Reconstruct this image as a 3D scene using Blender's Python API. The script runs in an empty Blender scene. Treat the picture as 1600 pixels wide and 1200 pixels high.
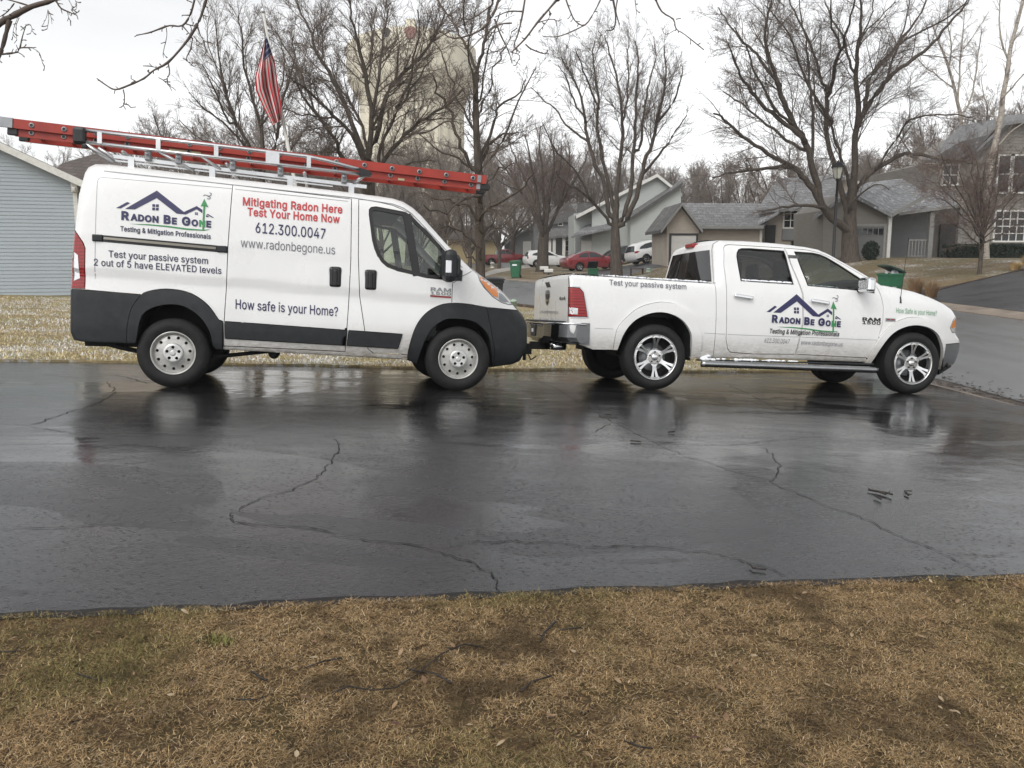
import bpy, bmesh, math, random
import numpy as np
from mathutils import Vector, Matrix
from mathutils.geometry import delaunay_2d_cdt

SC = bpy.context.scene
R = math.radians
rng = np.random.default_rng(7)
random.seed(7)

# ------------------------------------------------------------------ camera
FPX, PITCH = 1326.8, 0.150415            # focal length in pixels of a 1600 px wide frame, downward tilt
cd = bpy.data.cameras.new('camera')
cam = bpy.data.objects.new('camera', cd)
SC.collection.objects.link(cam)
cam.location = (0, 0, 0)
cam.rotation_euler = (math.pi / 2 - PITCH, 0, 0)
cd.sensor_width = 36
cd.lens = FPX / 1600 * 36
cd.clip_start = 0.05
cd.clip_end = 3000
SC.camera = cam
SC.render.resolution_x, SC.render.resolution_y = 1024, 768

# ------------------------------------------------------------------ sky and sun (overcast)
SUN_EL, SUN_AZ = R(46), R(205)           # azimuth clockwise from +Y: behind the camera, veiled by cloud
w = bpy.data.worlds.new('World')
SC.world = w
w.use_nodes = True
nt = w.node_tree
bg = nt.nodes['Background']
sky = nt.nodes.new('ShaderNodeTexSky')
sky.sky_type = 'NISHITA'
sky.sun_disc = False
sky.sun_elevation = SUN_EL
sky.sun_rotation = SUN_AZ
sky.air_density = 1.0
sky.dust_density = 1.0
sky.ozone_density = 1.0
hs = nt.nodes.new('ShaderNodeHueSaturation')
hs.inputs['Saturation'].default_value = 0.06
nt.links.new(sky.outputs[0], hs.inputs['Color'])
tcw = nt.nodes.new('ShaderNodeTexCoord'); cl = nt.nodes.new('ShaderNodeTexNoise'); cl.inputs['Scale'].default_value = 2.2; cl.inputs['Detail'].default_value = 5
mpw = nt.nodes.new('ShaderNodeMapping'); mpw.inputs['Scale'].default_value = (1, 1, 3.5); nt.links.new(tcw.outputs['Generated'], mpw.inputs['Vector']); nt.links.new(mpw.outputs[0], cl.inputs['Vector'])
clr = nt.nodes.new('ShaderNodeMapRange'); clr.inputs['From Min'].default_value = .3; clr.inputs['From Max'].default_value = .7; clr.inputs['To Min'].default_value = .80; clr.inputs['To Max'].default_value = 1.02   # uneven cloud deck
nt.links.new(cl.outputs['Fac'], clr.inputs['Value'])
vm = nt.nodes.new('ShaderNodeVectorMath'); vm.operation = 'SCALE'; nt.links.new(hs.outputs[0], vm.inputs[0]); nt.links.new(clr.outputs[0], vm.inputs['Scale'])
nt.links.new(vm.outputs[0], bg.inputs['Color'])
bg.inputs['Strength'].default_value = 0.15
sl = bpy.data.lights.new('sun', 'SUN')
sl.energy = 0.9
sl.angle = R(35)
sl.color = (1.0, 0.97, 0.93)
so = bpy.data.objects.new('sun', sl)
SC.collection.objects.link(so)
sd = Vector((math.sin(SUN_AZ) * math.cos(SUN_EL), math.cos(SUN_AZ) * math.cos(SUN_EL), math.sin(SUN_EL)))
so.rotation_euler = sd.to_track_quat('Z', 'Y').to_euler()
so.location = (0, -5, 30)
SC.view_settings.view_transform = 'Standard'
SC.view_settings.look = 'None'
SC.view_settings.gamma = 1.0
SC.view_settings.exposure = 0.72
SC.cycles.use_denoising = True
SC.cycles.max_bounces = 8
SC.cycles.transparent_max_bounces = 16
SC.cycles.sample_clamp_indirect = 6.0

# ------------------------------------------------------------------ small helpers
def link(o, parent=None):
    SC.collection.objects.link(o)
    if parent is not None:
        o.parent = parent
    return o

def tag(o, label=None, cat=None, group=None, kind=None):
    if label: o['label'] = label
    if cat: o['category'] = cat
    if group: o['group'] = group
    if kind: o['kind'] = kind
    return o

def empty(name, loc=(0, 0, 0), rz=0, label=None, cat=None, group=None):
    o = bpy.data.objects.new(name, None)
    o.location = loc
    o.rotation_euler = (0, 0, rz)
    o.empty_display_size = 0.2
    link(o)
    return tag(o, label, cat, group)

def mesh(name, verts, faces, mat=None, parent=None, smooth=False, mats=None, mi=None):
    me = bpy.data.meshes.new(name)
    me.from_pydata([tuple(map(float, v)) for v in verts], [], [tuple(map(int, f)) for f in faces])
    for m in (mats or ([mat] if mat else [])):
        me.materials.append(m)
    if mi is not None:
        me.polygons.foreach_set('material_index', np.asarray(mi, np.int32))
    if smooth:
        me.polygons.foreach_set('use_smooth', np.ones(len(me.polygons), bool))
    me.update()
    return link(bpy.data.objects.new(name, me), parent)

def copy_tree(o, parent=None):
    c = o.copy()
    SC.collection.objects.link(c)
    if parent is not None:
        c.parent = parent
    for ch in [k for k in SC.objects if k.parent is o]:
        copy_tree(ch, c)
    return c

class MB:
    """collects shapes, links them as ONE mesh object"""
    def __init__(s): s.v = []; s.f = []; s.sm = []
    def add(s, v, f, smooth=False):
        n = len(s.v)
        s.v += [tuple(p) for p in v]
        s.f += [tuple(i + n for i in q) for q in f]
        s.sm += [smooth] * len(f)
    def box(s, a, b, bev=0.0, M=None):
        (x0, y0, z0), (x1, y1, z1) = a, b
        if bev <= 0:
            v = [(x0, y0, z0), (x1, y0, z0), (x1, y1, z0), (x0, y1, z0), (x0, y0, z1), (x1, y0, z1), (x1, y1, z1), (x0, y1, z1)]
            f = [(0, 3, 2, 1), (4, 5, 6, 7), (0, 1, 5, 4), (1, 2, 6, 5), (2, 3, 7, 6), (3, 0, 4, 7)]
        else:
            bm = bmesh.new()
            bmesh.ops.create_cube(bm, size=1)
            for q in bm.verts:
                q.co = Vector(((x0 + x1) / 2 + q.co.x * (x1 - x0), (y0 + y1) / 2 + q.co.y * (y1 - y0), (z0 + z1) / 2 + q.co.z * (z1 - z0)))
            bmesh.ops.bevel(bm, geom=bm.edges[:], offset=bev, segments=2, affect='EDGES', profile=0.5)
            bm.verts.index_update()
            v = [tuple(q.co) for q in bm.verts]
            f = [tuple(q.index for q in g.verts) for g in bm.faces]
            bm.free()
        if M is not None:
            v = [tuple(M @ Vector(p)) for p in v]
        s.add(v, f)
    def tube(s, pts, rad, n=8, cap=True, smooth=True, sq=None):
        P = [Vector(p) for p in pts]
        rs = rad if hasattr(rad, '__len__') else [rad] * len(P)
        v = []; f = []
        up = None
        for i, p in enumerate(P):
            d = (P[min(i + 1, len(P) - 1)] - P[max(i - 1, 0)]).normalized()
            if up is None:
                up = Vector((0, 0, 1)) if abs(d.z) < 0.9 else Vector((0, 1, 0))
            a = d.cross(up)
            if a.length < 1e-6: a = d.cross(Vector((1, 0, 0.01)))
            a.normalize(); b = a.cross(d).normalized(); up = b
            for k in range(n):
                t = 2 * math.pi * (k + .5) / n
                v.append(p + (a * math.cos(t) + b * math.sin(t)) * rs[i])
        for i in range(len(P) - 1):
            for k in range(n):
                f.append((i * n + k, i * n + (k + 1) % n, (i + 1) * n + (k + 1) % n, (i + 1) * n + k))
        if cap:
            f.append(tuple(range(n))[::-1]); f.append(tuple((len(P) - 1) * n + k for k in range(n)))
        s.add(v, f, smooth)
    def lathe(s, prof, n=40, axis='y', c=(0, 0, 0), smooth=True, close=False):
        """prof: (radius, height) pairs, turned about the axis through c"""
        v = []; f = []
        for r, h in prof:
            for k in range(n):
                t = 2 * math.pi * k / n
                a, b = r * math.cos(t), r * math.sin(t)
                p = {'y': (a, h, b), 'z': (a, b, h), 'x': (h, a, b)}[axis]
                v.append((p[0] + c[0], p[1] + c[1], p[2] + c[2]))
        m = len(prof)
        for i in range(m - 1 + (1 if close else 0)):
            j = (i + 1) % m
            for k in range(n):
                f.append((i * n + k, i * n + (k + 1) % n, j * n + (k + 1) % n, j * n + k))
        s.add(v, f, smooth)
    def prism(s, poly, y0, y1, plane='xz'):
        """2D polygon extruded along the missing axis, between y0 and y1"""
        n = len(poly)
        put = {'xz': lambda a, b, c: (a, c, b), 'xy': lambda a, b, c: (a, b, c), 'yz': lambda a, b, c: (c, a, b)}[plane]
        v = [put(a, b, y0) for a, b in poly] + [put(a, b, y1) for a, b in poly]
        f = [tuple(range(n)), tuple(range(2 * n - 1, n - 1, -1))]
        f += [(i, i + n, (i + 1) % n + n, (i + 1) % n) for i in range(n)]
        s.add(v, f)
    def quad(s, a, b, c, d): s.add([a, b, c, d], [(0, 1, 2, 3)])
    def build(s, name, mat, parent=None):
        o = mesh(name, s.v, s.f, mat, parent)
        o.data.polygons.foreach_set('use_smooth', np.array(s.sm, bool))
        bm = bmesh.new(); bm.from_mesh(o.data)
        bmesh.ops.recalc_face_normals(bm, faces=bm.faces[:])
        bm.to_mesh(o.data); bm.free()
        return o

CP, SP = math.cos(PITCH), math.sin(PITCH)
def ray(px, py):
    a, b = (px - 800) / FPX, (600 - py) / FPX
    return Vector((a, CP + b * SP, -SP + b * CP))
def at(px, py, Y):
    """point seen at (px, py) of the photograph, on the upright plane y = Y"""
    d = ray(px, py)
    return d * (Y / d.y)

# ------------------------------------------------------------------ materials
def srgb(r, g, b):
    f = lambda c: (c / 255 / 12.92) if c <= 10 else ((c / 255 + 0.055) / 1.055) ** 2.4
    return (f(r), f(g), f(b))
class Mat:
    def __init__(s, name, color=(.8, .8, .8), rough=.5, metal=0.0, spec=.5, coat=0.0):
        s.m = bpy.data.materials.new(name); s.m.use_nodes = True
        s.t = s.m.node_tree; s.b = s.t.nodes['Principled BSDF']
        s.b.inputs['Base Color'].default_value = (*color, 1)
        s.b.inputs['Roughness'].default_value = rough
        s.b.inputs['Metallic'].default_value = metal
        s.b.inputs['Specular IOR Level'].default_value = spec
        s.b.inputs['Coat Weight'].default_value = coat
        s.co = None
    def n(s, typ, **kw):
        q = s.t.nodes.new(typ)
        for k, v in kw.items():
            if hasattr(q, k): setattr(q, k, v)
            else: q.inputs[k.replace('_', ' ')].default_value = v
        return q
    def l(s, a, b): s.t.links.new(a, b)
    def coord(s, kind='Object', scale=(1, 1, 1)):
        c = s.n('ShaderNodeTexCoord'); mp = s.n('ShaderNodeMapping')
        mp.inputs['Scale'].default_value = scale
        s.l(c.outputs[kind], mp.inputs['Vector'])
        return mp.outputs[0]
    def noise(s, vec, scale, detail=4, rough=.55, dist=0.0):
        q = s.n('ShaderNodeTexNoise'); q.inputs['Scale'].default_value = scale
        q.inputs['Detail'].default_value = detail; q.inputs['Roughness'].default_value = rough
        q.inputs['Distortion'].default_value = dist
        s.l(vec, q.inputs['Vector']); return q.outputs['Fac']
    def ramp(s, fac, stops):
        q = s.n('ShaderNodeValToRGB'); e = q.color_ramp.elements
        while len(e) < len(stops): e.new(0.5)
        for i, (p, c) in enumerate(stops):
            e[i].position = p
            e[i].color = (*c, 1) if hasattr(c, '__len__') else (c, c, c, 1)
        s.l(fac, q.inputs[0]); return q.outputs[0]
    def mix(s, fac, a, b, mode='MIX'):
        q = s.n('ShaderNodeMix', data_type='RGBA', blend_type=mode)
        for sock, v in ((q.inputs[0], fac), (q.inputs[6], a), (q.inputs[7], b)):
            if hasattr(v, 'is_linked') or hasattr(v, 'links'): s.l(v, sock)
            elif hasattr(v, '__len__'): sock.default_value = (*v, 1)
            else: sock.default_value = v
        return q.outputs[2]
    def color(s, out): s.l(out, s.b.inputs['Base Color']); return s
    def rough(s, out): s.l(out, s.b.inputs['Roughness']); return s
    def bump(s, fac, dist=.01, strength=1.0):
        q = s.n('ShaderNodeBump'); q.inputs['Distance'].default_value = dist; q.inputs['Strength'].default_value = strength
        s.l(fac, q.inputs['Height']); s.l(q.outputs[0], s.b.inputs['Normal']); return s

def plain(name, c, rough=.5, metal=0, spec=.5, coat=0, var=0.0, scale=8.0):
    M = Mat(name, c, rough, metal, spec, coat)
    if var > 0:
        f = M.noise(M.coord(), scale, 5)
        lo = tuple(k * (1 - var) for k in c); hi = tuple(min(1, k * (1 + var)) for k in c)
        M.color(M.ramp(f, [(.3, lo), (.7, hi)]))
    return M.m

def glass(name, tint, ior=1.5, rough=0.0, extra=0.0):
    m = bpy.data.materials.new(name); m.use_nodes = True
    t = m.node_tree; t.nodes.clear()
    o = t.nodes.new('ShaderNodeOutputMaterial'); mx = t.nodes.new('ShaderNodeMixShader')
    tr = t.nodes.new('ShaderNodeBsdfTransparent'); tr.inputs[0].default_value = (*tint, 1)
    g = t.nodes.new('ShaderNodeBsdfGlossy'); g.inputs['Roughness'].default_value = rough
    # reflectance of a thin pane, the same from both of its sides
    ge = t.nodes.new('ShaderNodeNewGeometry'); dp = t.nodes.new('ShaderNodeVectorMath'); dp.operation = 'DOT_PRODUCT'
    t.links.new(ge.outputs['Normal'], dp.inputs[0]); t.links.new(ge.outputs['Incoming'], dp.inputs[1])
    def mt(op, a, b=None):
        q = t.nodes.new('ShaderNodeMath'); q.operation = op
        for k, v_ in ((0, a), (1, b)):
            if v_ is None: continue
            if hasattr(v_, 'links'): t.links.new(v_, q.inputs[k])
            else: q.inputs[k].default_value = v_
        return q
    f0 = 2 * ((ior - 1) / (ior + 1)) ** 2
    om = mt('SUBTRACT', 1.0, mt('ABSOLUTE', dp.outputs['Value']).outputs[0])
    ad = mt('ADD', mt('MULTIPLY', mt('POWER', om.outputs[0], 5.0).outputs[0], 1 - f0).outputs[0], f0 + extra); ad.use_clamp = True
    t.links.new(ad.outputs[0], mx.inputs[0]); t.links.new(tr.outputs[0], mx.inputs[1]); t.links.new(g.outputs[0], mx.inputs[2])
    t.links.new(mx.outputs[0], o.inputs[0])
    return m

M = {}
def paint(name, c, dirt=(.22, .19, .15), lo=.33, hi=.74, amount=.8, rough=.28):
    """car paint with road film thrown up along the sills"""
    A = Mat(name, c, rough, 0, .5, 0.6)
    A.b.inputs['Coat Roughness'].default_value = .08
    tc = A.n('ShaderNodeTexCoord'); sx = A.n('ShaderNodeSeparateXYZ'); A.l(tc.outputs['Object'], sx.inputs[0])
    mr = A.n('ShaderNodeMapRange'); mr.inputs['From Min'].default_value = hi; mr.inputs['From Max'].default_value = lo
    A.l(sx.outputs['Z'], mr.inputs['Value'])
    nz = A.noise(A.coord(scale=(3, 3, 9)), 5, 6, .65)
    mu = A.n('ShaderNodeMath', operation='MULTIPLY'); A.l(mr.outputs[0], mu.inputs[0]); A.l(nz, mu.inputs[1])
    m2 = A.n('ShaderNodeMath', operation='MULTIPLY'); A.l(mu.outputs[0], m2.inputs[0]); m2.inputs[1].default_value = amount * 2
    film = A.noise(A.coord(scale=(1, 1, .6)), 2.2, 6, .6)
    base = A.ramp(film, [(.3, tuple(k * .94 for k in c)), (.75, c)])
    A.color(A.mix(m2.outputs[0], base, dirt))
    A.rough(A.ramp(film, [(.3, rough + .1), (.7, rough - .06)]))
    return A.m
M['white'] = paint('white_paint', (.80, .80, .79))
M['black_plastic'] = plain('black_plastic', (.017, .019, .021), .5, 0, .4, 0, .25, 12)
M['rubber'] = plain('tyre_rubber', (.012, .012, .012), .72, 0, .35, 0, .3, 20)
M['seal'] = plain('window_seal', (.008, .008, .009), .4)
M['dark'] = plain('underbody', (.008, .008, .008), .8)
M['inner'] = plain('cab_trim', (.035, .036, .038), .7, var=.2)
M['seat'] = plain('seat_cloth', (.05, .052, .055), .85, var=.2, scale=30)
M['steel'] = plain('wheel_steel', (.46, .455, .435), .38, .55, var=.25, scale=9)
M['cap'] = plain('hub_cap', (.56, .56, .55), .33, .55)
M['bumper_darkened_chrome'] = plain('bumper_darkened_chrome', (.17, .175, .18), .26, 1.0, var=.1)  # chrome darkened so its colour imitates reflections of dark ground
M['front_darkened_chrome'] = plain('front_darkened_chrome', (.36, .365, .37), .2, 1.0, var=.1)  # chrome with the grey of its dark reflections put into the colour
M['chrome'] = plain('chrome', (.72, .73, .74), .09, 1.0)
M['bright'] = plain('polished_alloy', (.66, .66, .66), .16, 1.0, var=.12)
M['alu'] = plain('aluminium', (.62, .63, .64), .32, .9, var=.12, scale=6)
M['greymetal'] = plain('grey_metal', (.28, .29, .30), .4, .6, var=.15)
A = Mat('red_lens', (.25, .004, .006), .16, 0, .5, .25)
wv = A.n('ShaderNodeTexWave'); wv.wave_type = 'BANDS'; wv.bands_direction = 'Z'; wv.inputs['Scale'].default_value = 9; A.l(A.coord('Object'), wv.inputs['Vector'])
A.color(A.ramp(wv.outputs['Fac'], [(.2, (.20, .004, .005)), (.7, (.29, .006, .008))])); A.bump(wv.outputs['Fac'], .004, .25); M['red_lens'] = A.m
M['clear_lens'] = plain('clear_lens', (.62, .63, .64), .08, .35, .7, .8)
M['amber_lens'] = plain('amber_lens', (.62, .20, .04), .12, 0, .6, .8)
M['van_glass'] = glass('cab_glass', (.66, .74, .70), 1.5)
M['dark_glass'] = glass('privacy_glass', (.20, .205, .21), 1.55)
M['truck_glass'] = glass('door_glass', (.66, .74, .72), 1.5)
M['screen'] = glass('windscreen', (.55, .62, .6), 1.5)
M['navy'] = plain('navy_vinyl', (.022, .022, .085), .4)
M['ink'] = plain('dark_blue_vinyl', (.03, .032, .075), .45)
M['greyink'] = plain('grey_vinyl', (.13, .13, .16), .45)
M['green'] = plain('green_vinyl', (.045, .25, .085), .42)
M['pale_green'] = plain('pale_green_vinyl', (.12, .33, .17), .45)
M['red_ink'] = plain('red_vinyl', (.50, .045, .05), .45)
M['black_ink'] = plain('black_vinyl', (.010, .010, .012), .45)
M['snow'] = plain('snow', (.82, .84, .87), .7, var=.06, scale=40)
M['orange'] = plain('ladder_fibreglass', (.33, .036, .023), .42, 0, .4, 0, .18, 5)
# ------------------------------------------------------------------ lie of the land
NEAR = [(6.9, -60), (6.9, 8), (6.85, 13), (6.3, 17), (5, 21), (3.2, 25), (.93, 29.3), (-.9, 32.4), (-5, 38), (-12, 45), (-30, 58), (-90, 95)]
FAR = [(14.6, -60), (14.6, 24), (14.5, 27.5), (14.2, 31), (12.8, 35.5), (9.4, 41), (2.6, 47.5), (-.6, 55.5), (-9, 65), (-28, 79), (-90, 118)]
def sdist(P, x, y):
    x = np.asarray(x, float); y = np.asarray(y, float)
    best = np.full(x.shape, 1e9); sg = np.ones(x.shape)
    for (ax, ay), (bx, by) in zip(P[:-1], P[1:]):
        dx, dy = bx - ax, by - ay
        t = np.clip(((x - ax) * dx + (y - ay) * dy) / (dx * dx + dy * dy), 0, 1)
        d = np.hypot(x - ax - t * dx, y - ay - t * dy)
        c = (x - ax) * dy - (y - ay) * dx
        m = d < best - 1e-9
        best = np.where(m, d, best); sg = np.where(m, np.sign(c), sg)
    return best * sg
def sm(t):
    t = np.clip(t, 0, 1); return t * t * (3 - 2 * t)
def qy(y):
    y = np.asarray(y, float); k = .0681
    a = -.545 - k * (np.clip(y, 8, 13) - 8)
    u = np.clip(8 - y, 0, 3); a = a + k * (u - u * u / 6)
    v = np.clip(y - 13, 0, 4)
    return a - k * (v - v * v / 8)
def street_z(y):
    y = np.asarray(y, float)
    return -1.95 + .0106 * (np.clip(y, 14, 44) - 14) + .004 * (np.clip(y, 44, 75) - 44)
def H(x, y):
    x = np.asarray(x, float); y = np.asarray(y, float)
    g = -.884 - .0326 * np.clip(x, -22, 7) + qy(y)
    dn = sdist(NEAR, x, y); df = sdist(FAR, x, y)
    S = street_z(y)
    wn = sm((-dn - .3) / 7.)
    wn = np.where(y < 16, np.maximum(wn, sm((-dn - .05) / .9)), wn)
    k = .02 + .105 * sm((x - 6) / 8)
    rise = k * np.clip(df, 0, 11) + .06 * np.clip(df / .6, 0, 1)
    return np.where(dn < 0, S + (g - S) * wn, np.where(df > 0, S + rise, S))
def Hs(x, y): return float(H(np.array([x]), np.array([y]))[0])
def ground(px, py, lift=0.0):
    d = ray(px, py)
    t = np.geomspace(1.2, 400, 6000)
    z = d.z * t - H(d.x * t, d.y * t) - lift
    i = int(np.argmax(z < 0))
    if not (z < 0).any(): return d * (130 / d.y)
    lo, hi = t[i - 1], t[i]
    for _ in range(30):
        m = (lo + hi) / 2
        if d.z * m < Hs(d.x * m, d.y * m) + lift: hi = m
        else: lo = m
    return d * hi
def G2(px, py):
    p = ground(px, py); return (p.x, p.y)

def resample(P, step, closed=False):
    out = []
    Q = list(P) + ([P[0]] if closed else [])
    for a, b in zip(Q[:-1], Q[1:]):
        n = max(1, int(math.ceil(math.dist(a, b) / step)))
        for k in range(n):
            out.append(tuple(a[i] + (b[i] - a[i]) * k / n for i in range(len(a))))
    if not closed: out.append(tuple(P[-1]))
    return out
def pip(poly, x, y):
    x = np.asarray(x); y = np.asarray(y); r = np.zeros(x.shape, bool)
    n = len(poly)
    for i in range(n):
        x0, y0 = poly[i][0], poly[i][1]; x1, y1 = poly[(i + 1) % n][0], poly[(i + 1) % n][1]
        if y0 == y1: continue
        c = ((y0 > y) != (y1 > y)) & (x < (x1 - x0) * (y - y0) / (y1 - y0) + x0)
        r ^= c
    return r
def cdt(polys, extra, eps=1e-4):
    pts, ed = [], []
    for P, closed in polys:
        n0 = len(pts); pts += [(p[0], p[1]) for p in P]
        ed += [(n0 + i, n0 + i + 1) for i in range(len(P) - 1)]
        if closed: ed.append((n0 + len(P) - 1, n0))
    pts += [(float(a), float(b)) for a, b in extra]
    r = delaunay_2d_cdt([Vector(p) for p in pts], ed, [], 0, eps)
    V = np.array([(v.x, v.y) for v in r[0]]); F = np.array([tuple(f) for f in r[2] if len(f) == 3], int)
    return V, F
def boundary(F):
    e = {}
    for a, b, c in F:
        for u, v in ((a, b), (b, c), (c, a)):
            if (v, u) in e: del e[(v, u)]
            else: e[(u, v)] = 1
    return list(e)

jit = np.random.default_rng(3)
def wob(P, amp, step):
    Q = resample(P, step)
    return [(x + jit.normal(0, amp), y + jit.normal(0, amp)) if 0 < i < len(Q) - 1 else (x, y) for i, (x, y) in enumerate(Q)]
edge_near = wob([(-24, -1.0), (-1.8, 2.83), (-.95, 3.0), (-.04, 3.16), (1.07, 3.37), (2.25, 3.56), (6.45, 4.5)], .010, .12)
edge_far = wob([(6.45, 15.1), (4.96, 14.81), (2.89, 13.95), (.83, 13.64), (-.2, 13.04), (-1.56, 12.82), (-3.08, 12.66), (-4.22, 12.21), (-6.23, 11.88), (-7.03, 11.58), (-24, 7.2)], .025, .3)
DRIVE = edge_near + edge_far
GUT = [(6.45, -60), (6.45, 13.0), (5.95, 16.8), (4.6, 20.7), (2.8, 24.7), (.53, 29.0), (-1.3, 32.1), (-5.4, 37.7), (-12.4, 44.7), (-30.4, 57.7), (-90.4, 94.7)]
FGUT = [(15.2, -60), (15.2, 24.1), (15.1, 27.7), (14.8, 31.2), (13.35, 35.8), (9.8, 41.5), (3.0, 48.1), (-.1, 56.0), (-8.6, 65.5), (-27.7, 79.6), (-89.7, 118.6)]
RDRIVE = [(15.2, 19), (15.15, 26), (14.9, 30.5), (15.7, 32.3), (18.8, 34.4), (21.3, 35.6), (33, 41), (40, 30), (28, 20)]
MULCH = [G2(1400, 460), (14.9, 30.5), (15.7, 32.3), (18.8, 34.4), (21.3, 35.6), G2(1600, 421), G2(1540, 437), G2(1470, 451)]
WALK = [G2(700, 440), G2(757, 427), G2(830, 413), G2(862, 411), G2(838, 418), G2(757, 432.5), G2(700, 446)]
PARK = [G2(868, 437), G2(905, 430), G2(958, 419), G2(1052, 405), G2(1056, 413), G2(1000, 425), G2(940, 440)]
RPARK = [G2(700, 414), G2(752, 411.5), G2(815, 407.5), G2(870, 405.5), G2(885, 410), G2(815, 411), G2(752, 416), G2(700, 421)]
gx = np.concatenate([np.arange(-300, -120, 60), np.arange(-120, -24, 6), np.arange(-24, -9, 1.0), np.arange(-9, 8, .3), np.arange(8, 30, 1.0), np.arange(30, 120, 6), np.arange(120, 301, 60)])
gy = np.concatenate([np.arange(-180, -60, 60), np.arange(-60, -4, 4), np.arange(-4, 17, .35), np.arange(17, 80, 1.3), np.arange(80, 140, 6), np.arange(140, 381, 60)])
GX, GY = np.meshgrid(gx, gy)
GX = GX + jit.uniform(-.03, .03, GX.shape); GY = GY + jit.uniform(-.03, .03, GY.shape)
V, F = cdt([(DRIVE, True), (resample(NEAR, 1.5), False), (resample(FAR, 1.5), False), (resample(GUT, 1.5), False), (resample(FGUT, 1.5), False),
            (resample(RDRIVE, .8, True), True), (resample(MULCH, .8, True), True), (resample(WALK, 1, True), True), (resample(PARK, 1, True), True), (resample(RPARK, 1, True), True)],
           np.stack([GX.ravel(), GY.ravel()], 1), 1e-3)
C = V[F].mean(1); cx, cy = C[:, 0], C[:, 1]
dn, df, dg, dfg = sdist(NEAR, cx, cy), sdist(FAR, cx, cy), sdist(GUT, cx, cy), sdist(FGUT, cx, cy)
reg = np.where(dn < 0, np.where(dg > 0, 2, np.where(cy < -1.0 + (cx + 24) * .18, 0, 3)), np.where(df < 0, 4, np.where(dfg < 0, 5, 6)))
reg[pip(DRIVE, cx, cy)] = 1
for P, k in ((RDRIVE, 7), (MULCH, 8), (WALK, 9), (PARK, 10), (RPARK, 10)):
    reg[pip(P, cx, cy) & (df > 0) & (dfg >= 0)] = k
ZV = H(V[:, 0], V[:, 1])
far2 = np.hypot(V[:, 0], V[:, 1])
ZV = ZV - np.clip((far2 - 150) / 700, 0, 1) * 3

def region(ids, name, mat, off, label=None, skirt=.12):
    sel = np.isin(reg, ids)
    f = F[sel]
    used, inv = np.unique(f, return_inverse=True)
    f = inv.reshape(-1, 3)
    v = np.column_stack([V[used], ZV[used] + off])
    a = np.cross(v[f[:, 1]] - v[f[:, 0]], v[f[:, 2]] - v[f[:, 0]])[:, 2] < 0
    f[a] = f[a][:, ::-1]
    faces = [tuple(q) for q in f]; n = len(faces); vs = [tuple(p) for p in v]
    if skirt:
        base = len(vs); idx = {}
        for a_, b_ in boundary(f):
            for k in (a_, b_):
                if k not in idx:
                    idx[k] = len(vs); vs.append(vs[k]); vs.append((v[k][0], v[k][1], v[k][2] - skirt))
            faces.append((idx[b_], idx[a_], idx[a_] + 1, idx[b_] + 1))
    o = mesh(name, vs, faces, mat)
    o.data.polygons.foreach_set('use_smooth', np.array([True] * n + [False] * (len(faces) - n), bool))
    return tag(o, label, None, None, 'structure')

# wet sealed asphalt
A = Mat('wet_asphalt', (.02, .02, .021), .25, 0, .5)
co = A.coord('Object')
big = A.noise(A.coord('Object', (.34, .95, 1)), .9, 5, .6, .6)
mid = A.noise(A.coord('Object', (1.0, 2.4, 1)), 2.2, 6, .62, .3)
fine = A.noise(co, 55, 3, .6)
grit = A.noise(co, 150, 2, .5)
comb = A.mix(.5, big, mid)
pt = A.noise(A.coord('Object', (.30, .62, 1)), .8, 3, .55, 1.2)                     # old seal coat: patches with a crisp edge
sep = A.n('ShaderNodeSeparateXYZ'); A.l(A.coord('Object'), sep.inputs[0])
nr = A.n('ShaderNodeMapRange'); nr.inputs['From Min'].default_value = 6.5; nr.inputs['From Max'].default_value = 3.0; A.l(sep.outputs['Y'], nr.inputs['Value'])   # worn, open surface towards the lawn edge
worn = A.mix(nr.outputs[0], A.ramp(comb, [(.40, 0), (.62, .5)]), A.ramp(comb, [(.34, .5), (.5, 1)]))
patch_ = A.ramp(pt, [(.495, 0), (.505, 1)])
wear = A.mix(.30, worn, patch_)
A.color(A.mix(A.ramp(fine, [(.35, 0), (.7, .5)]), A.ramp(wear, [(.1, (.003, .003, .004)), (.8, (.018, .018, .020))]), (.046, .046, .049)))
A.rough(A.ramp(wear, [(0, .09), (.3, .15), (.65, .23), (1, .34)]))
pit = A.n('ShaderNodeTexVoronoi'); pit.inputs['Scale'].default_value = 42; A.l(A.coord('Object', (.6, 1.3, 1)), pit.inputs['Vector'])
hgt = A.mix(.45, A.mix(.5, fine, grit), A.ramp(pit.outputs['Distance'], [(.05, 0), (.35, 1)]))
bs = A.n('ShaderNodeBump'); bs.inputs['Distance'].default_value = .006
A.l(hgt, bs.inputs['Height']); A.l(A.ramp(wear, [(.05, .04), (.5, .28), (.9, .75)]), bs.inputs['Strength'])
b2 = A.n('ShaderNodeBump'); b2.inputs['Distance'].default_value = .05; b2.inputs['Strength'].default_value = .12
A.l(A.noise(co, 3.0, 3, .5), b2.inputs['Height']); A.l(bs.outputs[0], b2.inputs['Normal'])
A.l(b2.outputs[0], A.b.inputs['Normal'])
M['drive'] = A.m
A = Mat('street_asphalt', (.07, .07, .07), .4)
co = A.coord('Object')
n1 = A.noise(A.coord('Object', (.8, .16, 1)), 1.1, 6, .6, .3); n2 = A.noise(co, 40, 3, .6)
A.color(A.mix(A.ramp(n2, [(.35, 0), (.7, .5)]), A.ramp(n1, [(.32, (.10, .103, .104)), (.68, (.155, .158, .158))]), (.12, .12, .12)))
A.rough(A.ramp(n1, [(.35, .26), (.65, .42)])); A.bump(n2, .006, .5)
M['street'] = A.m
A = Mat('far_asphalt', (.04, .04, .04), .5)
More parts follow.
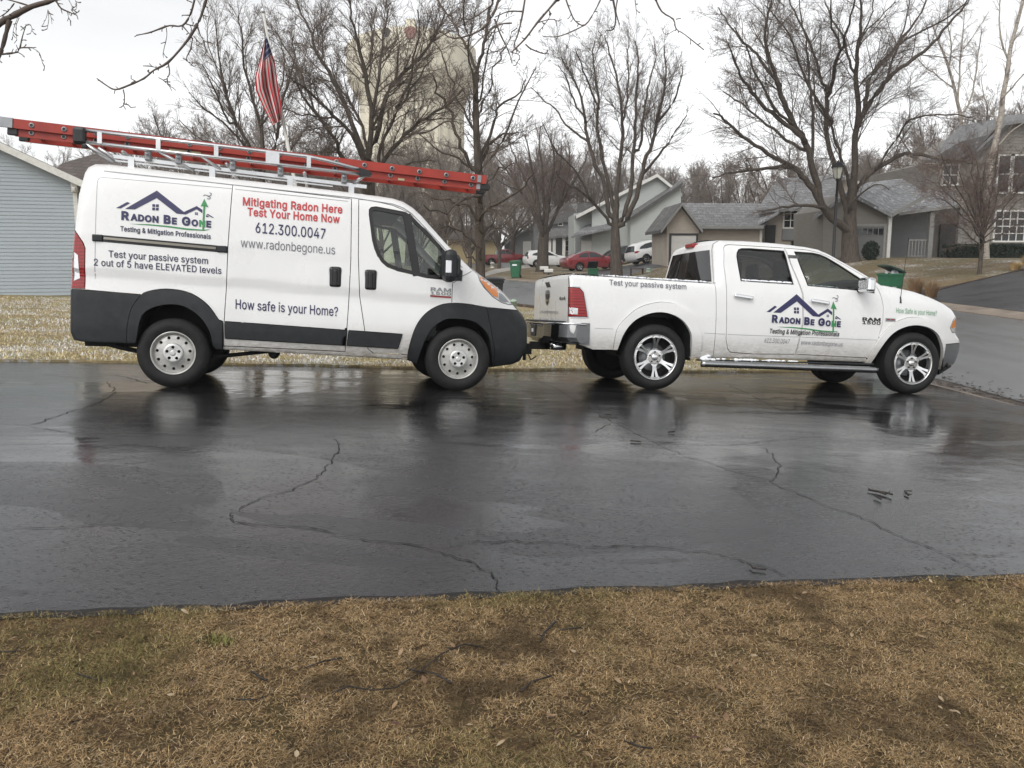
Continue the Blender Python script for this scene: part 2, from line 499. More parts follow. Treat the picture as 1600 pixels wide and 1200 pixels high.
co = A.coord('Object'); n1 = A.noise(A.coord('Object', (.4, 1.2, 1)), 1.0, 6, .65)
A.color(A.ramp(n1, [(.32, (.024, .024, .026)), (.7, (.065, .065, .068))])); A.rough(A.ramp(n1, [(.3, .35), (.7, .6)])); A.bump(A.noise(co, 40, 3), .006, .5)
M['fardrive'] = A.m
A = Mat('gutter_concrete', (.10, .075, .055), .2)
n1 = A.noise(A.coord('Object', (1, .6, 1)), 3, 6, .6)
A.color(A.ramp(n1, [(.3, (.045, .033, .025)), (.7, (.12, .095, .075))])); A.rough(A.ramp(n1, [(.35, .08), (.7, .4)]))
M['gutter'] = A.m
A = Mat('tan_concrete', (.30, .25, .20), .7)
n1 = A.noise(A.coord('Object', (1, .6, 1)), 2, 6, .6)
A.color(A.ramp(n1, [(.3, (.17, .135, .105)), (.7, (.30, .245, .195))]))
M['tanconc'] = A.m
A = Mat('pale_concrete', (.42, .40, .37), .7)
n1 = A.noise(A.coord('Object'), 2, 6, .6); A.color(A.ramp(n1, [(.3, (.32, .30, .27)), (.7, (.47, .45, .41))]))
M['conc'] = A.m
def turf(name, dark, mid_, tan, green, snow=0.0, scale=1.0):
    A = Mat(name, tan, .95, 0, .2)
    co = A.coord('Object')
    a = A.noise(co, 2.2 * scale, 8, .68, .4); b = A.noise(co, 14 * scale, 6, .7); c = A.noise(co, .55 * scale, 4, .6)
    base = A.ramp(A.mix(.55, a, b), [(.36, dark), (.47, mid_), (.60, tan)])
    base = A.mix(A.ramp(c, [(.46, 0), (.62, .55)]), base, green)
    if snow > 0:
        s = A.noise(A.coord('Object', (1, 1, 1)), 9 * scale, 8, .75); s2 = A.noise(co, .5, 3, .5)
        mk = A.mix(.35, s, s2)
        base = A.mix(A.ramp(mk, [(.56 - .12 * snow, 0), (.66 - .12 * snow, .9)]), base, (.62, .63, .64))
    A.color(base); A.bump(A.mix(.5, a, b), .05, .8)
    return A.m
M['turf_near'] = turf('dead_turf', (.020, .014, .009), (.120, .078, .040), (.27, .175, .088), (.10, .085, .034), 0, 9.0)
M['turf_strip'] = turf('snowy_turf', (.10, .08, .045), (.24, .185, .10), (.38, .30, .17), (.19, .18, .08), .25)
M['turf_far'] = turf('winter_turf', (.075, .055, .03), (.16, .12, .068), (.24, .185, .11), (.095, .092, .045), .25)
A = Mat('mulch', (.05, .03, .02), .9)
n1 = A.noise(A.coord('Object'), 6, 8, .75); A.color(A.ramp(n1, [(.35, (.018, .013, .010)), (.6, (.07, .045, .03)), (.72, (.16, .12, .08))])); A.bump(n1, .08, 1)
M['mulch'] = A.m

region([1], 'driveway', M['drive'], 0.0, 'wet black asphalt driveway under the van and the pickup truck')
drive_obj = SC.objects['driveway']
region([0], 'near_lawn', M['turf_near'], .006, 'dead brown lawn in front of the wet driveway')
region([3], 'grass_strip', M['turf_strip'], .03, 'straw coloured lawn dusted with snow behind the van')
region([2], 'gutter', M['gutter'], -.012, 'wet brown gutter where the driveway meets the street')
region([4], 'street', M['street'], 0.0, 'grey asphalt street curving away behind the pickup truck')
region([5], 'far_kerb', M['tanconc'], .03, 'tan concrete gutter along the far side of the street')
region([6], 'far_lawn', M['turf_far'], .05, 'tan winter lawns in front of the houses')
region([7], 'far_driveway', M['fardrive'], .035, 'black asphalt driveway climbing from the far side of the street')
region([8], 'mulch_bed', M['mulch'], .06, 'dark mulch bed beside the far driveway')
region([9], 'walkway', M['conc'], .055, 'pale concrete drive crossing the lawn under the white crossover')
region([10], 'parking_pad', M['fardrive'], .045, 'dark parking pad under the parked cars')

# lip of concrete between the gutter and the driveway
mb = MB()
for a, b in zip(resample([(6.45, 5.0), (6.45, 14.8)], .5)[:-1], resample([(6.45, 5.0), (6.45, 14.8)], .5)[1:]):
    for s in (0,):
        mb.add([(a[0] - .05, a[1], Hs(*a) + .006), (a[0] + .01, a[1], Hs(*a) + .006), (b[0] + .01, b[1], Hs(*b) + .006), (b[0] - .05, b[1], Hs(*b) + .006)], [(0, 1, 2, 3)])
tag(mb.build('gutter_lip', M['tanconc']), 'pale concrete lip along the wet gutter', kind='structure')
# low kerb where lawn meets the street on this side
mb = MB()
P = resample([(6.45, 15.3), (5.95, 16.8), (4.6, 20.7), (2.8, 24.7), (.53, 29.0), (-1.3, 32.1), (-5.4, 37.7)], .6)
for a, b in zip(P[:-1], P[1:]):
    za, zb = Hs(*a), Hs(*b)
    nx, ny = (b[1] - a[1]), -(b[0] - a[0]); L = math.hypot(nx, ny); nx, ny = nx / L * .16, ny / L * .16
    q = lambda p, z, k, h: (p[0] + nx * k, p[1] + ny * k, z + h)
    mb.add([q(a, za, 0, .12), q(b, zb, 0, .12), q(b, zb, 1, .12), q(a, za, 1, .12), q(a, za, 1, -.05), q(b, zb, 1, -.05), q(a, za, 0, -.05), q(b, zb, 0, -.05)], [(0, 1, 2, 3), (3, 2, 5, 4), (1, 0, 6, 7)])
tag(mb.build('kerb', M['gutter']), 'low concrete kerb between the snowy lawn and the street', kind='structure')

mb = MB(); Q = [q for q in edge_near if -6 < q[0] < 6.4]; vv = []
for q in Q: vv += [(q[0], q[1] - .03, Hs(*q) + .010), (q[0], q[1] + .022 + abs(jit.normal(0, .012)), Hs(*q) + .010)]
mb.add(vv, [(2 * i, 2 * i + 1, 2 * i + 3, 2 * i + 2) for i in range(len(Q) - 1)])
tag(mb.build('soil_shade_edge', plain('shaded_wet_soil', (.009, .007, .006), .7)), 'line of wet soil and painted shade between the lawn and the driveway', kind='structure')  # wet soil, blackened to stand for the shaded gap at the edge too
# cracks in the asphalt, thin dark tar-filled lines lying on it
M['crack'] = plain('crack_tar', (.006, .006, .006), .6)
def crack(pts, wpx):
    P3 = [ground(*p) for p in pts]
    Q = resample([(p.x, p.y) for p in P3], .035)
    n = len(Q); mb = MB(); v = []; off = 0
    for i, (x, y) in enumerate(Q):
        a, b = Q[max(i - 1, 0)], Q[min(i + 1, n - 1)]
        dx, dy = b[0] - a[0], b[1] - a[1]; L = math.hypot(dx, dy) + 1e-9
        off = off * .8 + jit.normal(0, .008)
        wd = wpx * (.26 + .55 * abs(jit.normal(0, .6))) * min(1, (i + 1) / 6, (n - i) / 6)
        for s in (-1, 1):
            X, Y = x - dy / L * (off + s * wd), y + dx / L * (off + s * wd)
            v.append((X, Y, Hs(X, Y) + .004))
    mb.add(v, [(2 * i, 2 * i + 1, 2 * i + 3, 2 * i + 2) for i in range(n - 1)])
    o = mb.build('crack', M['crack'], drive_obj)
for pts, wd in (([(522, 685), (527, 700), (515, 722), (490, 745), (450, 768), (400, 785), (362, 800), (357, 805), (370, 815), (420, 820), (490, 828), (560, 843), (640, 855), (690, 862), (740, 880), (765, 895), (780, 915), (788, 934)], .006),
               ([(690, 858), (745, 846), (800, 843), (850, 848), (920, 856), (980, 852), (1040, 856), (1100, 862), (1150, 873), (1200, 888), (1240, 905)], .006),
               ([(1185, 695), (1205, 705), (1216, 725), (1212, 745), (1198, 752), (1240, 768), (1290, 790), (1340, 805), (1400, 835), (1475, 866), (1530, 893)], .006),
               ([(830, 590), (880, 612), (940, 650), (1000, 680), (1060, 708), (1130, 730), (1198, 752)], .005),
               ([(0, 662), (45, 664), (100, 648), (150, 632), (185, 612), (165, 596)], .009),
               ([(45, 664), (80, 672), (110, 677), (250, 678), (420, 681)], .006),
               ([(0, 826), (60, 826), (130, 822), (200, 820)], .007),
               ([(1050, 694), (1140, 695), (1200, 690), (1260, 684), (1330, 680)], .006),
               ([(1475, 866), (1540, 870), (1600, 873)], .005),
               ([(1130, 597), (1180, 620), (1230, 645), (1280, 655)], .007),
               ([(860, 650), (900, 656), (950, 662), (920, 680)], .006),
               ([(60, 584), (130, 590), (180, 586), (235, 600)], .010)):
    crack(pts, wd)
# ------------------------------------------------------------------ vehicle bodies
class Body:
    """side skins traced as a side view (x forward, z up) and bent onto a half-width function, closed across by caps"""
    def __init__(s, root, outline, wfun, grid=.05):
        # outline: list of (x, z, fillet radius), counter-clockwise or clockwise, closed
        s.root = root; s.w0 = wfun; s.grid = grid
        s.O = [(p[0], p[1], p[2] if len(p) > 2 else 0.0) for p in outline]
        s.P = np.array([(a, b) for a, b, _ in s.O]); s.r = np.array([c for *_, c in s.O])
    def fil(s, x, z):
        x = np.asarray(x, float); z = np.asarray(z, float)
        best = np.full(x.shape, 1e9); rr = np.zeros(x.shape)
        n = len(s.P)
        for i in range(n):
            j = (i + 1) % n
            ra, rb = s.r[i], s.r[j]
            if ra <= 0.002 and rb <= 0.002: continue
            a, b = s.P[i], s.P[j]; d = b - a
            t = np.clip(((x - a[0]) * d[0] + (z - a[1]) * d[1]) / (d @ d + 1e-12), 0, 1)
            q = np.hypot(x - a[0] - t * d[0], z - a[1] - t * d[1])
            r = ra + (rb - ra) * t
            m = q / np.maximum(r, 1e-3) < best
            best = np.where(m, q / np.maximum(r, 1e-3), best); rr = np.where(m, r, rr)
        u = np.clip(1 - best, 0, 1)
        return rr * (1 - np.sqrt(np.clip(1 - u * u, 0, 1)))
    def W(s, x, z): return s.w0(np.asarray(x, float), np.asarray(z, float)) - s.fil(x, z)
    def y(s, x, z): return -float(s.W(np.array([x]), np.array([z]))[0])
    def skins(s, regions, mats, base='body', base_mat=None, sides=(-1, 1), rim=.03, gap=.004, gaps={}):
        """regions: list of (name, polygon, offset, material or None to leave open); first match wins"""
        out3 = resample([tuple(p) for p in s.P], s.grid, True)
        polys = [(out3, True)] + [(resample([tuple(q) for q in P], s.grid, True), True) for _, P, _, _ in regions]
        x0, z0 = s.P.min(0); x1, z1 = s.P.max(0)
        ex = []
        X, Z = np.meshgrid(np.arange(x0 + s.grid / 2, x1, s.grid), np.arange(z0 + s.grid / 2, z1, s.grid))
        X[1::2] += s.grid / 2
        m = pip(s.P, X, Z); ex += list(zip(X[m], Z[m]))
        # rings that follow the rounded edges
        o = np.array(out3); c = np.roll(o, -1, 0) - np.roll(o, 1, 0); nrm = np.stack([-c[:, 1], c[:, 0]], 1); nrm /= np.linalg.norm(nrm, axis=1)[:, None] + 1e-9
        area = np.sum(o[:, 0] * np.roll(o[:, 1], -1) - np.roll(o[:, 0], -1) * o[:, 1])
        if area < 0: nrm = -nrm
        for dd in (.006, .016, .03, .05, .08):
            q = o + nrm * dd
            k = pip(s.P, q[:, 0], q[:, 1]); q = q[k]
            # drop ring points that came too near another edge
            dmin = np.full(len(q), 9.)
            for i in range(len(s.P)):
                a, b = s.P[i], s.P[(i + 1) % len(s.P)]; d = b - a
                t = np.clip(((q - a) @ d) / (d @ d + 1e-12), 0, 1)
                dmin = np.minimum(dmin, np.linalg.norm(q - a - t[:, None] * d, axis=1))
            ex += [tuple(p) for p in q[dmin > dd * .85]]
        ex = np.array(ex); dmin = np.full(len(ex), 9.)
        for _, P_, _, _ in regions:
            Q_ = np.array(P_)
            for i in range(len(Q_)):
                a, b = Q_[i], Q_[(i + 1) % len(Q_)]; d = b - a
                t = np.clip(((ex - a) @ d) / (d @ d + 1e-12), 0, 1)
                dmin = np.minimum(dmin, np.linalg.norm(ex - a - t[:, None] * d, axis=1))
        ex = [tuple(p) for p in ex[dmin > .02]]
        V, F = cdt(polys, ex, 2e-4)
        c = V[F].mean(1)
        lab = np.where(pip(s.P, c[:, 0], c[:, 1]), 0, -1)
        for k, (_, P, _, _) in reversed(list(enumerate(regions))):
            lab[pip(P, c[:, 0], c[:, 1]) & (lab >= 0)] = k + 1
        made = {}
        for k in range(len(regions) + 1):
            name, off, mat = (base, 0.0, base_mat) if k == 0 else (regions[k - 1][0], regions[k - 1][2], regions[k - 1][3])
            if mat is None: continue
            f = F[lab == k]
            if not len(f): continue
            used, inv = np.unique(f, return_inverse=True); f = inv.reshape(-1, 3); v = V[used].copy()
            a, b, c3 = v[f[:, 0]], v[f[:, 1]], v[f[:, 2]]
            neg = ((b[:, 0] - a[:, 0]) * (c3[:, 1] - a[:, 1]) - (b[:, 1] - a[:, 1]) * (c3[:, 0] - a[:, 0])) < 0
            f[neg] = f[neg][:, ::-1]
            be = boundary(f)
            mv = np.zeros_like(v)
            for i, j in be:
                d = v[j] - v[i]; L = np.hypot(*d) + 1e-9; nn = np.array([-d[1], d[0]]) / L
                mv[i] += nn; mv[j] += nn
            ln = np.linalg.norm(mv, axis=1); bd = ln > 1e-6
            v2 = v.copy(); v2[bd] += mv[bd] / ln[bd][:, None] * gaps.get(name, gap)
            w = s.W(v2[:, 0], v2[:, 1]) + off
            for sd in sides:
                P3 = np.column_stack([v2[:, 0], sd * w, v2[:, 1]])
                vs = [tuple(p) for p in P3]; faces = [tuple(t) if sd < 0 else tuple(t[::-1]) for t in f]; n = len(faces)
                mp = {}
                for i, j in be:
                    for q in (i, j):
                        if q not in mp:
                            mp[q] = len(vs); vs.append(vs[q]); vs.append((vs[q][0], vs[q][1] - sd * (rim + off), vs[q][2]))
                    e = (mp[i], mp[i] + 1, mp[j] + 1, mp[j])
                    faces.append(e if sd < 0 else e[::-1])
                ob = mesh(name, vs, faces, mat, s.root)
                ob.data.polygons.foreach_set('use_smooth', np.array([True] * n + [False] * (len(faces) - n), bool))
                made[(name, sd)] = ob
        return made
    def cap(s, name, i0, i1, mat, crown=0.03, bow=0.0, step=.04, n=17, inset=0.0, lift=0.0, parent=None):
        """surface across the vehicle along outline vertices i0..i1"""
        idx = list(range(i0, i1 + 1))
        P = resample([s.O[i] for i in idx], step)
        v = []; f = []
        for q, (x, z, r) in enumerate(P):
            a = P[max(q - 1, 0)]; b = P[min(q + 1, len(P) - 1)]
            tx, tz = b[0] - a[0], b[1] - a[1]; L = math.hypot(tx, tz) + 1e-9
            nx, nz = tz / L, -tx / L
            cx_, cz_ = s.P.mean(0)
            if (x - cx_) * nx + (z - cz_) * nz < 0: nx, nz = -nx, -nz
            w = float(s.W(np.array([x]), np.array([z]))[0]) - inset
            kk = (crown * abs(nz) + bow * abs(nx))
            for k in range(n):
                t = -1 + 2 * k / (n - 1); g = (1 - t * t) * kk + lift
                v.append((x + nx * g, t * w, z + nz * g))
        for q in range(len(P) - 1):
            for k in range(n - 1):
                f.append((q * n + k, q * n + k + 1, (q + 1) * n + k + 1, (q + 1) * n + k))
        mb = MB(); mb.add(v, f, True)
        return mb.build(name, mat, parent or s.root)
    def ribbon(s, name, pts, width, mat, off=.003, parent=None, closed=False, side=-1):
        """flat strip lying on the skin along a traced line"""
        P = resample(pts, .03, closed)
        if closed: P = P + [P[0]]
        mb = MB(); v = []
        for i, p in enumerate(P):
            a = P[max(i - 1, 0)]; b = P[min(i + 1, len(P) - 1)]
            if closed and i in (0, len(P) - 1): a, b = P[-2], P[1]
            dx, dz = b[0] - a[0], b[1] - a[1]; L = math.hypot(dx, dz) + 1e-9
            for k in (-.5, .5):
                x, z = p[0] - dz / L * width * k, p[1] + dx / L * width * k
                v.append((x, side * (float(s.W(np.array([x]), np.array([z]))[0]) + off), z))
        mb.add(v, [(2 * i, 2 * i + 1, 2 * i + 3, 2 * i + 2) for i in range(len(P) - 1)])
        return mb.build(name, mat, parent or s.root)
    def pane(s, name, poly, mat, off=-.012, parent=None, side=-1, holes=()):
        """glass filling an opening"""
        P = resample(poly, .08, True)
        x0, z0 = np.min(poly, 0); x1, z1 = np.max(poly, 0)
        X, Z = np.meshgrid(np.arange(x0, x1, .1), np.arange(z0, z1, .1)); m = pip(poly, X, Z)
        V, F = cdt([(P, True)], list(zip(X[m], Z[m])), 1e-3)
        c = V[F].mean(1); F = F[pip(poly, c[:, 0], c[:, 1])]
        w = s.W(V[:, 0], V[:, 1]) + off
        mb = MB(); mb.add(np.column_stack([V[:, 0], side * w, V[:, 1]]), [tuple(t) for t in F], True)
        return mb.build(name, mat, parent or s.root)
    def decal(s, name, polys, mat, off=.004, parent=None, side=-1):
        """vinyl shapes: polygons in side view laid on the skin"""
        mb = MB()
        for P in polys:
            R_ = resample(P, .05, True); x0, z0 = np.min(P, 0); x1, z1 = np.max(P, 0)
            gx_, gz_ = np.meshgrid(np.arange(x0 + .013, x1, .04), np.arange(z0 + .013, z1, .04)); q_ = pip(P, gx_, gz_)
            V, F = cdt([(R_, True)], list(zip(gx_[q_], gz_[q_])), 1e-5)
            c = V[F].mean(1); F = F[pip(P, c[:, 0], c[:, 1])]
            w = s.W(V[:, 0], V[:, 1]) + off
            mb.add(np.column_stack([V[:, 0], side * w, V[:, 1]]), [tuple(t) for t in F])
        return mb.build(name, mat, parent or s.root)
    def text(s, name, runs, pl, pr, cap, mats, bold=0.0, off=.006, parent=None, shear=0.0, gapk=0.0):
        """lettering fitted between two baseline points; runs: (string, scale, material key)"""
        glyphs = text_runs(runs, bold, shear, gapk)
        width = max(v[0] for g in glyphs for v in g[0]); x_min = min(v[0] for g in glyphs for v in g[0])
        dx, dz = (pr[0] - pl[0]) / (width - x_min), (pr[1] - pl[1]) / (width - x_min)
        res = []
        by = {}
        for vs, fs, mk in glyphs: by.setdefault(mk, MB()).add([(a, b, 0) for a, b in vs], fs)
        for mk, mb in by.items():
            V = np.array(mb.v); u = V[:, 0] - x_min
            x = pl[0] + u * dx; z = pl[1] + u * dz + V[:, 1] / .729 * cap
            w = s.W(x, z) + off
            mb.v = [tuple(p) for p in np.column_stack([x, -w, z])]
            res.append(mb.build(name, mats[mk] if isinstance(mats, dict) else mats, parent or s.root))
        return res

